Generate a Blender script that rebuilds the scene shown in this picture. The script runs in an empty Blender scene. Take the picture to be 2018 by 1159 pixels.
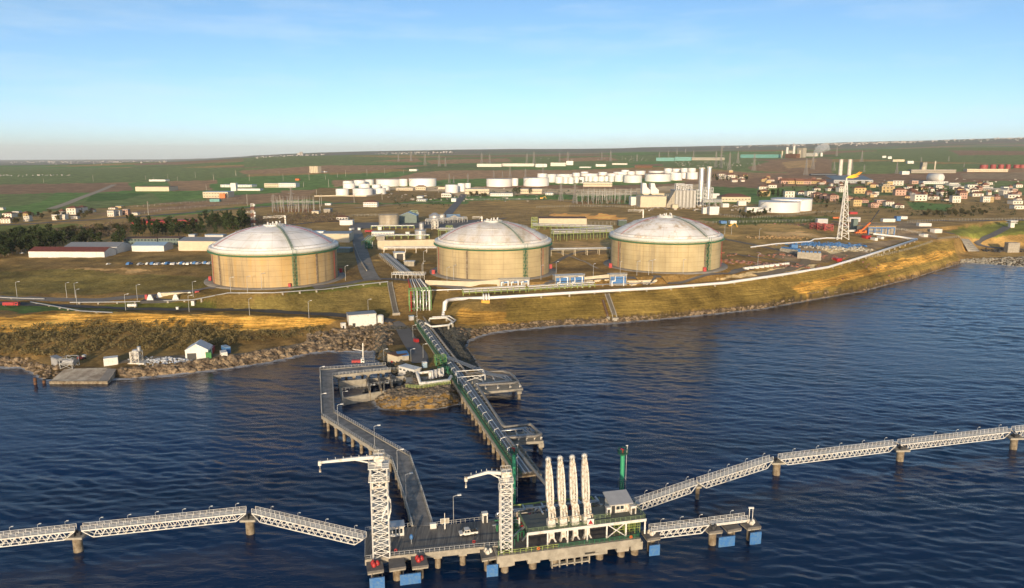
import bpy, math, random
import numpy as np
from mathutils import Vector, Matrix
SC = bpy.context.scene
COL = SC.collection
R = math.radians
# ------------------------------------------------------------------ camera
FPX, CX, CY, H, TH = 1441.0, 1009.0, 579.5, 100.0, R(10.65)     # photograph pixels (2018x1159), metres
CT, ST = math.cos(TH), math.sin(TH)
cd = bpy.data.cameras.new('camera'); cam = bpy.data.objects.new('camera', cd); COL.objects.link(cam)
cam.location = (0, 0, H); cam.rotation_euler = (math.pi/2 - TH, 0, 0)
cd.sensor_width = 36; cd.lens = 36*FPX/2018; cd.clip_start = 1; cd.clip_end = 60000
SC.camera = cam
# ------------------------------------------------------------------ sky and sun
SUN_EL, SUN_AZ = R(9.5), R(3.8)       # light travels towards +Y, turned a little to +X
w = bpy.data.worlds.new('World'); SC.world = w; w.use_nodes = True
nt = w.node_tree; nt.nodes.clear()
out = nt.nodes.new('ShaderNodeOutputWorld'); bg = nt.nodes.new('ShaderNodeBackground')
sky = nt.nodes.new('ShaderNodeTexSky'); sky.sky_type = 'NISHITA'; sky.sun_disc = False
sky.sun_elevation = SUN_EL; sky.sun_rotation = math.pi + SUN_AZ; sky.altitude = 100
sky.air_density = 0.45; sky.dust_density = 0.7; sky.ozone_density = 1.0
hs = nt.nodes.new('ShaderNodeHueSaturation'); hs.inputs['Saturation'].default_value = 1.1; hs.inputs['Hue'].default_value = 0.49
tc = nt.nodes.new('ShaderNodeTexCoord'); mp = nt.nodes.new('ShaderNodeMapping')
mp.inputs['Scale'].default_value = (2.2, 1.2, 16); mp.inputs['Rotation'].default_value = (0, R(5), 0)
cn = nt.nodes.new('ShaderNodeTexNoise'); cn.inputs['Scale'].default_value = 1.7; cn.inputs['Detail'].default_value = 7; cn.inputs['Roughness'].default_value = .62
cr = nt.nodes.new('ShaderNodeMapRange'); cr.inputs[1].default_value = .47; cr.inputs[2].default_value = .8; cr.inputs[3].default_value = 0; cr.inputs[4].default_value = .42
cm = nt.nodes.new('ShaderNodeMixRGB'); cm.inputs[2].default_value = (4.2, 4.9, 5.2, 1)
L = nt.links.new
L(sky.outputs[0], hs.inputs['Color']); L(hs.outputs[0], cm.inputs[1])
L(tc.outputs['Generated'], mp.inputs[0]); L(mp.outputs[0], cn.inputs['Vector']); L(cn.outputs[0], cr.inputs[0]); L(cr.outputs[0], cm.inputs[0])
L(cm.outputs[0], bg.inputs[0]); bg.inputs[1].default_value = 0.116; L(bg.outputs[0], out.inputs[0])
sl = bpy.data.lights.new('sun', 'SUN'); so = bpy.data.objects.new('sun', sl); COL.objects.link(so)
sl.energy = 3.1; sl.angle = R(.5); sl.color = (1, .79, .52)
so.rotation_euler = Vector((math.sin(SUN_AZ)*math.cos(SUN_EL), math.cos(SUN_AZ)*math.cos(SUN_EL), -math.sin(SUN_EL))).to_track_quat('-Z', 'Y').to_euler()
SC.view_settings.view_transform = 'Standard'; SC.view_settings.look = 'None'
SC.view_settings.exposure = 0.78; SC.view_settings.gamma = 1; SC.view_settings.use_curve_mapping = False
SC.render.engine = 'CYCLES'
SC.cycles.max_bounces = 5; SC.cycles.diffuse_bounces = 2; SC.cycles.glossy_bounces = 3; SC.cycles.volume_bounces = 1
SC.cycles.use_denoising = True
random.seed(7); RNG = np.random.default_rng(7)
# ------------------------------------------------------------------ photograph pixel <-> place
def ray(px, py):
    x = (px-CX)/FPX; d = (py-CY)/FPX
    return x, CT - d*ST, -ST - d*CT
def at(px, py, z=0.0):
    a, b, c = ray(px, py); t = (z-H)/c
    return Vector((a*t, b*t, z))
def zat(py, Y, px=CX):                    # height at which the pixel row py lies at the distance Y
    a, b, c = ray(px, py); return H + c*Y/b
def xat(px, py, Y):
    a, b, c = ray(px, py); return a*Y/b
def proj(X, Y, Z):
    dep = Y*CT - (Z-H)*ST
    return CX + FPX*X/dep, CY - FPX*(Y*ST + (Z-H)*CT)/dep
# ------------------------------------------------------------------ terrain: break lines (px, py, z)
def line(pts):
    P = [at(*p) for p in pts]
    u = np.array([p.x/p.y for p in P]); o = np.argsort(u)
    return u[o], np.array([p.y for p in P])[o], np.array([p.z for p in P])[o]
W0 = [(-1500,728),(-300,722),(0,722),(40,722),(68,735),(92,748),(245,744),(330,737),(420,727),(510,715),(570,703),(610,693),(650,690),(700,690),(738,690),(800,690),(870,682),(925,668),(960,656),(1010,649),(1100,641),(1200,636),(1300,628),(1400,618),(1500,608),(1600,590),(1700,573),(1800,548),(1860,528),(1900,517),(1960,521),(2018,526),(2700,560)]
W1 = [(-1500,705,3),(0,704,3),(60,708,3),(95,722,3.2),(245,727,3.2),(330,719,3.4),(420,708,3.4),(510,695,3.4),(570,684,3.4),(610,674,3.4),(650,658,4),(700,650,4.4),(740,645,4.6),(870,640,4.6),(925,652,3),(960,646,2),(1010,640,2),(1100,633,2),(1200,629,2),(1300,622,2),(1400,612,2),(1500,602,2),(1600,585,2),(1700,568,2),(1800,543.5,2),(1860,524,2),(1900,511,2.4),(1960,508,3),(2018,506,3.4),(2700,530,3.4)]
W2 = [(-1500,690,4.4),(0,692,4.2),(100,702,4),(245,698,4.2),(330,690,4.2),(420,681,4.4),(510,676,4.6),(570,668,4.8),(650,652,5),(700,643,5.2),(740,636,5.6),(870,632,5.6),(925,642,4),(960,637,4),(1010,631,4),(1100,625,4),(1200,622,4),(1300,615,4),(1400,605,4),(1500,595,4.2),(1600,578,4.5),(1700,560,5),(1800,535,5),(1860,518,4.4),(1900,506,3.6),(1960,502,3.6),(2018,501,3.8),(2700,520,3.8)]
W3 = [(-1500,655,8),(0,657,7.6),(100,655,7.6),(200,647,8),(300,641,8.2),(400,642,8),(500,646,7.6),(600,645,7),(660,642,6.4),(700,638,6),(740,630,6.2),(870,622,6.4),(925,622,7),(960,618,8),(1010,613,8.4),(1100,606,8.4),(1200,602,8.5),(1300,596,8.6),(1400,586,8.8),(1500,574,9.4),(1600,556,10),(1700,537,11),(1800,513,11),(1860,500,10),(1900,496,5),(1960,497,4.2),(2018,497,4.2),(2700,512,4.2)]
W4 = [(-1500,620,12.6),(0,620,12.4),(100,618,12.4),(200,618,12.6),(300,619,12.6),(400,621,12.2),(500,624,11.6),(600,626,10.8),(650,629,9.4),(700,632,6.9),(740,625,6.6),(870,615,7),(925,595,13.4),(960,592,13.8),(1010,589,14.2),(1100,583,14.3),(1200,577.5,14.4),(1300,572,14.6),(1400,562,15),(1500,550,15.8),(1600,534,17),(1700,510,18.6),(1800,477,20.6),(1860,471,20),(1890,470,19),(1912,488,6.5),(1960,487,6),(2018,485,6.6),(2700,500,7)]
W5 = [(-1500,609,11),(0,600,11.6),(100,605,11.2),(200,610,11),(300,613,10.8),(400,614,10.6),(500,617,10.4),(600,621,9.6),(650,625,8.4),(700,628,7.1),(740,621,7.2),(870,609,8),(925,586,14.2),(960,584,14.4),(1010,581,14.8),(1100,575,15),(1200,570,15.1),(1300,566,15.3),(1400,556,15.8),(1500,545,16.6),(1600,529,17.6),(1700,505,19.4),(1800,473,21.2),(1860,468,20.4),(1890,467,19.5),(1915,483,8),(1960,480,9),(2018,478,10),(2700,490,10)]
W6 = [(-1500,600,11),(0,594,12.2),(100,598,11.4),(200,603,11),(300,606,10.8),(400,607,10.6),(500,610,10.5),(600,614,9.8),(650,617,9),(700,619,8.2),(740,612,8.6),(800,600,10),(870,598,11),(925,577,15),(960,575,15),(1010,573,15.4),(1100,568,15.6),(1200,563,15.8),(1300,559,16.3),(1400,548,17.6),(1500,538,18),(1600,522,18.8),(1700,497,20.4),(1800,470,21.6),(1860,465,21),(1890,464,20.4),(1918,474,12),(1960,465,16),(2018,455,20),(2700,470,20)]
W7 = [(-1500,585,15),(0,583,14.4),(100,585,13.6),(200,586,13.4),(300,585,14),(380,580,16.5),(440,582,19.3),(540,578,19.6),(640,565,19.9),(700,557,20.2),(740,553,20.6),(800,559,19),(870,561,19),(925,563,18.8),(960,562,19.6),(1010,559,20),(1100,554,20.2),(1200,549,20.6),(1300,546,21.2),(1400,540,20.4),(1500,527,20),(1600,514,20),(1700,488,21.6),(1800,465,22.4),(1860,460,22),(1890,458,22),(1918,462,18),(1960,450,21),(2018,445,23),(2700,455,23)]
W8 = [(-1500,530,22),(0,520,21.5),(100,527,21),(200,529,21),(300,528,21),(380,526,21.4),(440,540,21.4),(540,534,21.4),(640,534,21.4),(700,530,21.6),(740,530,21.4),(800,530,20.4),(960,530,20.6),(1100,530,21),(1300,520,22.4),(1400,520,22),(1500,508,22),(1600,498,22),(1700,478,22.6),(1800,458,23.4),(1890,450,23),(1960,442,23),(2018,437,24),(2700,440,25)]
LINES = [line([(a,b,0) for a,b in W0])] + [line(l) for l in (W1,W2,W3,W4,W5,W6,W7,W8)]
PXS = np.array([-1500,0,200,350,480,520,600,700,900,1100,1300,1450,1600,1800,2018,2700.])
HZ5 = np.array([330,327,325,321,313,311,308,306,304,302.5,301,299,296,292,288,282.])      # skyline of the near fields, 5 km away
HZ11 = np.array([316,315.5,314.5,314,309.5,306.5,303,300,296,294,290.5,287,283,277,270,262.])  # skyline of the far hills
def zfar(arr, Y): return np.array([zat(b, Y, a) for a, b in zip(PXS, arr)])
UU = (PXS-CX)/FPX/CT
LINES.append((UU, np.full(len(UU), 760.), np.full(len(UU), 26.)))
LINES.append((UU, np.full(len(UU), 1500.), np.full(len(UU), 28.)))
LINES.append((UU, np.full(len(UU), 5000.), zfar(HZ5, 5000.)))
LINES.append((UU, np.full(len(UU), 6600.), zfar(HZ5+5, 6600.)))
YF = np.interp(PXS, [-1500,300,560,2700], [30000.,30000.,11500.,11500.])
LINES.append((UU, YF, np.array([zat(b, y, a) for a, b, y in zip(PXS, HZ11, YF)])))
LINES.append((UU, YF+4500, np.array([zat(b+5, y+4500, a) for a, b, y in zip(PXS, HZ11, YF)])))
def profiles(u):
    Ys = [np.interp(u, a, b) for a, b, c in LINES]; Zs = [np.interp(u, a, c) for a, b, c in LINES]
    Ys = [Ys[0]-40, Ys[0]-4] + Ys; Zs = [Zs[0]-9, Zs[0]-1.4] + Zs
    Ys = np.array(Ys); Ys = np.maximum.accumulate(Ys + np.arange(len(Ys)).reshape((-1,)+(1,)*np.ndim(u))*1e-3, axis=0)
    return Ys, np.array(Zs)
def pixpoly(pts, z): return np.array([(at(a,b,z).x, at(a,b,z).y) for a,b in pts])
CAUSE = pixpoly([(742,655),(742,700),(772,727),(790,742),(803,762),(742,785),(752,797),(800,800),(860,797),(900,789),(900,765),(915,752),(950,737),(930,705),(912,680),(925,655)], 1.5)
def sdpoly(P, X, Y):
    d = np.full(np.shape(X), 1e9); ins = np.zeros(np.shape(X), bool); n = len(P)
    for i in range(n):
        a = P[i]; b = P[(i+1) % n]; ex, ey = b-a; L2 = ex*ex+ey*ey
        t = np.clip(((X-a[0])*ex+(Y-a[1])*ey)/L2, 0, 1)
        d = np.minimum(d, np.hypot(X-a[0]-t*ex, Y-a[1]-t*ey))
        c = ((a[1] > Y) != (b[1] > Y)); 
        with np.errstate(divide='ignore', invalid='ignore'):
            ins ^= c & (X < ex*(Y-a[1])/(ey if ey else 1e-9)+a[0])
    return np.where(ins, d, -d)
def vnoise(X, Y, s, seed=0):              # smooth value noise, -1..1
    x = X/s; y = Y/s; xi = np.floor(x).astype(np.int64); yi = np.floor(y).astype(np.int64)
    fx = x-xi; fy = y-yi; fx = fx*fx*(3-2*fx); fy = fy*fy*(3-2*fy)
    def hsh(a, b):
        n = (a*374761393 + b*668265263 + seed*974711) & 0x7fffffff
        n = ((n ^ (n >> 13))*1274126177) & 0x7fffffff
        return ((n ^ (n >> 16)) & 0xffff)/32767.5 - 1
    return (hsh(xi,yi)*(1-fx)+hsh(xi+1,yi)*fx)*(1-fy) + (hsh(xi,yi+1)*(1-fx)+hsh(xi+1,yi+1)*fx)*fy
def addnoise(X, Y, Z):
    far = np.clip((Y-1200)/3000, 0, 1)
    near = np.clip((Z-.3)/3, 0, 1)
    Z = Z + near*(.35*vnoise(X,Y,9,1) + .22*vnoise(X,Y,4,2))*np.clip((700-Y)/150, .0, 1)
    far = far*np.clip(Z/60+.2, .25, 1)
    return Z + far*(5*vnoise(X,Y,420,3) + 9*vnoise(X,Y,1300,4))
def cause_z(X, Y, Z):
    s = sdpoly(CAUSE, X, Y)
    zc = np.interp(s, [-8, -.5, 0, 3.5, 60], [-6, -.5, 1.5, 4.2, 4.6])
    return np.where(s > -8, np.maximum(Z, zc), Z)
def hgt(X, Y):
    X = float(X); Y = float(Y); Ys, Zs = profiles(X/Y)
    z = np.interp(Y, Ys, Zs); a = np.array([X]); b = np.array([Y])
    z = addnoise(a, b, np.array([z]))
    return float(cause_z(a, b, z)[0])
YR = np.geomspace(230, 34000, 1800)
def gp(px, py, off=0.0):                  # where the ray through a photograph pixel meets the ground
    a, b, c = ray(px, py); Ys, Zs = profiles(a/b)
    g = np.interp(YR, Ys, Zs); X = YR*a/b
    g = addnoise(X, YR, g); g = cause_z(X, YR, g)
    d = H + c*YR/b - g - off
    k = np.argmax(d < 0)
    if k == 0: k = len(YR)-1 if d[0] > 0 else 1
    t = d[k-1]/(d[k-1]-d[k]) if d[k-1] != d[k] else 0
    Y = YR[k-1] + t*(YR[k]-YR[k-1])
    return Vector((Y*a/b, Y, hgt(Y*a/b, Y)))
# ------------------------------------------------------------------ mesh builder
class MB:
    def __init__(s): s.v = []; s.f = []; s.sm = []
    def add(s, V, Fs, sm=False):
        o = len(s.v); s.v += [tuple(p) for p in V]
        for f in Fs: s.f.append([i+o for i in f]); s.sm.append(sm)
        return s
    def box(s, x0, y0, z0, x1, y1, z1):
        return s.add([(x0,y0,z0),(x1,y0,z0),(x1,y1,z0),(x0,y1,z0),(x0,y0,z1),(x1,y0,z1),(x1,y1,z1),(x0,y1,z1)],
            [(0,3,2,1),(4,5,6,7),(0,1,5,4),(1,2,6,5),(2,3,7,6),(3,0,4,7)])
    def cbox(s, c, sx, sy, sz, rz=0):      # centred on c in x and y, standing on c.z
        ca, sa = math.cos(rz), math.sin(rz); V = []
        for z in (0, sz):
            for x, y in ((-1,-1),(1,-1),(1,1),(-1,1)):
                a, b = x*sx/2, y*sy/2; V.append((c[0]+a*ca-b*sa, c[1]+a*sa+b*ca, c[2]+z))
        return s.add(V, [(0,3,2,1),(4,5,6,7),(0,1,5,4),(1,2,6,5),(2,3,7,6),(3,0,4,7)])
    def bar(s, p, q, w, h=None):
        p = Vector(p); q = Vector(q); d = q-p
        if d.length < 1e-6: return s
        d.normalize(); h = h or w
        a = d.cross(Vector((0,0,1)))
        if a.length < 1e-3: a = Vector((1,0,0))
        a.normalize(); b = a.cross(d).normalized()
        V = []
        for e in (p, q):
            for i, j in ((-1,-1),(1,-1),(1,1),(-1,1)): V.append(e + a*(i*w/2) + b*(j*h/2))
        return s.add(V, [(0,1,2,3),(7,6,5,4),(0,4,5,1),(1,5,6,2),(2,6,7,3),(3,7,4,0)])
    def tube(s, pts, r, n=8, cap=True):
        pts = [Vector(p) for p in pts]; m = len(pts); V = []; Fs = []; ref = None
        rr = r if isinstance(r, (list, tuple)) else [r]*m
        for i, p in enumerate(pts):
            d0 = (pts[i]-pts[i-1]).normalized() if i else None; d1 = (pts[i+1]-pts[i]).normalized() if i < m-1 else None
            d = (d0+d1) if d0 and d1 else (d0 or d1)
            if d.length < 1e-6: d = d1
            k = 1/max(.5, math.cos(d0.angle(d1)/2)) if d0 and d1 else 1
            d.normalize()
            if ref is None:
                ref = d.cross(Vector((0,0,1))); 
                if ref.length < 1e-3: ref = Vector((1,0,0))
            a = (ref - d*ref.dot(d)); a.normalize(); ref = a; b = d.cross(a)
            for j in range(n):
                t = 2*math.pi*j/n; V.append(p + (a*math.cos(t)+b*math.sin(t))*rr[i]*(k if n < 6 else (1+k)/2))
        for i in range(m-1):
            for j in range(n):
                Fs.append((i*n+j, (i+1)*n+j, (i+1)*n+(j+1) % n, i*n+(j+1) % n))
        s.add(V, Fs, True)
        if cap: s.add(V[:n], [tuple(range(n))]); s.add(V[-n:], [tuple(range(n-1,-1,-1))])
        return s
    def cyl(s, x, y, z0, z1, r0, r1=None, n=14, cap=True):
        r1 = r0 if r1 is None else r1
        A = [(x+r0*math.cos(2*math.pi*j/n), y+r0*math.sin(2*math.pi*j/n), z0) for j in range(n)]
        B = [(x+r1*math.cos(2*math.pi*j/n), y+r1*math.sin(2*math.pi*j/n), z1) for j in range(n)]
        s.add(A+B, [(j, (j+1) % n, n+(j+1) % n, n+j) for j in range(n)], True)
        if cap: s.add(B, [tuple(range(n))]); s.add(A, [tuple(range(n-1,-1,-1))])
        return s
    def lathe(s, prof, n=48, x=0, y=0, a0=0, a1=None, sm=True):
        full = a1 is None; a1 = a0+2*math.pi if full else a1; k = n if full else n+1; V = []
        for r, z in prof:
            for j in range(k):
                t = a0+(a1-a0)*j/n; V.append((x+r*math.cos(t), y+r*math.sin(t), z))
        Fs = []
        for i in range(len(prof)-1):
            for j in range(n):
                Fs.append((i*k+j, i*k+(j+1) % k, (i+1)*k+(j+1) % k, (i+1)*k+j))
        return s.add(V, Fs, sm)
    def ring(s, pts3, w, h=None):           # closed or open chain of bars
        for p, q in zip(pts3[:-1], pts3[1:]): s.bar(p, q, w, h)
        return s
    def prism(s, poly, z0, z1):
        n = len(poly); A = [(p[0],p[1],z0) for p in poly]; B = [(p[0],p[1],z1) for p in poly]
        ar = sum(poly[i][0]*poly[(i+1)%n][1]-poly[(i+1)%n][0]*poly[i][1] for i in range(n))
        if ar < 0: A.reverse(); B.reverse()
        return s.add(A+B, [tuple(range(n-1,-1,-1)), tuple(range(n,2*n))] + [(j,(j+1)%n,n+(j+1)%n,n+j) for j in range(n)])
    def build(s, name, m, parent=None, loc=None):
        me = bpy.data.meshes.new(name); me.from_pydata(s.v, [], s.f); me.update()
        me.polygons.foreach_set('use_smooth', s.sm)
        if m is not None: me.materials.append(m)
        o = bpy.data.objects.new(name, me); COL.objects.link(o)
        if parent is not None: o.parent = parent
        if loc is not None: o.location = loc
        return o
def tag(o, label, cat, group=None):
    o['label'] = label; o['category'] = cat
    if group: o['group'] = group
    return o
def thing(name, label, cat, loc=(0,0,0), rz=0, group=None):
    o = bpy.data.objects.new(name, None); COL.objects.link(o); o.empty_display_size = .5
    o.location = loc; o.rotation_euler = (0,0,rz); return tag(o, label, cat, group)
def kind(o, k): o['kind'] = k; return o
def dup(o, loc=None, rz=None, label=None, scale=None, parent=None):
    c = o.copy(); COL.objects.link(c)
    if parent is not None: c.parent = parent
    else:
        if loc is not None: c.location = loc
        if rz is not None: c.rotation_euler = (0,0,rz)
        if scale is not None: c.scale = scale if hasattr(scale, '__len__') else (scale,)*3
        if label: c['label'] = label
    for ch in KIDS.get(o.name, []): dup(ch, parent=c)
    return c
KIDS = {}
def remember(root):                          # children lists for dup()
    for o in [root]+list(root.children_recursive): KIDS[o.name] = list(o.children)
    return root
ORD = ['first','second','third','fourth','fifth','sixth','seventh','eighth','ninth','tenth','eleventh','twelfth','thirteenth','fourteenth','fifteenth','sixteenth','seventeenth','eighteenth','nineteenth','twentieth']
def nth(i): return ORD[i] if i < 20 else ('twenty-' if i < 29 else 'thirty-' if i<39 else 'forty-')+ORD[(i-20) % 10 if i%10!=9 else 9]
# ------------------------------------------------------------------ materials
MATS = {}
def leafy(m):                                # leaves let half of the light through
    t = m.node_tree; b = t.nodes['Principled BSDF']; tr = t.nodes.new('ShaderNodeBsdfTranslucent'); mx = t.nodes.new('ShaderNodeMixShader'); mx.inputs[0].default_value = .5
    t.links.new(b.inputs['Base Color'].links[0].from_socket, tr.inputs[0]); t.links.new(b.outputs[0], mx.inputs[1]); t.links.new(tr.outputs[0], mx.inputs[2]); t.links.new(mx.outputs[0], t.nodes['Material Output'].inputs[0]); return m
def mat(name, col, rough=.7, metal=0, var=.25, scale=.4, col2=None, bump=0, stretch=(1,1,1), detail=4, rnd=0, contrast=(.35,.65)):
    if name in MATS: return MATS[name]
    m = bpy.data.materials.new(name); m.use_nodes = True; t = m.node_tree; b = t.nodes['Principled BSDF']
    b.inputs['Roughness'].default_value = rough; b.inputs['Metallic'].default_value = metal
    tcn = t.nodes.new('ShaderNodeTexCoord'); mpn = t.nodes.new('ShaderNodeMapping'); mpn.inputs['Scale'].default_value = stretch
    n = t.nodes.new('ShaderNodeTexNoise'); n.inputs['Scale'].default_value = scale; n.inputs['Detail'].default_value = detail; n.inputs['Roughness'].default_value = .65
    t.links.new(tcn.outputs['Object'], mpn.inputs[0]); t.links.new(mpn.outputs[0], n.inputs['Vector'])
    rp = t.nodes.new('ShaderNodeValToRGB'); c2 = col2 or tuple(c*(1-var) for c in col)
    rp.color_ramp.elements[0].position = contrast[0]; rp.color_ramp.elements[1].position = contrast[1]
    rp.color_ramp.elements[0].color = (*c2, 1); rp.color_ramp.elements[1].color = (*col, 1)
    t.links.new(n.outputs[0], rp.inputs[0]); src = rp.outputs[0]
    if rnd:
        oi = t.nodes.new('ShaderNodeObjectInfo'); mr = t.nodes.new('ShaderNodeMapRange'); mr.inputs[3].default_value = 1-rnd; mr.inputs[4].default_value = 1+rnd
        hv = t.nodes.new('ShaderNodeHueSaturation'); t.links.new(oi.outputs['Random'], mr.inputs[0]); t.links.new(mr.outputs[0], hv.inputs['Value'])
        t.links.new(src, hv.inputs['Color']); src = hv.outputs[0]
    t.links.new(src, b.inputs['Base Color'])
    if bump:
        bp = t.nodes.new('ShaderNodeBump'); bp.inputs['Strength'].default_value = bump; bp.inputs['Distance'].default_value = .3
        t.links.new(n.outputs[0], bp.inputs['Height']); t.links.new(bp.outputs[0], b.inputs['Normal'])
    MATS[name] = m; return m
M = dict(
 white=mat('white_paint',(.67,.65,.60),.5,0,.22,.7,(.50,.43,.33),contrast=(.30,.46)), offwhite=mat('weathered_white_paint',(.68,.65,.58),.55,0,.35,1.3,(.36,.27,.17),contrast=(.36,.52)),
 cream=mat('cream_render',(.62,.53,.38),.8,0,.15,.3), conc=mat('concrete',(.40,.36,.29),.85,0,.35,.5,bump=.1), conc_d=mat('stained_concrete',(.30,.25,.18),.85,0,.5,.8,(.13,.09,.05)),
 asphalt=mat('asphalt',(.075,.072,.07),.9,0,.3,.25), deck=mat('deck_concrete',(.17,.155,.14),.85,0,.35,.7), steel=mat('galvanised_steel',(.48,.48,.47),.45,.5,.2,2),
 dark=mat('dark_steel',(.05,.05,.052),.6,.2,.3,1), pipe=mat('clad_pipe',(.52,.53,.54),.32,.75,.2,1), pipe_b=mat('dull_pipe',(.34,.31,.27),.5,.4,.3,1),
 green=mat('green_paint',(.02,.14,.065),.5,0,.2,2), lime=mat('yellow_green_paint',(.32,.40,.10),.55,0,.25,1), red=mat('red_paint',(.40,.025,.025),.5,0,.2,2), blue=mat('blue_paint',(.02,.14,.42),.55,0,.25,1.5,(.10,.20,.34)),
 yellow=mat('yellow_paint',(.70,.36,.02),.5,0,.2,2), orange=mat('orange_paint',(.70,.16,.03),.5,0,.2,2), glass=mat('window_glass',(.03,.04,.05),.12,0,.1,1),
 brown=mat('rust_brown',(.16,.07,.03),.8,0,.4,1), greyroof=mat('grey_sheet_roof',(.30,.30,.30),.5,.2,.2,.4,stretch=(1,8,1)), blueroof=mat('blue_sheet_roof',(.28,.40,.52),.5,.1,.15,.4), 
 tile=mat('red_tile_roof',(.21,.095,.06),.8,0,.3,1.2,rnd=.25), redroof=mat('dark_red_roof',(.18,.05,.035),.7,0,.3,.5), teal=mat('teal_sheet',(.13,.33,.30),.6,0,.2,.1), silver=mat('silver_cladding',(.52,.51,.50),.4,.35,.12,.5),
 hs1=mat('house_render_white',(.70,.64,.54),.8,0,.12,.4,rnd=.12), hs2=mat('house_render_pink',(.52,.33,.25),.8,0,.12,.4,rnd=.15), hs3=mat('house_render_ochre',(.58,.42,.20),.8,0,.12,.4,rnd=.15), greygreen=mat('grey_green_cladding',(.14,.19,.17),.6,0,.2,.5), bark=mat('bark',(.10,.075,.05),.9,0,.4,3))
# ================================================================== SETTING
TANKS = []
for (px, pyf, z) in ((544.5,568,20.6),(972,552,20.4),(1310.5,537,21.8)):
    p = at(px, pyf, z); Y = p.y+39.6; TANKS.append((xat(px, pyf-40, Y), Y, z))
FLATS = [(x, y, z-.1, 43.5, 49) for x, y, z in TANKS]
_add0 = addnoise
def addnoise(X, Y, Z):
    Z = _add0(X, Y, Z)
    for x, y, z, r0, r1 in FLATS:
        t = np.clip((r1-np.hypot(X-x, Y-y))/(r1-r0), 0, 1); t = t*t*(3-2*t)
        Z = Z*(1-t) + z*t
    return Z
def srgb(h):
    c = [int(h[i:i+2],16)/255 for i in (0,2,4)]
    return np.array([x/12.92 if x < .04045 else ((x+.055)/1.055)**2.4 for x in c])
SCRUB=np.array((.115,.080,.034)); DRY=np.array((.17,.115,.045)); GRASS=np.array((.060,.068,.018)); GREEN=np.array((.044,.078,.022)); GREEN2=np.array((.054,.072,.027)); DGREEN=np.array((.028,.054,.014))
PLOUGH=np.array((.112,.074,.045)); PLOUGH2=np.array((.088,.058,.038)); SOIL=np.array((.22,.15,.075)); PALE=np.array((.34,.28,.18)); DIRT=np.array((.10,.078,.055)); YROCK=np.array((.50,.33,.10)); ORANGE=np.array((.30,.16,.05))
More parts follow.
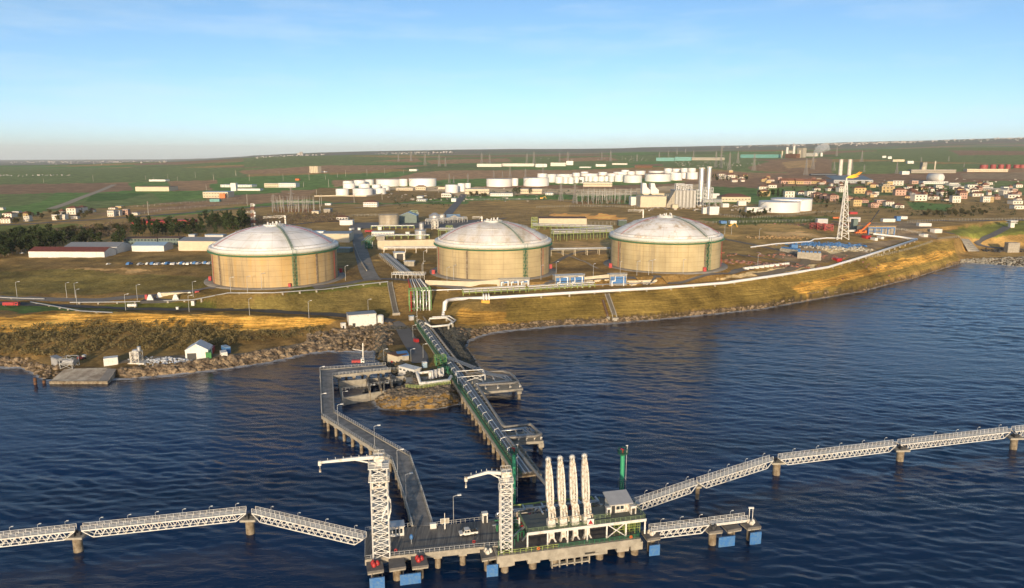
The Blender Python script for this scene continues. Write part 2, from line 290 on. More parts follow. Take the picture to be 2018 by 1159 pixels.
PATCH = [
 ([(-700,335),(480,330),(490,352),(330,358),(0,364),(-700,368)],GREEN2,0),([(0,364),(205,361),(235,378),(0,383),(-500,386),(-500,366)],PLOUGH2,0),([(185,364),(272,360),(262,375),(175,381)],PLOUGH2,0),
 ([(-600,385),(80,383),(175,381),(330,381),(405,378),(410,396),(330,400),(140,415),(0,420),(-600,420)],GREEN2,0),([(80,398),(110,382),(175,381),(172,394),(130,400)],GREEN,0),([(168,398),(182,382),(300,380),(240,394)],DGREEN,0),
 ([(0,412),(85,398),(120,402),(60,428),(-100,432)],GREEN,0),([(250,360),(330,358),(335,366),(262,374)],GREEN,0),([(333,358),(405,356),(420,375),(340,377)],PLOUGH,0),([(300,381),(405,379),(402,392),(318,396)],GREEN,0),
 ([(120,425),(250,416),(400,399),(640,375),(760,372),(645,387),(420,407),(250,424)],PLOUGH,0),([(275,427),(470,407),(640,388),(720,390),(500,408),(330,428)],GREEN,0),([(-100,440),(0,444),(160,442),(165,448),(80,458),(-100,462)],GRASS*.9,0),
 ([(425,352),(650,342),(650,366),(540,372),(435,378)],GREEN,0),([(470,337),(640,326),(850,326),(700,340),(480,343)],PLOUGH,0),([(650,352),(880,336),(1300,334),(1310,349),(900,353),(660,368)],PLOUGH*1.1,0),([(640,345),(830,338),(780,350),(650,356)],GREEN,0),
 ([(820,311),(1300,306),(1620,300),(1620,311),(1300,318),(840,324)],GREEN2,0),([(840,316),(1000,312),(1010,319),(850,324)],PLOUGH,0),([(1100,312),(1200,309),(1220,316),(1110,319)],PLOUGH,0),([(480,312),(640,306),(820,312),(640,324),(480,330)],GREEN2,0),
 ([(640,372),(900,366),(1000,372),(1250,372),(1400,360),(1400,372),(1250,384),(1060,383),(900,386),(700,384)],np.array((.19,.155,.11)),0),([(1402,367),(1490,371),(1487,386),(1405,385)],GREEN*.8,0),([(925,365),(970,360),(968,366),(930,370)],GREEN,0),([(1640,389),(1700,393),(1785,405),(1770,413),(1640,396)],GREEN,0),([(1785,397),(1880,403),(1862,416),(1800,413)],GREEN,0),
 ([(1650,302),(1860,290),(2300,290),(2300,330),(1800,318),(1660,312)],GREEN2,0),([(1870,296),(2100,299),(2100,306),(1890,306)],PLOUGH2,0),([(1460,319),(1640,313),(1640,346),(1480,336)],PLOUGH*.9,0),([(1540,320),(1610,314),(1600,330),(1550,332)],SOIL*.7,0),([(1300,320),(1450,312),(1520,318),(1450,335),(1310,330)],GREEN2,0),
 ([(1890,342),(2300,335),(2300,360),(1900,352)],DIRT,0),
 ([(920,395),(1060,388),(1230,408),(1250,425),(1060,415),(930,415)],SCRUB*.9,0),([(940,395),(1130,393),(1120,418),(1000,412)],DRY*.8,0),([(1090,420),(1200,425),(1240,432),(1180,434),(1080,425)],ORANGE,0),([(1180,420),(1215,424),(1205,431),(1170,430)],ORANGE*1.3,0),
 ([(920,385),(1130,388),(1130,394),(920,396)],GREEN,0),([(630,370),(890,378),(900,388),(780,400),(660,400),(600,392)],SCRUB*.8,0),
 ([(1420,445),(1560,440),(1700,452),(1640,470),(1500,478),(1430,470)],DRY*.9,0),([(1500,455),(1600,458),(1620,466),(1540,470)],SOIL*1.1,0),([(1380,430),(1640,425),(1660,435),(1420,445)],GRASS*.9,0),
 ([(1560,485),(1650,474),(1720,478),(1800,470),(1690,505),(1600,522),(1500,530),(1520,505)],DIRT,0),([(1600,485),(1690,484),(1720,492),(1640,498)],PALE*.8,0),([(1440,500),(1560,510),(1500,535),(1420,540)],DRY*.8,0),([(1400,552),(1520,528),(1610,520),(1600,527),(1480,545)],PALE,0),
 ([(1660,440),(1830,438),(1850,470),(1780,470),(1680,462)],DIRT*1.1,0),
 ([(1865,455),(1960,440),(2018,432),(2300,432),(2300,470),(1960,470),(1900,468)],GRASS,0),([(1940,470),(2018,460),(2300,465),(2300,495),(1990,480)],DRY*.8,0),
 ([(1085,475),(1200,480),(1200,500),(1090,495)],SOIL*.7,0),([(1085,500),(1200,500),(1200,520),(1085,525)],DRY,0),
 ([(0,535),(120,528),(240,540),(420,545),(420,560),(380,575),(200,580),(0,580)],np.array((.088,.074,.026)),0),([(130,532),(210,527),(270,530),(300,537),(220,534)],SOIL,0),([(-700,515),(420,520),(420,532),(200,530),(0,530),(-700,532)],SCRUB,0),
 ([(0,599),(60,601),(170,612),(120,617),(0,613)],GREEN,0),([(-700,600),(0,600),(0,612),(-700,612)],GREEN,0),([(140,606),(250,597),(440,592),(440,608),(200,612)],GRASS,0),
 ([(580,567),(690,557),(770,557),(770,566),(690,572),(560,582)],GRASS*1.05,0),([(420,585),(560,582),(770,566),(780,620),(640,620),(430,612)],np.array((.098,.080,.030)),0),
 ([(1500,600),(1560,570),(1680,545),(1690,560),(1600,590)],GRASS,.35),
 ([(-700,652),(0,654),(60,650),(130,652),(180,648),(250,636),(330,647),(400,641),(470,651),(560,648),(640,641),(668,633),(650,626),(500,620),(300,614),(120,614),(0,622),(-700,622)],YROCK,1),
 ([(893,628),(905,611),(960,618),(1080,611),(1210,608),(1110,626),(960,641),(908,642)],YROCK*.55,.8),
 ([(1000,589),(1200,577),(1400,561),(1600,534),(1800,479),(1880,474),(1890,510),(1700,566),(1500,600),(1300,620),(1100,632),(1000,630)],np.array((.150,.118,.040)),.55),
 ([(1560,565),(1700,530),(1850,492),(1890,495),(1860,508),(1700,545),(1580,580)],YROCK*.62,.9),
]
def inpoly(P, X, Y):
    ins = np.zeros(X.shape, bool); n = len(P)
    for i in range(n):
        a = P[i]; b = P[(i+1) % n]
        if a[1] == b[1]: continue
        ins ^= ((a[1] > Y) != (b[1] > Y)) & (X < (b[0]-a[0])*(Y-a[1])/(b[1]-a[1])+a[0])
    return ins
NU = 760
us = np.concatenate([np.linspace(-1.35,-.86,60), np.linspace(-.855,.855,640), np.linspace(.86,1.35,60)])
ys = np.concatenate([np.geomspace(232,800,420), np.geomspace(808,34500,370)]); NY = len(ys)
UG, YG = np.meshgrid(us, ys); XG = UG*YG
ZG = np.empty_like(XG)
for j, u in enumerate(us):
    a, b = profiles(u); ZG[:,j] = np.interp(ys, a, b)
ZG = addnoise(XG, YG, ZG); ZG = cause_z(XG, YG, ZG)
PXG, PYG = proj(XG, YG, ZG)
# fields: jittered cells in the ground plane
def fields(X, Y):
    a = .35; xr = (X*math.cos(a)+Y*math.sin(a))/520; yr = (-X*math.sin(a)+Y*math.cos(a))/330
    xi = np.floor(xr).astype(np.int64); yi = np.floor(yr).astype(np.int64); best = np.full(X.shape, 9.); idv = np.zeros(X.shape)
    for dx in (-1,0,1):
        for dy in (-1,0,1):
            p = xi+dx; q = yi+dy; n = (p*374761393 + q*668265263) & 0x7fffffff; n = ((n ^ (n>>13))*1274126177) & 0x7fffffff
            jx = (n & 255)/255.; jy = ((n>>8) & 255)/255.; d = np.abs(p+.2+.6*jx-xr) + np.abs(q+.2+.6*jy-yr)
            k = d < best; best[k] = d[k]; idv[k] = (((n>>16) & 255)/255.)[k]
    return idv
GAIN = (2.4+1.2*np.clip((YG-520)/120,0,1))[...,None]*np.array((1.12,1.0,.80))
fid = fields(XG, YG); CG = np.empty(XG.shape+(3,)); RG = np.zeros(XG.shape)
pal = np.array([GREEN2, PLOUGH, GREEN2*1.1, GREEN, PLOUGH2, DGREEN*1.4, SCRUB, GREEN2*.8])
CG[:] = pal[np.clip((fid*8).astype(int), 0, 7)]
m = (YG < 1150) ; CG[m] = SCRUB
wob = 4*vnoise(XG, YG, 14, 8)+2*vnoise(XG,YG,5,21); wobx = 6*vnoise(XG, YG, 17, 9)
sc = np.clip(420/YG, .15, 1)
for poly, col, rk in PATCH:
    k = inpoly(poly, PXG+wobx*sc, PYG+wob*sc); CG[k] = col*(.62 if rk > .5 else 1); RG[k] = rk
nz = vnoise(XG, YG, 26, 11)[...,None]; n2 = vnoise(XG, YG, 7, 12)[...,None]
nearw = np.clip((1100-YG)/500, 0, 1)[...,None]
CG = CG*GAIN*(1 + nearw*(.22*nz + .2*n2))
g = np.clip(vnoise(XG, YG, 40, 13), 0, 1)[...,None]*nearw*.5*(1-RG[...,None])
CG = CG*(1-g) + GRASS*g
wa, wb = [np.interp(UG, LINES[i][0], LINES[i][1]) for i in (0,1)]; dk = ((YG < wb+1) & (YG > wa-6))[...,None]*.75; CG = CG*(1-dk)+np.array((.07,.055,.038))*dk  # ground among the riprap darkened: shade of the gaps plus wet shore tone
wet = np.clip(1-np.abs(ZG)/1.2, 0, 1)[...,None]; CG = CG*(1-wet) + np.array((.05,.04,.025))*wet
fd = np.clip((YG-6500)/3000, 0, 1)[...,None]*.8; CG = CG*(1-fd) + np.array((.07,.075,.06))*fd  # distant ground fades to one dull tone, haze put into its colour
def gridmesh(name, X, Y, Z, m):
    ny, nx = X.shape; me = bpy.data.meshes.new(name)
    me.vertices.add(nx*ny); me.vertices.foreach_set('co', np.stack([X,Y,Z],-1).astype(np.float32).ravel())
    i = np.arange(nx*ny).reshape(ny, nx); q = np.stack([i[:-1,:-1], i[:-1,1:], i[1:,1:], i[1:,:-1]], -1).reshape(-1,4)
    me.loops.add(q.size); me.loops.foreach_set('vertex_index', q.ravel().astype(np.int32))
    me.polygons.add(len(q)); me.polygons.foreach_set('loop_start', np.arange(0, q.size, 4, dtype=np.int32)); me.polygons.foreach_set('loop_total', np.full(len(q), 4, np.int32))
    me.polygons.foreach_set('use_smooth', np.ones(len(q), bool)); me.update(); me.validate()
    me.materials.append(m); o = bpy.data.objects.new(name, me); COL.objects.link(o); return o
def fattr(me, name, arr, typ='FLOAT'):
    a = me.attributes.new(name, typ, 'POINT')
    if typ == 'FLOAT': a.data.foreach_set('value', arr.astype(np.float32).ravel())
    else: a.data.foreach_set('color', np.concatenate([arr, np.ones(arr.shape[:-1]+(1,))], -1).astype(np.float32).ravel())
gm = bpy.data.materials.new('ground'); gm.use_nodes = True; t = gm.node_tree; b = t.nodes['Principled BSDF']; b.inputs['Roughness'].default_value = .95; b.inputs['Specular IOR Level'].default_value = .15
def N(tp, **kw):
    n = t.nodes.new(tp)
    for k, v in kw.items(): n.inputs[k].default_value = v
    return n
ac = t.nodes.new('ShaderNodeAttribute'); ac.attribute_name = 'Col'; ar = t.nodes.new('ShaderNodeAttribute'); ar.attribute_name = 'rock'
tco = t.nodes.new('ShaderNodeTexCoord'); n1 = N('ShaderNodeTexNoise', Scale=.55, Detail=8, Roughness=.7); n2_ = N('ShaderNodeTexNoise', Scale=.05, Detail=5, Roughness=.6)
t.links.new(tco.outputs['Object'], n1.inputs['Vector']); t.links.new(tco.outputs['Object'], n2_.inputs['Vector'])
ma = N('ShaderNodeMath'); ma.operation = 'ADD'; t.links.new(n1.outputs[0], ma.inputs[0]); t.links.new(n2_.outputs[0], ma.inputs[1])
mr = N('ShaderNodeMapRange'); [setattr(mr.inputs[i], 'default_value', v) for i, v in ((1,.7),(2,1.3),(3,.45),(4,1.5))]; t.links.new(ma.outputs[0], mr.inputs[0])
mx = t.nodes.new('ShaderNodeMixRGB'); mx.blend_type = 'MULTIPLY'; mx.inputs[0].default_value = 1; t.links.new(ac.outputs['Color'], mx.inputs[1]); t.links.new(mr.outputs[0], mx.inputs[2])
mpz = t.nodes.new('ShaderNodeMapping'); mpz.inputs['Scale'].default_value = (.035,.05,2.6); t.links.new(tco.outputs['Object'], mpz.inputs[0])
n3 = N('ShaderNodeTexNoise', Scale=1.0, Detail=6, Roughness=.65); t.links.new(mpz.outputs[0], n3.inputs['Vector'])
rp = t.nodes.new('ShaderNodeValToRGB'); e = rp.color_ramp.elements; e[0].position = .40; e[0].color = (.42,.37,.27,1); e[1].position = .62; e[1].color = (1.45,1.38,1.25,1); t.links.new(n3.outputs[0], rp.inputs[0])
mk = t.nodes.new('ShaderNodeMixRGB'); mk.blend_type = 'MULTIPLY'; t.links.new(ar.outputs['Fac'], mk.inputs[0]); t.links.new(mx.outputs[0], mk.inputs[1]); t.links.new(rp.outputs[0], mk.inputs[2]); t.links.new(mk.outputs[0], b.inputs['Base Color'])
bp = N('ShaderNodeBump', Strength=.9, Distance=.7); t.links.new(n1.outputs[0], bp.inputs['Height'])
bp2 = N('ShaderNodeBump', Strength=.8, Distance=.8); t.links.new(n3.outputs[0], bp2.inputs['Height']); t.links.new(bp.outputs[0], bp2.inputs['Normal']); t.links.new(bp2.outputs[0], b.inputs['Normal'])
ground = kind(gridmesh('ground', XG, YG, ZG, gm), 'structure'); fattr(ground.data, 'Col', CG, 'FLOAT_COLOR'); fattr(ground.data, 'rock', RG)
# ------------------------------------------------------------------ water
uw = np.concatenate([np.linspace(-1.35,-.80,70), np.linspace(-.796,.796,640), np.linspace(.80,1.35,70)]); yw = np.geomspace(105, 790, 700)
UW, YW = np.meshgrid(uw, yw); XW = UW*YW
DW = np.full(XW.shape, -9.)
for j, u in enumerate(uw):
    a, b = profiles(u); DW[:,j] = np.where(yw < a[0], -9., np.interp(yw, a, b))
DW = cause_z(XW, YW, DW)
ZW = np.zeros_like(XW); rw_ = np.random.default_rng(3)
for lam, slope, n in ((24,.013,5),(14,.024,7),(8,.042,9),(5,.062,12),(3.2,.080,16)):
    for _ in range(n):
        l = lam*rw_.uniform(.75,1.3); th = R(76)+rw_.normal(0,.42); k = 2*math.pi/l; A = slope/k*1.41/math.sqrt(n)*(.8+.4*rw_.random())
        ph = (XW*math.cos(th)+YW*math.sin(th))*k + rw_.uniform(0,6.28) + 1.3*vnoise(XW, YW, lam*5, int(rw_.integers(99)))
        ZW += A*np.sin(ph)*np.clip((l*260-YW)/(l*90), 0, 1)
ZW *= .75+.5*vnoise(XW, YW, 70, 31)
ZW *= np.clip(-DW/5, .12, 1)
wm = bpy.data.materials.new('sea_water'); wm.use_nodes = True; t = wm.node_tree; b = t.nodes['Principled BSDF']
b.inputs['IOR'].default_value = 1.29; b.inputs['Specular Tint'].default_value = (.55,.80,1,1); b.inputs['Roughness'].default_value = .12
tco = t.nodes.new('ShaderNodeTexCoord'); mpw = t.nodes.new('ShaderNodeMapping'); mpw.inputs['Rotation'].default_value = (0,0,R(-14)); mpw.inputs['Scale'].default_value = (.42,1.25,1); t.links.new(tco.outputs['Object'], mpw.inputs[0])
w1 = N('ShaderNodeTexNoise', Scale=.85, Detail=5, Roughness=.6, Distortion=.4); w2 = N('ShaderNodeTexNoise', Scale=.075, Detail=4, Roughness=.6, Distortion=.5); w3 = N('ShaderNodeTexNoise', Scale=.012, Detail=4, Roughness=.6)
for n in (w1, w2): t.links.new(mpw.outputs[0], n.inputs['Vector'])
mpl = t.nodes.new('ShaderNodeMapping'); mpl.inputs['Scale'].default_value = (.35,1.6,1); mpl.inputs['Rotation'].default_value = (0,0,R(6)); t.links.new(tco.outputs['Object'], mpl.inputs[0]); t.links.new(mpl.outputs[0], w3.inputs['Vector'])
b1 = N('ShaderNodeBump', Strength=1, Distance=.13); t.links.new(w1.outputs[0], b1.inputs['Height'])
b2 = N('ShaderNodeBump', Strength=1, Distance=.05); t.links.new(w2.outputs[0], b2.inputs['Height']); t.links.new(b1.outputs[0], b2.inputs['Normal']); t.links.new(b2.outputs[0], b.inputs['Normal'])
rw = t.nodes.new('ShaderNodeValToRGB'); e = rw.color_ramp.elements; e[0].position = .40; e[0].color = (.001,.018,.068,1); e[1].position = .62; e[1].color = (.002,.017,.046,1); t.links.new(w3.outputs[0], rw.inputs[0])
ash = t.nodes.new('ShaderNodeAttribute'); ash.attribute_name = 'depth'
mrs = N('ShaderNodeMapRange'); [setattr(mrs.inputs[i], 'default_value', v) for i, v in ((1,-6),(2,-.7),(3,0),(4,1.0))]; t.links.new(ash.outputs['Fac'], mrs.inputs[0])
fn = N('ShaderNodeTexNoise', Scale=.35, Detail=8, Roughness=.75); t.links.new(mpl.outputs[0], fn.inputs['Vector'])
fa = N('ShaderNodeMath'); fa.operation = 'MULTIPLY'; t.links.new(fn.outputs[0], fa.inputs[0]); t.links.new(mrs.outputs[0], fa.inputs[1])
fr = N('ShaderNodeMapRange'); [setattr(fr.inputs[i], 'default_value', v) for i, v in ((1,.40),(2,.50),(3,0),(4,.8))]; t.links.new(fa.outputs[0], fr.inputs[0])
sh = N('ShaderNodeMapRange'); [setattr(sh.inputs[i], 'default_value', v) for i, v in ((1,-7),(2,0),(3,0),(4,.8))]; t.links.new(ash.outputs['Fac'], sh.inputs[0])
ms = t.nodes.new('ShaderNodeMixRGB'); t.links.new(sh.outputs[0], ms.inputs[0]); t.links.new(rw.outputs[0], ms.inputs[1]); ms.inputs[2].default_value = (.018,.016,.013,1)
mf = t.nodes.new('ShaderNodeMixRGB'); t.links.new(fr.outputs[0], mf.inputs[0]); t.links.new(ms.outputs[0], mf.inputs[1]); mf.inputs[2].default_value = (.7,.7,.7,1); t.links.new(mf.outputs[0], b.inputs['Base Color'])
frr = N('ShaderNodeMapRange'); frr.inputs[3].default_value = .07; frr.inputs[4].default_value = .8; t.links.new(fr.outputs[0], frr.inputs[0]); t.links.new(frr.outputs[0], b.inputs['Roughness'])
water = kind(gridmesh('sea', XW, YW, ZW, wm), 'structure'); fattr(water.data, 'depth', DW)
sf = MB(); sf.add([(-9000,-6000,-.95),(9000,-6000,-.95),(9000,900,-.95),(-9000,900,-.95)], [(0,1,2,3)]); sf = kind(sf.build('open_sea', wm), 'structure'); fattr(sf.data, 'depth', np.full(4, -9.))
sb = MB(); sb.box(-9000,-6000,-12,9000,900,-10); kind(sb.build('seabed', mat('seabed_mud',(.03,.03,.02))), 'structure')
# ------------------------------------------------------------------ roads and pads
def smooth(pts, step):
    P = [Vector((p.x,p.y)) for p in pts]; out_ = []
    n = len(P)
    for i in range(n-1):
        p0, p1, p2, p3 = P[max(i-1,0)], P[i], P[i+1], P[min(i+2,n-1)]; k = max(2, int((p2-p1).length/step))
        for j in range(k):
            s = j/k; out_.append(.5*((2*p1)+(p2-p0)*s+(2*p0-5*p1+4*p2-p3)*s*s+(3*p1-p0-3*p2+p3)*s**3))
    return out_+[P[-1]]
def road(name, pts, width, m, off=.3, step=4, curve=True):
    G = [gp(*p) for p in pts]; P = smooth(G, step) if curve else [Vector((p.x,p.y)) for p in G]
    V = []; F_ = []
    for i, p in enumerate(P):
        d = (P[min(i+1,len(P)-1)]-P[max(i-1,0)]).normalized(); nrm = Vector((-d.y, d.x))
        hc = hgt(p.x, p.y)
        for s in (-1,-.5,0,.5,1):
            q = p+nrm*(s*width/2); V.append((q.x, q.y, min(max(hgt(q.x,q.y), hc-.6), hc+.6)+off))
    for i in range(len(P)-1):
        for s in range(4): F_.append((i*5+s, (i+1)*5+s, (i+1)*5+s+1, i*5+s+1))
    mb = MB(); mb.add(V, F_, True); return kind(mb.build(name, m), 'structure')
TRK = mat('dirt_track',(.22,.17,.11),.95); PAV = mat('pale_paving',(.26,.235,.20),.9,0,.3,.2); HWY = mat('old_asphalt',(.16,.15,.14),.9,0,.25,.1)
road('shore_road', [(-200,597),(0,599),(90,602),(180,606),(300,610),(420,611),(520,614),(600,618),(650,621),(700,625),(740,628),(775,634)], 7, M['asphalt'])
road('upper_road', [(-150,584),(0,587),(80,590),(160,592),(240,588),(330,579),(395,572),(428,567)], 6, HWY)
road('terminal_road', [(618,568),(650,563),(700,555.5),(740,551),(800,553),(870,563),(940,570),(1010,567),(1100,560),(1200,554),(1290,549),(1380,544),(1450,535),(1520,520)], 6, HWY)
road('ramp_road', [(735,553),(724,535),(716,510),(709,485),(704,465),(697,448)], 11, PAV)
road('access_road', [(697,450),(690,440),(640,437),(560,445),(480,452)], 7, HWY)
road('hill_road', [(880,425),(893,410),(905,396),(914,383)], 12, HWY, step=15)
road('causeway_road', [(775,636),(792,648),(800,660),(812,680),(826,700),(828,716)], 8, HWY, off=.25)
road('cove_road', [(1985,447),(1978,452),(1955,464),(1935,472),(1925,479),(1945,487),(2018,492),(2200,505)], 8, HWY)
road('bluff_track', [(1420,470),(1460,478),(1500,486),(1560,500),(1588,515),(1560,530),(1490,542)], 7, TRK)
road('highway', [(-300,452),(0,444),(140,436),(250,429),(390,418),(500,409),(620,403),(700,398)], 11, HWY, step=12)
road('field_track', [(100,412),(130,402),(160,390),(195,377),(225,364)], 13, mat('pale_track',(.46,.36,.24),.95), step=15)
road('service_road', [(1790,434),(1900,436),(2018,434),(2200,433)], 8, HWY, step=8)
road('shore_track', [(230,716),(300,706),(380,704),(470,700),(560,686),(640,672),(690,655),(745,645),(780,640)], 5, TRK, off=.2)
road('foot_track', [(1098,497),(1122,505),(1150,515),(1178,530)], 2.2, MATS['pale_track'])
road('dirt_track', [(1092,520),(1130,500),(1180,492)], 4, TRK); road('dirt_track', [(1440,500),(1480,506),(1530,514),(1580,520)], 4, TRK); road('dirt_track', [(1640,436),(1700,446),(1780,448),(1840,452),(1880,462)], 6, TRK); road('dirt_track', [(700,410),(820,400),(900,396)], 8, MATS['pale_track'], step=12); road('dirt_track', [(940,392),(1100,396),(1240,404),(1330,412)], 8, TRK, step=12)
for i, (x, y, z) in enumerate(TANKS):
    mb = MB(); mb.lathe([(39,z+.15),(45,z+.15),(45.1,z-.6)], 64, x, y); kind(mb.build('tank_apron', PAV), 'structure')
mb = MB(); mb.prism([tuple(gp(*p).xy) for p in ((700,452),(770,450),(905,452),(1000,430),(900,436),(700,440))], 26.4, 26.75); kind(mb.build('plant_paving', HWY), 'structure')
# ------------------------------------------------------------------ rocks, shrubs and ground cover (nobody could count these)
ICO = None
def ico():
    global ICO
    if ICO is None:
        import bmesh; bm = bmesh.new(); bmesh.ops.create_icosphere(bm, subdivisions=1, radius=1)
        ICO = ([tuple(v.co) for v in bm.verts], [tuple(x.index for x in f.verts) for f in bm.faces]); bm.free()
    return ICO
def rock(mb, x, y, z, r, flat=.7):
    V, Fs = ico(); a = random.uniform(0,6.28); ca, sa = math.cos(a), math.sin(a); sx, sy, sz = r*random.uniform(.75,1.3), r*random.uniform(.7,1.1), r*flat*random.uniform(.7,1.1)
    W = []
    for p in V:
        k = random.uniform(.78,1.15); px_, py_, pz = p[0]*sx*k, p[1]*sy*k, p[2]*sz*k; W.append((x+px_*ca-py_*sa, y+px_*sa+py_*ca, z+pz))
    mb.add(W, Fs)
ROCK = mat('riprap_rock',(.30,.22,.135),.9,0,.6,.33,(.085,.06,.038),contrast=(.42,.6)); ROCKP = mat('pale_riprap_rock',(.42,.38,.30),.9,0,.5,.35,bump=.3)
def along(la, lb, px, f):
    a = LINES[la]; b = LINES[lb]; u = (px-CX)/FPX/CT
    ya, yb = np.interp(u, a[0], a[1]), np.interp(u, b[0], b[1]); return u, ya+(yb-ya)*f
def riprap(name, x0, x1, n, la, lb, m, r0, r1, f0=-.12, f1=1.0):
    mb = MB()
    for _ in range(n):
        u, Y = along(la, lb, random.uniform(x0, x1), random.uniform(f0, f1)); X = u*Y; z = hgt(X, Y)
        if z < -.9: continue
        rock(mb, X, Y, z+random.uniform(-.25,.45), random.uniform(r0, r1)*random.choice((.55,.8,1,1.25)))
    return kind(mb.build(name, m), 'stuff')
riprap('shore_riprap', -250, 100, 380, 0, 1, ROCK, .8, 1.6)
riprap('shore_riprap', 225, 640, 720, 0, 1, ROCK, 1.0, 2.0)
riprap('inlet_riprap', 600, 770, 640, 0, 2, ROCK, .8, 1.7)
riprap('bluff_riprap', 900, 1900, 1500, 0, 1, ROCK, .6, 1.2, -.2, 1.2)
riprap('cove_riprap', 1885, 2300, 1500, 0, 1, ROCKP, .8, 1.5)
mb = MB(); mb2 = MB()
bx0, by0 = CAUSE.min(0); bx1, by1 = CAUSE.max(0)
for _ in range(9000):
    X = random.uniform(bx0-2, bx1+2); Y = random.uniform(by0-2, by1+2); s = float(sdpoly(CAUSE, np.array([X]), np.array([Y]))[0])
    px_, py_ = proj(X, Y, 3)
    if py_ > 752 and -.8 < s < 12 and px_ < 912:
        if random.random() < .62: rock(mb, X, Y, hgt(X,Y)+.05, random.uniform(.9,1.6), .5)
    elif -1 < s < (14 if px_ > 850 else 5) and py_ > 630: rock(mb2, X, Y, hgt(X,Y)+.05, random.uniform(.6,1.3))
kind(mb.build('pump_island_riprap', mat('tan_armour_rock',(.27,.205,.13),.9,0,.5,.4,(.10,.075,.05),contrast=(.4,.62))), 'stuff'); kind(mb2.build('causeway_riprap', mat('shade_dark_riprap',(.10,.095,.075),.9,0,.5,.35)), 'stuff')  # causeway rock darkened: the shadow on its slope is put into the colour
def leafcard(mb, c, s, nrm=None):
    d = Vector((random.gauss(0,1), random.gauss(0,1), random.gauss(0,.8))); 
    if d.length < .01: d = Vector((0,0,1))
    d.normalize(); a = d.cross(Vector((.3,.5,.8))).normalized(); b = d.cross(a); k = random.uniform(.6,1.2)*s
    mb.add([c-a*k, c+b*k*.7, c+a*k, c-b*k*.7], [(0,1,2,3)])
def shrubs(name, poly, n, r0, r1, m, dens=30, twig=False, hz=.75):
    mb = MB(); xs_ = [p[0] for p in poly]; ys_ = [p[1] for p in poly]; P = np.array(poly, float); k = 0; tries = 0
    while k < n and tries < n*6:
        tries += 1; px_, py_ = random.uniform(min(xs_), max(xs_)), random.uniform(min(ys_), max(ys_))
        if not inpoly(poly, np.array([px_]), np.array([py_]))[0]: continue
        g = gp(px_, py_); r = random.uniform(r0, r1); k += 1
        for _ in range(dens):
            a = random.uniform(0,6.28); e_ = random.random(); rad = r*(random.random()**.4)
            c = g+Vector((math.cos(a)*rad*(1-.5*e_*e_), math.sin(a)*rad*(1-.5*e_*e_), r*hz*2*e_*(random.uniform(.6,1))))
            leafcard(mb, c, r*.26)
    return kind(mb.build(name, m), 'stuff')
SHR = mat('olive_shrub_leaf',(.30,.235,.10),.9,0,.5,.12,(.22,.175,.07)); SHB = mat('bare_shrub_twig',(.27,.20,.13),.95,0,.4,.12,(.18,.13,.085)); SHG = mat('dark_green_leaf',(.06,.085,.028),.9,0,.5,.12)
leafy(SHR); leafy(SHB); leafy(SHG)
shrubs('slope_shrubs', [(-200,660),(0,660),(150,655),(260,640),(330,652),(380,640),(460,655),(560,655),(660,640),(600,662),(500,675),(330,690),(230,690),(120,702),(0,700),(-200,700)], 700, .8, 2.1, SHR)
shrubs('cliff_foot_shrubs', [(-200,656),(0,650),(100,640),(240,632),(300,640),(350,632),(430,640),(500,650),(420,650),(300,655),(0,668)], 170, 1.0, 2.2, SHR)
shrubs('bare_shrubs', [(470,428),(660,420),(700,432),(660,440),(500,447),(470,440)], 300, 1.6, 3.2, SHB, 24)
shrubs('bare_shrubs', [(60,458),(250,442),(280,450),(230,470),(60,475)], 200, 2, 4, SHB, 24)
shrubs('hillside_saplings', [(930,418),(1010,412),(1110,420),(1080,434),(1000,440),(950,436)], 160, .8, 1.6, SHB, 14, hz=1.2)
shrubs('bluff_shrubs', [(1640,520),(1800,480),(1880,480),(1860,505),(1700,545)], 160, .7, 1.6, SHR, 18)
shrubs('inland_shrubs', [(900,440),(1060,430),(1060,450),(1250,452),(1640,420),(1640,440),(1430,450),(1200,470)], 120, .8, 2, SHG, 16)
shrubs('town_greenery', [(1600,384),(1700,388),(1800,395),(1980,396),(2010,425),(1850,430),(1700,420),(1640,425),(1480,395)], 230, 1.6, 3.4, SHG, 18)
shrubs('tank_farm_greenery', [(920,378),(1100,376),(1230,385),(1240,402),(1100,392),(930,384)], 130, 1.5, 3.6, SHG, 16)
shrubs('roadside_greenery', [(760,388),(900,380),(890,410),(780,412)], 70, 1.5, 3.4, SHG, 16)
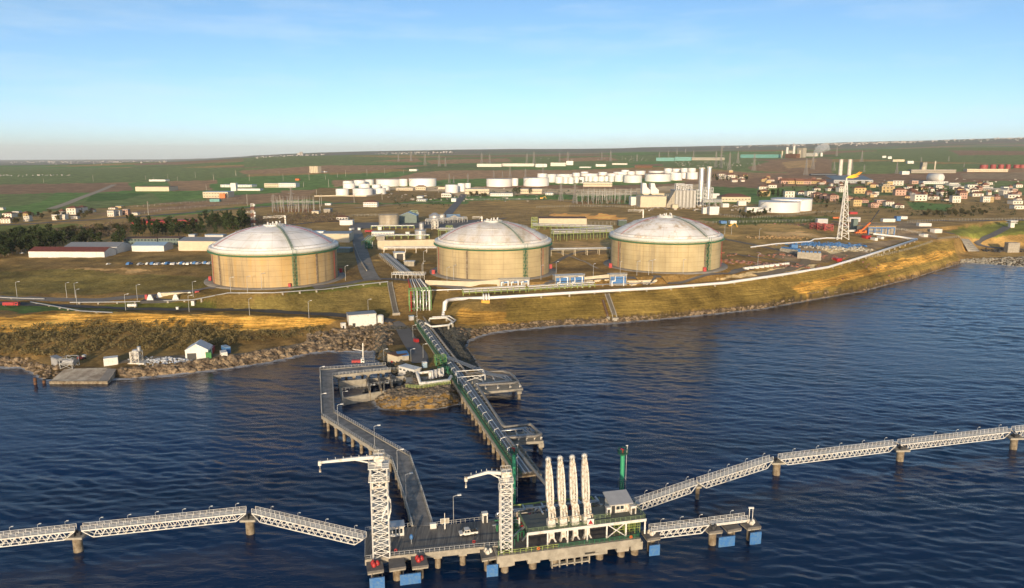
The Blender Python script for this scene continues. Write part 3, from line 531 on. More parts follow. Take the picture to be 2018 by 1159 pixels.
# ================================================================== LNG TANKS
def streak(name, c1, c2, c3, sc=(.5,.5,.03), lift=.294, ang=5.09):
    m = bpy.data.materials.new(name); m.use_nodes = True; t = m.node_tree; b = t.nodes['Principled BSDF']; b.inputs['Roughness'].default_value = .8
    tcn = t.nodes.new('ShaderNodeTexCoord'); mpn = t.nodes.new('ShaderNodeMapping'); mpn.inputs['Scale'].default_value = sc; n = t.nodes.new('ShaderNodeTexNoise'); n.inputs['Scale'].default_value = .35; n.inputs['Detail'].default_value = 7; n.inputs['Roughness'].default_value = .7
    t.links.new(tcn.outputs['Object'], mpn.inputs[0]); t.links.new(mpn.outputs[0], n.inputs['Vector'])
    rp = t.nodes.new('ShaderNodeValToRGB'); e = rp.color_ramp.elements; e[0].position = .36; e[0].color = (*c3,1); e[1].position = .62; e[1].color = (*c1,1); q = e.new(.47); q.color = (*c2,1)
    t.links.new(n.outputs[0], rp.inputs[0]); n2 = t.nodes.new('ShaderNodeTexNoise'); n2.inputs['Scale'].default_value = .06; n2.inputs['Detail'].default_value = 4; t.links.new(tcn.outputs['Object'], n2.inputs['Vector'])
    mr = t.nodes.new('ShaderNodeMapRange'); mr.inputs[1].default_value = .3; mr.inputs[2].default_value = .7; mr.inputs[3].default_value = .72; mr.inputs[4].default_value = 1.12; t.links.new(n2.outputs[0], mr.inputs[0])
    mx = t.nodes.new('ShaderNodeMixRGB'); mx.blend_type = 'MULTIPLY'; mx.inputs[0].default_value = 1; t.links.new(rp.outputs[0], mx.inputs[1]); t.links.new(mr.outputs[0], mx.inputs[2])
    sx = t.nodes.new('ShaderNodeSeparateXYZ'); t.links.new(tcn.outputs['Object'], sx.inputs[0]); a2 = t.nodes.new('ShaderNodeMath'); a2.operation = 'ARCTAN2'; t.links.new(sx.outputs[1], a2.inputs[0]); t.links.new(sx.outputs[0], a2.inputs[1]); prev = mx.outputs[0]
    for src, fq, wd, dk in ((sx.outputs[2], lift, .08, .80), (a2.outputs[0], ang, .04, .86)):
        f1 = t.nodes.new('ShaderNodeMath'); f1.operation = 'MULTIPLY'; f1.inputs[1].default_value = fq; f2 = t.nodes.new('ShaderNodeMath'); f2.operation = 'FRACT'; f3 = t.nodes.new('ShaderNodeMath'); f3.operation = 'LESS_THAN'; f3.inputs[1].default_value = wd; m5 = t.nodes.new('ShaderNodeMixRGB'); m5.blend_type = 'MULTIPLY'; m5.inputs[2].default_value = (dk,dk*.97,dk*.93,1)
        t.links.new(src, f1.inputs[0]); t.links.new(f1.outputs[0], f2.inputs[0]); t.links.new(f2.outputs[0], f3.inputs[0]); t.links.new(f3.outputs[0], m5.inputs[0]); t.links.new(prev, m5.inputs[1]); prev = m5.outputs[0]
    t.links.new(prev, b.inputs['Base Color'])
    MATS[name] = m; return m
WALL = [streak('tank_concrete_a',(.50,.33,.13),(.47,.35,.19),(.27,.20,.11)), streak('tank_concrete_b',(.50,.40,.22),(.46,.36,.20),(.33,.27,.17)), streak('tank_concrete_c',(.50,.41,.24),(.46,.36,.19),(.33,.27,.17))]
DOME = [streak('dome_white',(.86,.84,.83),(.84,.82,.80),(.76,.71,.66),(.3,.3,.3),.25,3.82), streak('dome_stained',(.84,.81,.78),(.76,.69,.60),(.62,.52,.38),(.35,.10,.2),.25,3.82), streak('dome_speckled',(.86,.83,.81),(.82,.78,.73),(.55,.42,.29),(.4,.4,.4),.25,3.82)]
GRN = mat('green_gallery_paint',(.05,.22,.11),.6,0,.25,1)
TR, TW, TA = 39.6, 20.4, 35.0
RS = (TR*TR+(TA-22)**2)/(2*(TA-22))
def dz(r): return 22.7+(TA-22.7)*(1-(abs(r)/TR)**2.25)
TL = ['white-domed concrete gas storage tank, leftmost of the three','white-domed concrete gas storage tank with brown streaked roof, middle one','white-domed concrete gas storage tank with rust speckled roof, rightmost of the three']
for i, (x, y, z) in enumerate(TANKS):
    t = thing('gas_storage_tank', TL[i], 'storage tank', (x,y,z), 0, 'concrete gas storage tanks on the bluff')
    f0 = math.atan2(-y, -x)                       # direction of the camera
    mb = MB(); mb.lathe([(TR,-1),(TR,TW)], 96); mb.lathe([(TR+.06,6.7),(TR+.12,6.8),(TR+.06,6.9)],96); mb.lathe([(TR+.06,13.6),(TR+.12,13.7),(TR+.06,13.8)],96); w_ = mb.build('wall', WALL[i], t)
    for a in ((-1.0,.66,2.4,3.9),(-.45,.95,2.3,3.8),(-.9,.75,2.3,3.9))[i]:
        mb = MB(); r = TR+.3; c, s = math.cos(f0+a), math.sin(f0+a); mb.cbox((c*r,s*r,0), .5, 1.1, TW-.4, f0+a); mb.build('buttress', M['conc_d'], t)
    mb = MB(); mb.lathe([(TR-.3,TW+2.0)]+[(r, dz(r)) for r in np.linspace(TR-.8,.05,22)], 96); d_ = mb.build('dome', DOME[i], t)
    mb = MB(); mb.lathe([(TR,TW+.02),(TR+1.3,TW+.02),(TR+1.4,TW+2.1),(TR+.9,TW+2.6),(TR-.6,TW+2.6)], 96); mb.build('roof_edge', M['white'], t)
    mb = MB(); mb.lathe([(TR+.1,TW-1.5),(TR+1.5,TW-.75),(TR+2.1,TW-.75),(TR+2.1,TW-.5),(TR+.1,TW-.5)], 96)
    for k in range(64):
        a = 2*math.pi*k/64; c, s = math.cos(a), math.sin(a); mb.bar((c*(TR+2.05),s*(TR+2.05),TW-.6),(c*(TR+2.05),s*(TR+2.05),TW+.5),.1)
    P = [(math.cos(2*math.pi*k/64)*(TR+2.2), math.sin(2*math.pi*k/64)*(TR+2.2), TW+.5) for k in range(65)]; mb.ring(P, .09); mb.build('gallery', GRN, t)
    for r, h_ in ((38.2,.9),(24,.5),(11,.5)):
        mb = MB(); n = int(r*1.7); P = [(math.cos(2*math.pi*k/n)*r, math.sin(2*math.pi*k/n)*r, dz(r)+h_) for k in range(n+1)]; mb.ring(P, .16)
        for p in P[:-1]: mb.bar((p[0],p[1],p[2]-h_-.1), p, .14)
        mb.build('roof_pipe_ring', M['steel'], t)
    a = f0 + math.asin((.26,.51,.71)[i]); ca, sa = math.cos(a), math.sin(a); ta = Vector((-sa, ca, 0)); ra = Vector((ca, sa, 0))
    mb = MB(); o = ra*(TR+1.2)
    for j in (-1,1):
        for e in (-.2,1.8): mb.bar(o+ta*j*1.1+ra*e, o+ta*j*1.1+ra*e+Vector((0,0,TW+3.2)), .2)
    n = 9
    for k in range(n):
        z0 = TW*k/n; z1 = TW*(k+1)/n; s_ = 1 if k % 2 else -1
        for e in (-.2,1.8): mb.bar(o+ta*s_*1.1+ra*e+Vector((0,0,z0)), o-ta*s_*1.1+ra*e+Vector((0,0,z1)), .14)
        mb.bar(o-ta*1.1+ra*.8+Vector((0,0,z1)), o+ta*1.1+ra*.8+Vector((0,0,z1)), 1.4, .1)
        mb.bar(o-ta*s_*1.1+ra*.4+Vector((0,0,z0)), o+ta*s_*1.1+ra*.4+Vector((0,0,z1)), .5, .16)
    mb.build('stair_tower', M['green'], t)
    mb = MB(); b0 = ra*(TR-.2)
    pts = [ra*r+Vector((0,0,dz(max(r,0))+.5)) for r in np.linspace(TR-.6,6,14)]
    for p, q in zip(pts[:-1], pts[1:]):
        mb.bar(p, q, 1.5, .12)
        for s_ in (-.8,.8):
            mb.bar(p+ta*s_+Vector((0,0,1)), q+ta*s_+Vector((0,0,1)), .13); mb.bar(p+ta*s_, p+ta*s_+Vector((0,0,1)), .13); mb.bar(p+ta*s_-Vector((0,0,.7)), p+ta*s_, .16)
    mb.build('roof_stair', mat('grey_green_grating',(.25,.30,.24),.6), t)
    for a2 in ((-1.25,1.15),(-1.2,1.0),(-.95,1.45))[i]:
        c, s = math.cos(f0+a2), math.sin(f0+a2); mb = MB(); mb.tube([(c*(TR+.5),s*(TR+.5),0),(c*(TR+.5),s*(TR+.5),TW-1)], .14, 6); mb.tube([(c*r,s*r,dz(r)+.35) for r in np.linspace(TR-1,8,9)], .13, 6); mb.build('fire_water_pipe', M['red'], t)
    mb = MB()
    for k in range(9):
        aa = k*.7; r = 2+3.2*((k*37) % 10)/10; zz = dz(r); mb.cyl(math.cos(aa)*r, math.sin(aa)*r, zz-.2, zz+1.2+((k*13) % 7)*.25, .45, n=10)
    mb.lathe([(6.5,dz(6.5)+.05),(6.5,dz(6.5)+1.0),(6.3,dz(6.5)+1.0)], 24); mb.build('roof_nozzles', M['white'], t)
    # pipe davit on the roof
    mb = MB(); hx = (6,-8,-16)[i]; hz_ = dz(abs(hx)*.8); hh = (5.4,2.6,5.2)[i]; b_ = Vector((hx, 6, hz_-.4)); tp = b_+Vector((0,0,hh+1)); 
    L_ = (-15,-7,-11)[i]
    for oz in (0,-.9): mb.tube([tp+Vector((0,0,oz)), tp+Vector((L_,1,oz-.9 if i==0 else oz-.4))], .18, 6)
    mb.bar(b_, tp, .9); mb.bar(tp, tp+Vector((L_*.3,0,-2.2)), .2); mb.build('davit', M['offwhite'], t)
# ================================================================== helpers for steelwork
def rail(mb, pts, h=1.1, step=1.8, w=.09, mids=1):
    for p, q in zip(pts[:-1], pts[1:]):
        p = Vector(p); q = Vector(q); n = max(1, int((q-p).length/step)); up = Vector((0,0,h))
        mb.bar(p+up, q+up, w)
        for m_ in range(mids): mb.bar(p+up*((m_+1)/(mids+1)), q+up*((m_+1)/(mids+1)), w*.8)
        for k in range(n+1): c = p.lerp(q, k/n); mb.bar(c, c+up, w)
def lattice(mb, z0, z1, h0, h1, n, w, bw=None, cx=0, cy=0):
    bw = bw or w*.6
    def c(k): f = k/n; hh = h0+(h1-h0)*f; z = z0+(z1-z0)*f; return [Vector((cx+sx*hh, cy+sy*hh, z)) for sx, sy in ((-1,-1),(1,-1),(1,1),(-1,1))]
    for k in range(n):
        a, b = c(k), c(k+1)
        for j in range(4):
            mb.bar(a[j], b[j], w); mb.bar(a[j], b[(j+1)%4], bw); mb.bar(a[(j+1)%4], b[j], bw); mb.bar(b[j], b[(j+1)%4], bw)
def rel(pts, o): return [(p.x-o.x, p.y-o.y) for p in pts]
# lamp posts -----------------------------------------------------------------
def lamp_proto(name, h, r, arm, label, m=None, hs=1):
    t = thing(name, label, 'street lamp')
    mb = MB(); mb.cyl(0,0,-.3,h,r,r*.6,8); mb.build('pole', m or M['steel'], t)
    mb = MB(); mb.bar((0,0,h-.05),(arm,0,h+.25),r*1.3); mb.build('arm', m or M['steel'], t)
    mb = MB(); mb.box(arm-.1,-.28*hs,h+.2-.08*hs,arm+.9*hs,.28*hs,h+.2+.2*hs); mb.build('lamp_head', M['white'], t)
    return remember(t)
_used = {}
def lamp(proto, loc, rz, label, group):
    if proto.name in _used: o = dup(proto, loc, rz, label)
    else: _used[proto.name] = 1; o = proto; o.location = loc; o.rotation_euler = (0,0,rz); o['label'] = label
    o['group'] = group; return o
LP_J = lamp_proto('lamp_post', 7.6, .11, 1.2, 'x'); LP_C = lamp_proto('walkway_lamp', 2.0, .07, .5, 'x', hs=.45); LP_S = lamp_proto('lamp_post', 9.5, .15, 1.4, 'x')
# ================================================================== ROAD TRESTLE
ZD = 5.0
PO = [at(*p, ZD) for p in ((760,719.5),(631,729),(634.5,820),(773,908),(797,980),(813,1037))]
PI_ = [at(*p, ZD) for p in ((770,729),(655,741),(658.5,813),(808,899),(833,972),(853,1036))]
o = at(640,780,0); t = thing('road_trestle', 'concrete road trestle bending over the water from the pump island to the loading jetty', 'trestle', o)
V = [Vector((p.x-o.x,p.y-o.y,0)) for p in PO]; U_ = [Vector((p.x-o.x,p.y-o.y,0)) for p in PI_]
mb = MB()
for i in range(5):
    q = [V[i],V[i+1],U_[i+1],U_[i]]; mb.prism([(a.x,a.y) for a in q], ZD-.75, ZD)
mb.build('deck', mat('trestle_deck',(.30,.28,.25),.85,0,.45,.35,(.15,.14,.13)), t)
mb = MB()
for S in (V, U_):
    for a, b in zip(S[:-1], S[1:]): mb.bar(a+Vector((0,0,ZD-.35)), b+Vector((0,0,ZD-.35)), .5, 1.25)
mb.build('edge_beam', M['conc'], t)
mb = MB(); rail(mb, [p+Vector((0,0,ZD+.27)) for p in V], 1.0, 1.5, .09); rail(mb, [p+Vector((0,0,ZD+.27)) for p in U_], 1.0, 1.5, .09); mb.build('handrail', M['steel'], t)
for i, n in ((0,4),(1,5),(2,8),(3,4),(4,2)):
    for k in range(n):
        f = (k+.5)/n; a = V[i].lerp(V[i+1], f); b = U_[i].lerp(U_[i+1], f); d = (b-a).normalized(); a2 = a+d*.35; b2 = b-d*.35
        mb = MB(); mb.bar(a2+Vector((0,0,ZD-1.35)), b2+Vector((0,0,ZD-1.35)), 1.3, 1.1); mb.build('pile_cap', M['conc'], t)
        for c in (a2+d*.5, b2-d*.5):
            mb = MB(); mb.cyl(c.x,c.y,-8,ZD-1.9,.55,n=12); mb.build('pile', M['conc_d'], t)
GJ = 'lamp posts along the road trestle'
for i, (a, b, l) in enumerate((((632,758),4,'lamp post at the far bend of the road trestle'),((634,815),0,'lamp post on the outer rail of the trestle leg that runs toward shore'),((666.5,838),0,'lamp post on the slanting trestle leg nearest its landward bend'),((738.5,883),0,'lamp post on the slanting trestle leg behind the white gangway tower'),((783.5,934),0,'lamp post at the seaward bend of the road trestle'),((800.5,985),0,'lamp post on the last trestle leg above the jetty deck'))):
    lamp(LP_J, at(*a, ZD), .25, l, GJ)
lamp(LP_J, at(894,1031,ZD), .2, 'single lamp post at the back rail of the jetty deck behind the pickup', 'lamp posts along the road trestle')
# ================================================================== JETTY DECK (left) and LOADING PLATFORM (right)
o = at(850,1070,0); t = thing('jetty_deck', 'flat grey concrete jetty deck where the road trestle ends', 'jetty deck', o)
poly = rel([at(*p, ZD) for p in ((719,1104),(767,1097),(944,1079),(985,1076),(985,1026),(953,1026),(853,1037),(813,1038),(720,1047))], o)
mb = MB(); mb.prism(poly, ZD-.9, ZD+.004)
mb.build('deck', mat('planked_deck',(.24,.22,.19),.85,0,.5,1.6,(.085,.08,.075),stretch=(1.5,.06,1)), t)
mb = MB(); f = [Vector((*p, ZD-.55)) for p in poly[:4]]; 
for a, b in zip(f[:-1], f[1:]): mb.bar(a, b, .5, 1.5)
mb.build('edge_beam', M['conc'], t)
mb = MB(); pl = [Vector((*p, ZD)) for p in poly]; rail(mb, pl[0:4], 1.1, 1.2, .1); rail(mb, [pl[5],pl[6]], 1.1, 1.2, .1); rail(mb, [pl[7],pl[8],pl[0]], 1.1, 1.2, .1); mb.build('handrail', M['steel'], t)
for (a, b) in ((735,1094),(790,1090),(862,1084),(911,1079),(960,1076),(735,1062),(800,1058),(862,1052),(911,1046),(965,1042)):
    c = at(a, b, ZD)-o; mb = MB(); mb.cbox((c.x,c.y+.6,ZD-2.1), 2.0, 2.0, 1.2, .13); mb.build('pile_cap', M['conc'], t); mb = MB(); mb.cyl(c.x,c.y+.6,-8,ZD-2.1,.72); mb.build('pile', M['conc_d'], t)
for (a, b) in ((780,1090),(934,1073)): 
    c = at(a, b, ZD)-o; mb = MB(); mb.lathe([(.3,-.12),(.45,0),(.3,.12),(.15,0),(.3,-.12)], 12); ob = mb.build('lifebuoy', M['red'], t, (c.x, c.y, ZD+.75)); ob.rotation_euler = (math.pi/2,0,.1)
o = at(1110,1060,0); t = thing('loading_platform', 'two-level concrete loading platform carrying the four white loading arms', 'loading platform', o)
Bp = [at(*p, ZD) for p in ((979,1096),(1262,1060.5),(1240,985),(1120,975),(988,1004))]; poly = rel(Bp, o)
mb = MB(); mb.prism(poly, ZD-1.0, ZD); mb.build('deck', M['deck'], t)
F0, F1 = Vector((*poly[0],0)), Vector((*poly[1],0)); ex = (F1-F0).normalized(); ey = Vector((-ex.y, ex.x, 0)); LB = (F1-F0).length; JA = math.atan2(ex.y, ex.x)
def jb(mb, x0, x1, y0, y1, z0, z1):      # box in the platform frame
    P = [F0+ex*x+ey*y for x, y in ((x0,y0),(x1,y0),(x1,y1),(x0,y1))]; mb.prism([(p.x,p.y) for p in P], z0, z1)
def jp(x, y, z): p = F0+ex*x+ey*y; return Vector((p.x,p.y,z))
mb = MB(); jb(mb, 0, LB, -.3, .55, ZD-1.9, ZD+.02); jb(mb, 3.4, 4.4, -.25, .5, ZD-2.9, ZD-1.9); jb(mb, LB*.235, LB*.6, -.32, .45, ZD-2.4, ZD-1.9); jb(mb, LB*.36, LB*.7, -.31, .45, ZD-2.9, ZD-2.4); jb(mb,-.004,.6,.55,22,ZD-1.8,ZD-.02); jb(mb,LB-.6,LB+.004,.55,24,ZD-1.8,ZD-.02); mb.build('edge_beam', M['conc'], t)
for k, fx in enumerate((.06,.25,.40,.72,.875,.975)):
    for y in (1.2, 10, 19):
        mb = MB(); jb(mb, LB*fx-1.6, LB*fx+1.6, y-1.3, y+1.3, ZD-3.1, ZD-1.0); mb.build('pile_cap', M['conc'], t)
        c = jp(LB*fx, y, 0); mb = MB(); mb.cyl(c.x,c.y,-8,ZD-3.1,.95); mb.build('pile', M['conc_d'], t)
mb = MB(); x0, x1 = LB*.375, LB*.635
for k in range(6): x = x0+(x1-x0)*k/5; jb(mb, x-.15, x+.15, -.2, .9, -1.5, ZD-2.9)
jb(mb, x0-.15, x1+.15, -.2, .9, .5, .8); mb.build('fender_frame', M['conc'], t)
mb = MB(); rail(mb, [jp(.4,.1,ZD), jp(LB*.42,.1,ZD)], 1.1, 1.3, .1); mb.build('handrail', M['yellow'] if 0 else M['lime'], t)
mb = MB(); rail(mb, [jp(LB*.42,.1,ZD), jp(LB-.2,.1,ZD), jp(LB-.2,23,ZD)], 1.1, 1.3, .11, 2); mb.build('handrail', M['green'], t)
for fx in (.28,.93):
    c = jp(LB*fx,-.1,ZD+.7); mb = MB(); mb.lathe([(.3,-.12),(.45,0),(.3,.12),(.15,0),(.3,-.12)], 12); ob = mb.build('lifebuoy', M['orange'], t, c); ob.rotation_euler = (math.pi/2,0,JA)
# upper floor
ZU = 9.2
U0 = at(1040,1050,ZU)-o; U1 = at(1270,1020,ZU)-o
def juv(v): d = Vector((v.x,v.y,0))-F0; return d.dot(ex), d.dot(ey)
(ua, va), (ub, vb) = juv(U0), juv(U1); ya = min(va, vb); DU = 9.0
mb = MB(); jb(mb, ua, ub, ya, ya+DU, ZU-.3, ZU); mb.build('upper_deck', mat('grating_floor',(.12,.13,.11),.7), t)
mb = MB(); jb(mb, ua-.2, ub+.2, ya-.25, ya-.002, ZU-.62, ZU+.1)
for k in range(7):
    x = ua+(ub-ua)*k/6
    for y in (ya+.2, ya+DU-.3): p = jp(x,y,ZD); mb.bar(p, jp(x,y,ZU-.3), .38)
for k in (3,4,5):
    xa, xb = ua+(ub-ua)*k/6, ua+(ub-ua)*(k+1)/6
    if k == 4: mb.bar(jp(xa,ya+.2,ZD), jp(xb,ya+.2,ZU-.4), .22); mb.bar(jp(xb,ya+.22,ZD), jp(xa,ya+.22,ZU-.4), .22)
mb.build('frame', M['white'], t)
mb = MB(); rail(mb, [jp(ua,ya+DU,ZU), jp(ua,ya,ZU), jp(ub,ya,ZU), jp(ub,ya+DU,ZU)], 1.1, 1.3, .09, 2); rail(mb, [jp(ua+5.5,ya+1.4,ZU+.6), jp(ub-9,ya+1.4,ZU+.6)], 1.2, 1.3, .1, 2); mb.build('upper_handrail', mat('dull_green_paint',(.17,.23,.11),.6), t)
mb = MB()
for k in range(9):
    x = ua-6+k*.9; y = 5+(k*3.7) % 9; mb.tube([jp(x,y,ZD), jp(x,y,ZD+1.4+(k%3)*.5), jp(x+1.6,y+.6,ZD+1.4+(k%3)*.5), jp(x+1.6,y+.6,ZD+.1)], .16, 6)
for k in range(5): rail(mb, [jp(ua-7+k*1.3, 3+k*2.2, ZD), jp(ua-3+k*1.3, 3+k*2.2, ZD)], 2.2, 1.2, .1, 2)
mb.build('green_pipework', M['green'], t)
mb = MB()
for k in range(7): x = 3.8+k*5.2; mb.tube([jp(x,12,ZD+.9), jp(x,17,ZD+.9), jp(x,17,ZD+2.2), jp(x+2.4,17,ZD+2.2), jp(x+2.4,20,ZD+2.2)], .26, 8)
for k in range(4): x = ua+6+k*3.0; mb.tube([jp(x,ya+7.6,ZU+.5), jp(x,ya+11,ZU+.5), jp(x,ya+11,ZD+1.2), jp(x-7,ya+13,ZD+1.2)], .28, 8)
mb.tube([jp(11,9,ZD+3.2), jp(5,5.5,ZD+1.2)], .3, 8); mb.tube([jp(12.5,9,ZD+3.2), jp(7.5,4.5,ZD+.6)], .22, 8); mb.build('white_pipework', M['pipe'], t)
for k in range(5):
    y = 12.5+k*1.9; mb = MB(); mb.tube([jp(1.5+k,y,ZD+1.3+.25*k), jp(ub-4-k,y,ZD+1.3+.25*k), jp(ub-4-k,y-1.5,ZD+1.3+.25*k), jp(ub-4-k,y-1.5,ZD)], .22, 7)
    for j in range(8): x = 3+k+j*(ub-9)/8; mb.bar(jp(x,y,ZD), jp(x,y,ZD+1.2+.25*k), .18)
    mb.build('header_pipe', (M['pipe'],M['green'],M['pipe_b'],M['white'],M['lime'])[k], t)
for k in range(12):
    x = ua-5.5+(k*2.9)%(ub-ua+2); y = ya+DU+1.2+(k*1.7)%5; mb = MB(); c = jp(x,y,0); mb.cyl(c.x,c.y,ZD,ZD+1.6+(k%4)*.7,.35+.1*(k%3),n=9); mb.bar(c+Vector((0,0,ZD+1.5)), c+Vector((1.2,.3,ZD+1.5)), .25); mb.build('valve', (M['green'],M['steel'],M['offwhite'],M['red'])[k%4], t)
for k in range(10): mb = MB(); x = 2.5+(k*4.9) % 38; y = 13+(k*3.3) % 7; jb(mb, x, x+1.1+(k%3)*.5, y, y+.9, ZD, ZD+.9+(k%4)*.4); mb.build('equipment_cabinet', M['steel'], t)
mb = MB()
for k in range(6): rail(mb, [jp(ub-8+k*.4,ya+1+k*1.3,ZD), jp(ub-1,ya+1+k*1.3,ZD)], 2.8, 1.2, .11, 3)
mb.build('lower_pipe_supports', M['lime'], t)
mb = MB(); c = jp(ua+16.2,ya-.05,ZU+.2); d = ex*.9; u3 = Vector((0,0,1.5)); mb.add([c-d, c+d, c+d+u3, c-d+u3, c-d-ey*.06, c+d-ey*.06, c+d+u3-ey*.06, c-d+u3-ey*.06], [(0,1,2,3),(7,6,5,4),(0,4,5,1),(3,2,6,7),(0,3,7,4),(1,5,6,2)]); sg = mb.build('warning_sign', M['white'], t)
mb = MB(); c = c-ey*.075; mb.add([c-d*.75+u3*.12, c+d*.75+u3*.12, c+u3*.9], [(0,1,2)]); mb.build('red_triangle', M['red'], sg)
for x, y in ((8.5,14),(9.6,13.2),(8.9,11.5)): mb = MB(); jb(mb, x, x+1.1, y, y+.9, ZD, ZD+1.7); mb.build('fire_cabinet', M['red'], t)
# ------------------------------------------------------------------ loading arms
ARM = [((1087.4,1068),(1079.7,894)),((1110.6,1065),(1103,891.5)),((1134,1063),(1126.8,889.5)),((1157,1060),(1151,887))]
AL = ['leftmost of the four upright white loading arms','second from left of the four upright white loading arms','third from left of the four upright white loading arms','rightmost of the four upright white loading arms']
for i, (bp_, tp_) in enumerate(ARM):
    b_ = at(*bp_, ZD); zt = zat(tp_[1], b_.y+1.0); xt = xat(tp_[0], tp_[1], b_.y)-b_.x; hT = zt-ZD
    t = thing('ship_loader', AL[i], 'loading arm', b_, JA, 'white loading arms on the platform')
    lean = lambda z: 0.0; t.rotation_euler = (0, math.atan2(xt, hT), JA)
    mb = MB()
    for j in (-1,1): mb.add([(j*.95-.22,-.45,0),(j*.95+.22,-.45,0),(j*.95+.22,.45,0),(j*.95-.22,.45,0),(j*.25-.22,-.4,1.6),(j*.25+.22,-.4,1.6),(j*.25+.22,.4,1.6),(j*.25-.22,.4,1.6)], [(0,3,2,1),(4,5,6,7),(0,1,5,4),(1,2,6,5),(2,3,7,6),(3,0,4,7)])
    mb.box(-.62,-.55,1.1,.62,.55,6.6); mb.box(-.95,-.75,4.35,.95,.75,6.2); mb.build('pedestal', M['offwhite'], t)
    mb = MB(); mb.cyl(-.25,0,6.5,10.6,.36,n=10); mb.cyl(.62,.1,5.6,9.8,.3,n=10); mb.box(-.8,-.6,9.6,.75,.6,10.3); mb.tube([(.62,.1,9.6),(1.1,.1,9.2),(1.25,.1,7.2),(1.25,.3,6.2)], .2, 8); mb.tube([(.5,-.3,6.4),(1.5,-.3,6.4),(1.5,-.3,5.2)], .22, 8); mb.build('riser', M['offwhite'], t)
    prof = [(9.0,.55),(10.5,.85),(12.5,.98),(17.5,.90),(20.6,.66),(22.8,.26)]
    mb = MB()
    for k, (za, wa) in enumerate(prof[:-1]):
        zb, wb = prof[k+1]
        for j, (p0, p1) in enumerate(((-1,-.55),(-.28,.28),(.55,1))):
            y0 = -.45 if j != 1 else -.2; la, lb = lean(za), lean(zb)
            mb.add([(la+wa*p0,y0,za),(la+wa*p1,y0,za),(la+wa*p1,.45,za),(la+wa*p0,.45,za),(lb+wb*p0,y0,zb),(lb+wb*p1,y0,zb),(lb+wb*p1,.45,zb),(lb+wb*p0,.45,zb)], [(0,3,2,1),(4,5,6,7),(0,1,5,4),(1,2,6,5),(2,3,7,6),(3,0,4,7)])
    for k in range(14): z = 10.4+k*.8; wv = np.interp(z, [p[0] for p in prof], [p[1] for p in prof]); mb.box(lean(z)-wv*.9,-.38,z,lean(z)+wv*.9,.3,z+.16)
    mb.build('boom', M['offwhite'], t)
    mb = MB(); mb.lathe([(.05,-.3),(.72,-.3),(.78,0),(.72,.3),(.05,.3)], 18); ob = mb.build('sheave', M['steel'], t, (lean(hT-1.0), 0, hT-1.0)); ob.rotation_euler = (math.pi/2,0,0)
    mb = MB(); mb.tube([(lean(22)+.2,-.55,22),(lean(16)+.12,-.62,16),(lean(11)+.05,-.6,11),(.3,-.6,7.2)], .15, 6); mb.tube([(lean(22)-.3,-.55,22),(lean(11)-.35,-.6,10.5)], .09, 5); mb.build('product_line', M['offwhite'], t)
    mb = MB(); mb.box(.2,.5,7.6,1.3,1.7,9.1); mb.build('counterweight', M['offwhite'], t)
# ------------------------------------------------------------------ green fire-monitor towers
for (a, b, top, r, lab) in ((1013,989,882,.5,'slim green fire monitor tower standing close behind the right gangway tower'),(1225,970,884,.62,'green fire monitor tower standing alone at the right of the loading arms')):
    b_ = at(a, b, ZD); hh = zat(top, b_.y)-ZD; t = thing('monitor_tower', lab, 'monitor tower', b_, 0, 'green fire monitor towers')
    mb = MB(); mb.cyl(0,0,-.2,hh-1.6,r,n=14); mb.build('mast', mat('bright_green_paint',(.05,.36,.19),.5,0,.2,1), t)
    mb = MB(); mb.cyl(0,0,hh-2.0,hh-1.4,r,r*2.2,14); mb.cyl(0,0,hh-1.4,hh-1.25,r*2.4,n=14); P = [(r*2.3*math.cos(k*.5236), r*2.3*math.sin(k*.5236), hh-1.25) for k in range(13)]; rail(mb, P, 1.1, 2, .1); mb.build('gallery', M['green'], t)
    mb = MB(); mb.tube([(0,0,hh-1.3),(0,0,hh-.3),(-.5,-.5,hh+.1)], .2, 8); mb.cyl(0,0,hh-.6,hh-.2,.35,n=10); mb.build('monitor', M['red'], t)
    mb = MB(); 
    for s in (-.25,.25): mb.bar((r+.45,s,0),(r+.45,s,hh-.5),.09)
    for k in range(int(hh*1.5)): mb.bar((r+.45,-.25,k/1.5),(r+.45,.25,k/1.5),.06)
    mb.build('ladder', M['steel'], t)
    mb = MB(); mb.bar((r*2,0,hh-1.3),(r*2,0,hh+.9),.1); mb.box(r*2-.4,-.15,hh+.8,r*2+.2,.15,hh+1.0); mb.build('floodlight', M['white'], t)
    mb = MB(); P = [(r*1.8*math.cos(k*.7854), r*1.8*math.sin(k*.7854), 1.4) for k in range(9)]; rail(mb, P, 2.6, 2, .09, 3); mb.build('ladder_cage', M['steel'], t)
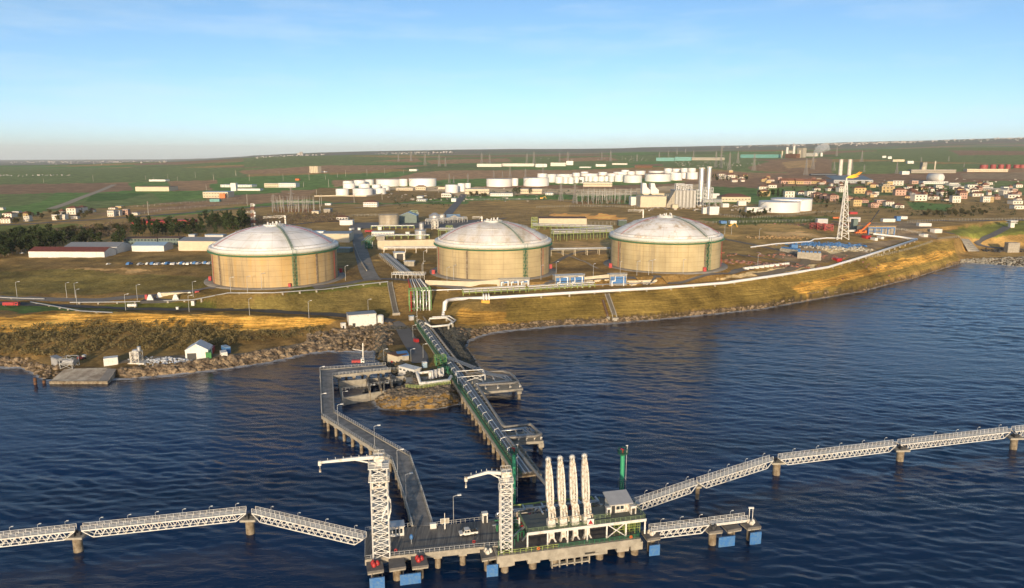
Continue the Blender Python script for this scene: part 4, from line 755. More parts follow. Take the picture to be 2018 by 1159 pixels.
# ------------------------------------------------------------------ gangway towers
def gangway(pxs, base_y, top_y, hw, lab, jib, nseg, flare):
    b_ = at(pxs, base_y, ZD); b_.y += hw; zt = zat(top_y, b_.y)-ZD
    t = thing('gangway_tower', lab, 'gangway tower', b_, JA*.6, 'white lattice gangway towers')
    mb = MB(); lattice(mb, 0, zt, hw, hw*flare, nseg, .26, .15); mb.build('lattice_frame', M['white'], t)
    mb = MB()
    for k in range(2, nseg, 2): z = zt*k/nseg; mb.box(-hw,-hw,z-.06,hw,hw,z+.06)
    for z in (zt, zt*.86): mb.box(-hw*1.25,-hw*1.25,z,hw*1.25,hw*1.25,z+.2); P = [(-hw*1.2,-hw*1.2,z+.2),(hw*1.2,-hw*1.2,z+.2),(hw*1.2,hw*1.2,z+.2),(-hw*1.2,hw*1.2,z+.2),(-hw*1.2,-hw*1.2,z+.2)]; rail(mb, P, 1.1, 1.2, .1)
    mb.build('landings', M['white'], t)
    mb = MB()
    for k in range(nseg//2): z = zt*2*k/nseg; z2 = zt*2*(k+1)/nseg; s = 1 if k % 2 else -1; mb.bar((-s*hw*.7,.2,z),(s*hw*.7,.2,min(z2,zt)),.7,.16)
    mb.build('stairs', M['white'], t)
    mb = MB(); mb.box(-.75,-.75,zt+.2,.75,.75,zt+1.0); mb.cyl(0,0,zt+1.0,zt+1.3,1.0,n=16); mb.build('slewing_column', M['white'], t)
    mb = MB(); mb.box(-1.0,-.9,zt+1.3,1.0,.9,zt+2.7); mb.box(1.0,-.6,zt+1.4,1.5,.6,zt+2.3); P = [(-1.2,-1.1,zt+1.3),(1.3,-1.1,zt+1.3),(1.3,1.1,zt+1.3),(-1.2,1.1,zt+1.3),(-1.2,-1.1,zt+1.3)]; rail(mb, P, 2.1, 1.2, .09, 2); mb.build('machinery_house', M['offwhite'], t)
    (jx, jy), th, droop, bend = jib; e = Vector((xat(jx, jy, b_.y)-b_.x, 0, zat(jy, b_.y)-ZD)); s0 = Vector((-.9,0,zt+2.1))
    mb = MB(); pts = [s0, s0.lerp(e,.4)+Vector((0,0,bend)), e]
    for a, c, w0, w1 in ((pts[0],pts[1],th,th*.95),(pts[1],pts[2],th*.95,th*.6)):
        V = []
        for p, w_ in ((a,w0),(c,w1)): V += [(p.x,-w_*.4,p.z-w_*.5),(p.x,w_*.4,p.z-w_*.5),(p.x,w_*.4,p.z+w_*.5),(p.x,-w_*.4,p.z+w_*.5)]
        mb.add(V, [(0,1,2,3),(7,6,5,4),(0,4,5,1),(1,5,6,2),(2,6,7,3),(3,7,4,0)])
    for k in range(7): p = pts[0].lerp(pts[2], k/7)+Vector((0,0,bend*math.sin(k/7*3.14)*1.2+th*.4)); mb.bar(p, p+Vector((0,0,.5)), .1)
    mb.bar(s0+Vector((0,0,-1.6)), pts[1]+Vector((.6,0,-.3)) if bend else s0+Vector((-1.6,0,-.3)), .3); mb.build('jib', M['white'], t)
    mb = MB(); mb.box(e.x-.35,-.35,e.z-.7,e.x+.35,.35,e.z+.35); mb.bar(e, e-Vector((0,0,2.0)), .1); mb.cyl(e.x,0,e.z-2.4,e.z-1.8,.25,n=8); mb.build('jib_head', M['offwhite'], t)
    return t, zt
t, zt = gangway(750, 1101, 917, 1.95, 'tall white lattice gangway tower with a straight jib at the left jetty end', ((633,905),.8,0,.1), 14, .97)
mb = MB(); mb.box(-1.7,-1.8,zt*.78,1.7,1.7,zt*.86); c_ = mb.build('operator_cabin', M['offwhite'], t); mb = MB(); mb.box(-1.4,-1.84,zt*.8,-.2,-1.78,zt*.845); mb.box(.2,-1.84,zt*.8,1.4,-1.78,zt*.845); mb.build('window', M['glass'], c_)
mb = MB()
for k in range(5): mb.bar((.2+k*.1,-2.1,zt*(.42+k*.04)),(1.9,-2.2,zt*(.62-k*.02)),.2)
rail(mb, [(1.9,-2.2,zt*.4),(2.6,-2.2,zt*.52),(2.6,-2.2,zt*.60),(1.6,-2.2,zt*.7)], 1.2, 1, .12, 2); mb.build('folding_gangway', M['white'], t)
gangway(997, 1089, 948, 1.35, 'white lattice gangway tower with a curved jib left of the four loading arms', ((918,938),.75,0,.75), 12, .98)
# ------------------------------------------------------------------ small buildings and kit on the jetty
def box_building(name, label, cat, loc, rz, w, d, h, wm_, rm, windows=(), door=None, roof='flat', ov=.25, group=None, rh=1.2, doorm=None):
    t = thing(name, label, cat, loc, rz, group); mb = MB(); mb.box(0,0,-.8,w,d,h); wl = mb.build('wall', wm_, t); mb = MB()
    if roof == 'flat': mb.box(-ov,-ov,h+.003,w+ov,d+ov,h+.3)
    elif roof == 'mono': mb.add([(-ov,-ov,h+.003),(w+ov,-ov,h+.003),(w+ov,d+ov,h+rh),(-ov,d+ov,h+rh),(-ov,-ov,h+.25),(w+ov,-ov,h+.25),(w+ov,d+ov,h+rh+.25),(-ov,d+ov,h+rh+.25)], [(0,3,2,1),(4,5,6,7),(0,1,5,4),(1,2,6,5),(2,3,7,6),(3,0,4,7)])
    elif roof == 'gable':   # ridge along x
        mb.add([(-ov,-ov,h-.1),(w+ov,-ov,h-.1),(w+ov,d/2,h+rh),(-ov,d/2,h+rh),(w+ov,d+ov,h-.1),(-ov,d+ov,h-.1),(-ov,-ov,h+.08),(w+ov,-ov,h+.08),(w+ov,d/2,h+rh+.2),(-ov,d/2,h+rh+.2),(w+ov,d+ov,h+.08),(-ov,d+ov,h+.08)], [(0,3,2,1),(3,5,4,2),(6,7,8,9),(9,8,10,11),(0,1,7,6),(5,11,10,4),(1,2,8,7),(2,4,10,8),(0,6,9,3),(3,9,11,5)])
        wl.data.materials.append(wm_); m2 = MB(); m2.add([(0.003,0,h),(0.003,d,h),(0.003,d/2,h+rh)], [(0,1,2)]); m2.add([(w-.003,0,h),(w-.003,d,h),(w-.003,d/2,h+rh)], [(0,2,1)]); g = m2.build('gable', wm_, t)
    elif roof == 'gabley':  # ridge along y
        mb.add([(-ov,-ov,h-.1),(-ov,d+ov,h-.1),(w/2,d+ov,h+rh),(w/2,-ov,h+rh),(w+ov,-ov,h-.1),(w+ov,d+ov,h-.1),(-ov,-ov,h+.08),(-ov,d+ov,h+.08),(w/2,d+ov,h+rh+.2),(w/2,-ov,h+rh+.2),(w+ov,-ov,h+.08),(w+ov,d+ov,h+.08)], [(0,1,2,3),(3,2,5,4),(9,8,7,6),(10,11,8,9),(0,6,7,1),(4,5,11,10),(0,3,9,6),(3,4,10,9),(1,7,8,2),(2,8,11,5)])
        m2 = MB(); m2.add([(0,.003,h),(w,.003,h),(w/2,.003,h+rh)], [(0,1,2)]); m2.add([(0,d-.003,h),(w,d-.003,h),(w/2,d-.003,h+rh)], [(0,2,1)]); m2.build('gable', wm_, t)
    elif roof == 'hip':
        q = min(w, d)*.45; mb.add([(-ov,-ov,h+.003),(w+ov,-ov,h+.003),(w+ov,d+ov,h+.003),(-ov,d+ov,h+.003),(q,d/2,h+rh),(w-q,d/2,h+rh)], [(0,3,2,1),(0,1,5,4),(1,2,5),(2,3,4,5),(3,0,4)])
    mb.build('roof', rm, t)
    for (x, z, ww, hh) in windows:
        mb = MB(); mb.box(x,-.06,z,x+ww,.02,z+hh); mb.build('window', M['glass'], t)
    if door: x, ww, hh = door; mb = MB(); mb.box(x,-.07,0,x+ww,.02,hh); mb.build('door', doorm or M['dark'], t)
    return t
c = at(766,1059,ZD); box_building('jetty_cabin','white cabin with a flat roof and four windows beside the left gangway tower','cabin',c,JA,3.9,2.8,2.5,M['white'],M['silver'],[(.2,.8,.6,1.2),(1.1,.8,.6,1.2),(2.0,.8,.6,1.2),(2.9,.8,.6,1.2)],roof='flat')
c = at(1203,1012,ZU); box_building('control_cabin','cream control cabin under a sloping silver roof at the right of the loading platform','cabin',c,JA,5.6,4.2,2.3,M['offwhite'],M['silver'],[(1.6,.9,.9,.9),(2.7,.9,.9,.9)],(.3,.9,2),roof='mono',ov=.5,rh=1.3)
c = at(1243,1014,ZU); box_building('equipment_kiosk','small cream kiosk against the right end of the control cabin','kiosk',c,JA,1.5,1.2,1.9,M['offwhite'],M['offwhite'],door=(.3,.8,1.6),ov=.05)
c = at(1196,1015,ZU); box_building('equipment_kiosk','small white kiosk left of the control cabin door','kiosk',c,JA,1.1,1.0,1.7,M['white'],M['white'],door=(.2,.6,1.4),ov=.05)
c = at(951,1031,ZD); box_building('equipment_kiosk','tall white kiosk at the back right corner of the jetty deck','kiosk',c,JA,1.4,1.2,2.4,M['white'],M['white'],door=(.3,.8,2),ov=.08)
c = at(848,1043,ZD); box_building('equipment_kiosk','low white locker beside the end of the road trestle','locker',c,JA,1.6,.8,1.1,M['white'],M['white'],ov=.05)
c = at(876.7,1042,ZD); t = thing('display_board','two-panel board on a single white post at the back of the jetty deck','board',c,JA); mb = MB(); mb.bar((0,0,0),(0,0,2.2),.35); mb.bar((0,0,2.2),(0,0,4.4),.12); mb.build('post', M['white'], t)
for s in (-1,1): mb = MB(); mb.box(min(s*.08,s*1.15),-.1,1.5,max(s*.08,s*1.15),.05,2.9); pn = mb.build('panel', M['offwhite'], t); mb = MB(); mb.box(min(s*.2,s*1.03),-.14,1.62,max(s*.2,s*1.03),-.1,2.78); mb.build('screen', M['conc'], pn)
c = at(811,1072,ZD); t = thing('vent_post','blue hooded vent on a short post near the front rail of the jetty','vent',c); mb = MB(); mb.cyl(0,0,0,1.3,.12,n=8); mb.build('post', M['steel'], t); mb = MB(); mb.lathe([(.1,1.2),(.42,1.5),(.45,2.1),(.25,2.5),(.02,2.6)], 12); mb.build('hood', M['blue'], t)
# pickup ---------------------------------------------------------------------
c = at(923,1054,ZD); t = thing('pickup_truck','white double-cab pickup with a loaded open bed parked on the jetty deck','pickup',c,JA+.02)
mb = MB(); mb.box(-2.3,-.9,.45,.35,.9,.95); mb.box(-2.35,-.85,.5,-1.5,.85,.92)
pr = [(-1.55,.95),(-1.0,1.75),(.25,1.8),(.35,.95)]; V = [(x,-.82,z) for x,z in pr]+[(x,.82,z) for x,z in pr]; mb.add(V, [(3,2,1,0),(4,5,6,7),(0,1,5,4),(1,2,6,5),(2,3,7,6)]); mb.build('cab', M['white'], t)
mb = MB(); mb.box(.4,-.92,.55,2.35,.92,.7); mb.box(.4,-.92,.7,2.35,-.86,1.1); mb.box(.4,.86,.7,2.35,.92,1.1); mb.box(2.29,-.86,.7,2.35,.86,1.1); mb.box(.4,-.86,.7,.46,.86,1.5); mb.build('bed', M['white'], t)
mb = MB(); mb.add([(-1.48,-.7,1.02),(-1.48,.7,1.02),(-1.06,.7,1.66),(-1.06,-.7,1.66)], [(0,1,2,3)]); mb.v = [(x-.03,y,z+.02) for x,y,z in mb.v]; mb.build('windscreen', M['glass'], t)
for x0, x1 in ((-1.1,-.55),(-.45,.15)): mb = MB(); mb.box(x0,-.85,1.08,x1,.85,1.6); mb.build('side_window', M['glass'], t)
for x in (-1.55,1.5):
    for y in (-.82,.82): mb = MB(); mb.lathe([(.02,-.12),(.36,-.12),(.38,0),(.36,.12),(.02,.12)], 16); ob = mb.build('wheel', M['dark'], t, (x,y,.37)); ob.rotation_euler = (math.pi/2,0,0)
mb = MB()
for k in range(7): mb.cyl(.7+k*.24, (-.5,.4,0)[k%3], .7, 1.25+.1*(k%3), .22, n=8)
mb.build('cargo', M['dark'], t)
# ================================================================== BREASTING AND MOORING DOLPHINS
def hooks(t, c, z, m, n=3):
    for k in range(n):
        a = k*2.1+.4; mb = MB(); mb.lathe([(.55,0),(.6,.35),(.42,.8),(.15,1.05),(.02,1.1)], 10, math.cos(a)*.62, math.sin(a)*.62); mb.build('mooring_hook', m, t, (c.x, c.y, z))
def dolphin(label, cap, fender=None, hook=None, z=4.6, thick=.6, pile_r=1.0, posts=False, cat='dolphin', group='breasting dolphins along the jetty front'):
    C = [at(*p, z) for p in cap]; o = Vector((sum(p.x for p in C)/4, sum(p.y for p in C)/4, 0)); t = thing('breasting_dolphin', label, cat, o, 0, group); po = rel(C, o)
    mb = MB(); mb.prism(po, z-thick, z); mb.build('cap', M['deck'], t); 
    mb = MB(); mb.prism([(a*.97,b*.97) for a,b in po], z-thick-.35, z-thick-.003); mb.build('cap_soffit', M['conc'], t)
    mb = MB(); mb.cyl(0,0,-8,z-thick-.35,pile_r,n=16); mb.build('pile', M['conc_d'], t)
    if fender:
        x0, x1, y0, y1 = fender; Yf = min(p.y for p in C)-.5; a = xat(x0,y0,Yf)-o.x; b = xat(x1,y0,Yf)-o.x; zt = zat(y0,Yf); zb = zat(y1,Yf); dy = (b-a)*math.tan(JA)
        V = []
        for yy in (0,.4):
            V += [(a,Yf-o.y+yy,zb),(b,Yf-o.y+yy+dy,zb),(b,Yf-o.y+yy+dy,zt),(a,Yf-o.y+yy,zt)]
        mb = MB(); mb.add(V, [(0,1,2,3),(7,6,5,4),(0,4,5,1),(3,2,6,7),(0,3,7,4),(1,5,6,2)]); f = mb.build('fender_panel', M['blue'], t)
        mb = MB(); 
        for q in (.15,.85): mb.bar((a+(b-a)*q, Yf-o.y+.25+dy*q, zt-.1), (a+(b-a)*q, po[0][1]*.9 if 0 else Yf-o.y+.9, z-thick), .12)
        mb.bar(((a+b)/2, Yf-o.y+1.0, (zt+zb)/2), (0,0,(zt+zb)/2+.3), .9); mb.build('fender_mount', M['dark'], t)
    if hook is not None: hooks(t, Vector((0,0,0)), z, hook)
    return t
dolphin('dolphin with a red covered hook and blue fender, leftmost under the left gangway tower', [(721,1104),(753,1101),(756.5,1122),(724,1127)], (728,756.5,1141,1166), M['red'])
dolphin('dolphin with a bare grey cap and no hook, in front of the left gangway tower', [(765,1097),(795,1092),(800,1116),(767,1121)], None, None)
dolphin('dolphin with red covered hooks and a wide blue fender beside the grey bare cap', [(809,1094),(838.6,1091),(844.5,1113),(812,1117)], (788,828,1134,1164), M['red'])
dolphin('dolphin with white bollards and blue fender between the jetty deck and loading platform', [(945,1081),(973,1077),(979,1096),(949.5,1101)], (959,981.5,1115,1141), M['offwhite'])
dolphin('dolphin with pale bollards and blue fender at the right end of the loading platform', [(1264,1046),(1293,1042),(1302,1058),(1276,1062)], (1280,1302,1076,1100), M['offwhite'])
dolphin('dolphin with dark hooks at the far end of the short right walkway', [(1386,1037),(1411,1031),(1424.6,1045),(1398,1048)], None, M['dark'])
dolphin('dolphin with a bare cap and wide blue fender, right of the dark hooks', [(1421.5,1031),(1448,1028),(1462,1040),(1435,1045)], (1417,1451.5,1060,1084), None)
t = dolphin('dolphin with twin light posts and blue fender, outermost at the right', [(1459,1028),(1486.5,1020),(1500.5,1037),(1474,1040)], (1479,1503,1051,1075), M['offwhite'])
mb = MB(); mb.bar((-.4,.6,4.6),(-.4,.6,8.6),.14); mb.bar((.5,.6,4.6),(.5,.6,8.4),.14); mb.box(-.7,.4,8.5,.7,.8,8.9); mb.build('navigation_light_post', M['white'], t)
def mooring(label, capx, capy, w, pile_y, z=4.6, r=1.15, bigcap=True):
    o = at(capx, capy-3, z); Yp = o.y; o2 = Vector((o.x, Yp, 0)); t = thing('mooring_dolphin', label, 'dolphin', o2, 0, 'mooring dolphins under the walkways')
    W_ = w/FPX*(Yp*CT+(H-z)*ST)
    mb = MB(); mb.prism([(-W_/2,-1.9),(W_/2,-1.7),(W_/2+.3,1.9),(-W_/2+.3,1.7)], z-.6, z); mb.build('cap', M['conc'], t)
    mb = MB(); mb.cyl(0,-.2,-8,z-.6,r,n=16); mb.build('pile', M['conc_d'], t)
    if bigcap:
        for k in range(3): mb = MB(); a = k*2.1; mb.box(-.5,-.35,0,.5,.35,.75); mb.cyl(.2,0,.75,1.1,.3,n=8); mb.build('mooring_hook', M['dark'], t, (math.cos(a)*.8, math.sin(a)*.8-.4, z))
    return o2
mooring('mooring dolphin on a round pile, leftmost under the left walkway', 152, 1056, 33, 1080)
mooring('mooring dolphin on a round pile where the left walkway bends', 492, 1022, 30, 1044)
mooring('slim walkway pier on a thin pile between the cabin and the first right dolphin', 1375, 957, 10, 976, r=.6, bigcap=False)
mooring('mooring dolphin where the right walkway bends', 1531, 911, 27, 935)
mooring('mooring dolphin under the middle of the long right walkway', 1775, 886.5, 28, 906)
mooring('mooring dolphin under the right walkway at the picture edge', 1999, 863, 28, 880)
ZC = 6.3
LC = [0]
def catwalk(label, a, b, width=1.5, drop=2.2, lamps=5, inset=2.6, lampdesc='', m=None):
    p = at(*a, ZC); q = at(*b, ZC); d = q-p; L_ = d.length; rz = math.atan2(d.y, d.x); t = thing('catwalk', label, 'walkway', (p.x,p.y,0), rz, 'white truss walkways to the mooring dolphins')
    hw = width/2; mb = MB(); mb.box(0,-hw,ZC-.12,L_,hw,ZC); mb.build('deck', M['steel'], t)
    mb = MB(); n = max(4, int(L_/1.9)); zt_, zb_ = ZC-.22, ZC-drop
    for s in (-hw, hw):
        mb.bar((0,s,zt_),(L_,s,zt_),.25,.28); mb.bar((inset,s,zb_),(L_-inset,s,zb_),.2,.22); mb.bar((0,s,zt_),(inset,s,zb_),.2); mb.bar((L_,s,zt_),(L_-inset,s,zb_),.2)
        x0, x1 = inset, L_-inset; k = int((x1-x0)/1.9)
        for i in range(k): xa = x0+(x1-x0)*i/k; xb = x0+(x1-x0)*(i+1)/k; xm = (xa+xb)/2; mb.bar((xa,s,zb_),(xm,s,zt_),.15); mb.bar((xm,s,zt_),(xb,s,zb_),.15)
    for i in range(0, n+1, 2): x = inset+(L_-2*inset)*i/n; mb.bar((x,-hw,zb_),(x,hw,zb_),.16)
    mb.build('truss', M['white'], t)
    mb = MB(); rail(mb, [(0,-hw,ZC),(L_,-hw,ZC)], 1.15, 1.6, .085, 2); rail(mb, [(0,hw,ZC),(L_,hw,ZC)], 1.15, 1.6, .085, 2); mb.build('handrail', M['white'], t)
    for k in range(lamps):
        f = (k+.6)/lamps; c = p.lerp(q, f); nn = Vector((-d.y, d.x, 0)).normalized(); c = c+nn*hw
        lamp(LP_C, (c.x, c.y, ZC), rz, (f'walkway lamp, {nth(k)} from the left on the {lampdesc}' if lamps > 1 else f'lone walkway lamp on the {lampdesc}'), 'small lamps along the walkways')
catwalk('white truss walkway running off the left edge of the picture', (-130,1073), (149,1043), lamps=5, lampdesc='walkway at the left picture edge')
catwalk('white truss walkway between the two left mooring dolphins', (162,1042), (485,1008), lamps=6, lampdesc='walkway before the left bend')
catwalk('white truss walkway from the left bend down to the jetty deck', (500,1008), (719,1059), lamps=4, lampdesc='walkway from the left bend to the jetty')
catwalk('white truss walkway rising from the control cabin to the slim pier', (1248,993), (1371,951.5), lamps=3, lampdesc='walkway beside the control cabin')
catwalk('white truss walkway between the slim pier and the right bend', (1376,950), (1520,905), lamps=4, lampdesc='walkway before the right bend')
catwalk('white truss walkway between the right bend and the middle right dolphin', (1536,903), (1763,875), lamps=5, lampdesc='walkway after the right bend')
catwalk('white truss walkway between the last two right dolphins', (1772,874), (1988,849), lamps=5, lampdesc='last full right walkway')
catwalk('short white truss walkway running off the right edge of the picture', (1997,848), (2120,834), lamps=2, lampdesc='walkway at the right picture edge')
ZC = 5.6
catwalk('short white truss walkway right of the loading platform', (1281,1044), (1395,1031), lamps=3, lampdesc='short platform walkway', inset=2.0)
catwalk('white footbridge over the three outer right dolphins', (1398,1030), (1470,1021), drop=.6, lamps=1, inset=.5, lampdesc='outer footbridge')
# ================================================================== PIPE TRESTLE
PA = at(901,762,5); PB = at(1009,923,5); dv = (PB-PA).normalized(); nv = Vector((-dv.y, dv.x, 0)); 
if nv.x < 0: nv = -nv
def tp(y, off, z):                                     # point on the trestle: at distance y from the camera plane, off metres right of its left edge
    s = (y-PA.y)/dv.y; p = PA+dv*s+nv*off; return Vector((p.x, p.y, z))
YS, YE = 436.0, 207.0
o = tp(320, 4, 0); t = thing('pipe_trestle', 'long straight pipe trestle with a green handrail running from the bluff to the loading platform', 'pipe trestle', o)
q = lambda y, f, z: tp(y, f, z)-o
mb = MB(); mb.prism([(q(YS,0,0).x,q(YS,0,0).y),(q(YE,0,0).x,q(YE,0,0).y),(q(YE,7.6,0).x,q(YE,7.6,0).y),(q(YS,7.6,0).x,q(YS,7.6,0).y)], 4.35, 4.85); mb.build('deck', M['conc_d'], t)
mb = MB(); mb.bar(q(YS-30,0,4.3), q(YE,0,4.3), .5, 1.3); mb.bar(q(YS-30,7.6,4.3), q(YE,7.6,4.3), .5, 1.3); mb.build('edge_beam', M['conc'], t)
y = YE+5
while y < 330:
    for off in (.5, 7.0):
        c = q(y, off, 0); mb = MB(); mb.cyl(c.x,c.y,-8,3.2,.62,n=12); mb.build('pile', M['conc_d'], t)
    mb = MB(); mb.bar(q(y,-.3,3.5), q(y,7.9,3.5), 1.1, .9); mb.build('pile_cap', M['conc'], t); y += 6.3
mb = MB(); rail(mb, [q(YS,.1,5.0), q(YE,.1,5.0)], 1.25, 1.5, .11, 2); rail(mb, [q(YS,1.3,5.0), q(YE,1.3,5.0)], 1.25, 1.5, .12, 1); mb.bar(q(YS,.05,5.2), q(YE,.05,5.2), .14, .35); mb.build('handrail', M['green'], t)
mb = MB(); y = YE+2
while y < YS: mb.bar(q(y,1.5,5.1), q(y,7.3,5.1), .35, .5); mb.bar(q(y,7.2,4.9), q(y,7.2,5.9), .3); y += 4.2
mb.build('pipe_sleepers', M['conc'], t)
for i, (off, r) in enumerate(((2.0,.2),(2.6,.26),(3.3,.26),(4.0,.3),(4.8,.3),(5.4,.2))):
    mb = MB(); y0 = YS+1; mb.tube([q(y0,off,5.45+r), q(YE,off,5.45+r)], r, 8); mb.build('pipe', M['pipe'] if i % 2 else mat('shade_dark_pipe',(.20,.21,.22),.35,.7), t)  # every other pipe darkened, its shade put into the cladding colour
for y in np.linspace(YE+8, YS-15, 26):
    mb = MB(); a = q(y,1.5,4.9); mb.bar(a, a+Vector((0,0,2.2)), .12); mb.bar(a+Vector((0,0,2.2)), q(y,3.0,7.5), .2, .16); mb.build('lamp_bracket', M['white'], t)
L1 = lambda px, py, z: at(px,py,z)-o
BPIPE = M['pipe_b']
mb = MB(); mb.tube([q(YS,6.5,6.1), L1(921,737,6.3), L1(990,731.5,6.5), L1(1006,736,6.6), L1(1021,752,6.6), L1(1012,755,6.6), L1(940,759.5,6.4)], .5, 10); mb.tube([L1(940,759.5,6.4), L1(990,838,6.4), L1(996,842,6.5), L1(1046,836.5,6.6), L1(1066,856,6.6), L1(1054,860,6.6), L1(1000,863,6.4)], .5, 10); mb.tube([L1(1000,863,6.4), L1(1070,948,6.3), L1(1082,963,6.3)], .5, 10); mb.build('main_pipe', BPIPE, t)
for k in range(1,4):
    mb = MB(); f = k*.85; mb.tube([q(336-k*1.0,5.0-k*.7,6.6), L1(975-4*k,735.5+1.2*k,6.8), L1(1003-5*k,738.5+1.6*k,6.8), L1(1014-5*k,751-.4*k,6.8), L1(945-3*k,757-.2*k,6.7)], .2, 7)
    mb.build('loop_pipe', M['pipe'], t); mb = MB(); mb.tube([L1(1000-4*k,845+1.5*k,6.7), L1(1042-4*k,840+1.8*k,6.8), L1(1058-5*k,856-.3*k,6.8), L1(1003-4*k,862-.2*k,6.6)], .2, 7); mb.build('loop_pipe', M['pipe'], t)
for P_, lab in ((((934,774),(1031,766),(1018,745),(922,746)),'a'),(((1006,873),(1071,869),(1058,849),(1000,852)),'b')):
    po = [L1(*p, 4.9) for p in P_]; mb = MB(); mb.prism([(p.x,p.y) for p in po], 4.0, 4.9); mb.build('loop_platform', M['conc'], t); c = sum(po, Vector())/4
    for p in po[:3]: e = p.lerp(c,.14); mb = MB(); mb.cbox((e.x,e.y,2.6), 1.8,1.8,1.4,.2); mb.build('pile_cap', M['conc'], t); mb = MB(); mb.cyl(e.x,e.y,-8,2.6,.7,n=12); mb.build('pile', M['conc_d'], t)
    mb = MB()
    for f in (.25,.5,.75,.95): a = po[0].lerp(po[1], f); b = po[3].lerp(po[2], f); mb.bar(a+Vector((0,0,1.2)), b+Vector((0,0,1.2)), .35); mb.bar(a.lerp(b,.15), a.lerp(b,.15)+Vector((0,0,1.2)), .3); mb.bar(a.lerp(b,.85), a.lerp(b,.85)+Vector((0,0,1.2)), .3)
    mb.build('pipe_support', M['offwhite'], t)
mb = MB(); A_ = [L1(902,757,5), L1(956,752,5), L1(952,741,5), L1(899,745,5)]
for a, b in zip(A_, A_[1:]+A_[:1]): mb.bar(a+Vector((0,0,3)), b+Vector((0,0,3)), .3); mb.bar(a, a+Vector((0,0,3)), .3)
mb.bar(A_[0], A_[1]+Vector((0,0,3)), .2); mb.bar(A_[1], A_[0].lerp(A_[1],.5)+Vector((0,0,3)), .2); mb.build('access_bridge_frame', M['white'], t)
# pipes coming down the bluff in a green frame ---------------------------------
o2 = gp(826,600); t = thing('pipe_riser_rack', 'green steel frame holding pipes that drop down the bluff to the trestle', 'pipe frame', o2)
base = [Vector((p.x,p.y,0))-Vector((o2.x,o2.y,0)) for p in (at(808,616,7),at(850,614,7),at(846,590,13),at(806,592,13))]; zt_ = 20.5-o2.z
mb = MB()
for k, p in enumerate(base):
    mb.bar(Vector((p.x,p.y,-6)), Vector((p.x,p.y,zt_)), .5); nx_ = base[(k+1)%4]
    for f in (-.1,.35,.75,1): z = zt_*f; mb.bar(Vector((p.x,p.y,z)), Vector((nx_.x,nx_.y,z)), .35)
    mb.bar(Vector((p.x,p.y,-2)), Vector((nx_.x,nx_.y,zt_*.4)), .25); mb.bar(Vector((nx_.x,nx_.y,zt_*.4)), Vector((p.x,p.y,zt_)), .25)
for f in (.3,.6): a = base[0].lerp(base[1], f); mb.bar(Vector((a.x,a.y,-4)), Vector((a.x,a.y,zt_)), .4)
rail(mb, [base[0]+Vector((0,0,zt_)), base[1]+Vector((0,0,zt_)), base[2]+Vector((0,0,zt_))], 1.2, 1.5, .15)
mb.build('frame', mat('frame_green',(.12,.26,.07),.6,0,.25,1), t)
pb = gp(812,556); pb2 = gp(760,510)
for k, off in enumerate((2.0,2.6,3.3,4.0,4.8,5.4,6.5)):
    a = tp(YS, off, 0)-o2; f = (k+.5)/7; top = base[0].lerp(base[1], f); z1 = zt_-.6; bk = Vector((pb.x-o2.x+k*1.3-3, pb.y-o2.y+3, pb.z-o2.z+1.6))
    mb = MB(); mb.tube([Vector((a.x,a.y,5.9-o2.z)), Vector((top.x,top.y-.6,5.9-o2.z+1)), Vector((top.x,top.y-.6,z1)), bk], .32 if k < 6 else .5, 8); mb.build('pipe', M['red'] if k == 0 else (M['pipe'] if k % 2 else M['white']), t)
mb = MB()
for k in range(5): mb.tube([base[1]+Vector((-3+k*.8,-1.5-k*.2,-5.5)), base[1]+Vector((-3+k*.8,-1.5,-3.5)), base[1]+Vector((1.5+k*.5,-2,-3.5)), base[1]+Vector((1.5+k*.5,-2,-5.5))], .28, 7)
mb.build('valves', M['green'], t)
def pipe_rack(label, a, b, n, w, h, cat='pipe rack', pm=None, fm=None, bay=8, r=.3, name='pipe_rack', levels=1, group=None):
    a = Vector(a); b = Vector(b); d = b-a; L_ = math.hypot(d.x,d.y); rz = math.atan2(d.y,d.x); t = thing(name, label, cat, a, rz, group); dzz = d.z
    mb = MB(); k = max(2,int(L_/bay))
    for i in range(k+1):
        x = L_*i/k; z0 = dzz*i/k
        for s in (-w/2, w/2): mb.bar((x,s,z0-1.5),(x,s,z0+h+(levels-1)*1.5),.35)
        for l in range(levels): mb.bar((x,-w/2,z0+h+l*1.5-.3),(x,w/2,z0+h+l*1.5-.3),.4)
    for s in (-w/2, w/2): mb.bar((0,s,h-.3),(L_,s,dzz+h-.3),.3)
    mb.build('frame', fm or M['conc'], t)
    for l in range(levels):
        for j in range(n):
            y = -w/2+w*(j+.5)/n; mb = MB(); rr = r*(.7+.6*((j*7+l) % 3)/2); mb.tube([(0,y,h+l*1.5+rr),(L_,y,dzz+h+l*1.5+rr)], rr, 7); mb.build('pipe', (pm or (M['pipe'],M['white'],M['steel']))[(j+l) % len(pm or (1,2,3))], t)
    return t
ga, gb = gp(806,548), gp(757,506); pipe_rack('pipe rack of dark silver pipes slanting up beside the ramp road toward the process area', (ga.x,ga.y,ga.z), (gb.x,gb.y,gb.z), 6, 8, 2.2, bay=6)
mb = MB(); ga, gb = gp(772,549), gp(836,552); t = thing('access_platform','grey railed access platform bridging the pipe rack below the process area','platform',ga, math.atan2(gb.y-ga.y, gb.x-ga.x)); L_=(gb-ga).length; mb.box(0,0,2.6,L_,5,2.9); mb.build('deck', M['steel'], t); mb = MB(); rail(mb, [(0,0,2.9),(L_,0,2.9),(L_,5,2.9),(0,5,2.9)], 1.2, 1.6, .15)
for k in range(9): mb.bar((L_*k/8,.2,-1),(L_*k/8,.2,2.7),.25)
mb.build('frame', M['offwhite'], t)
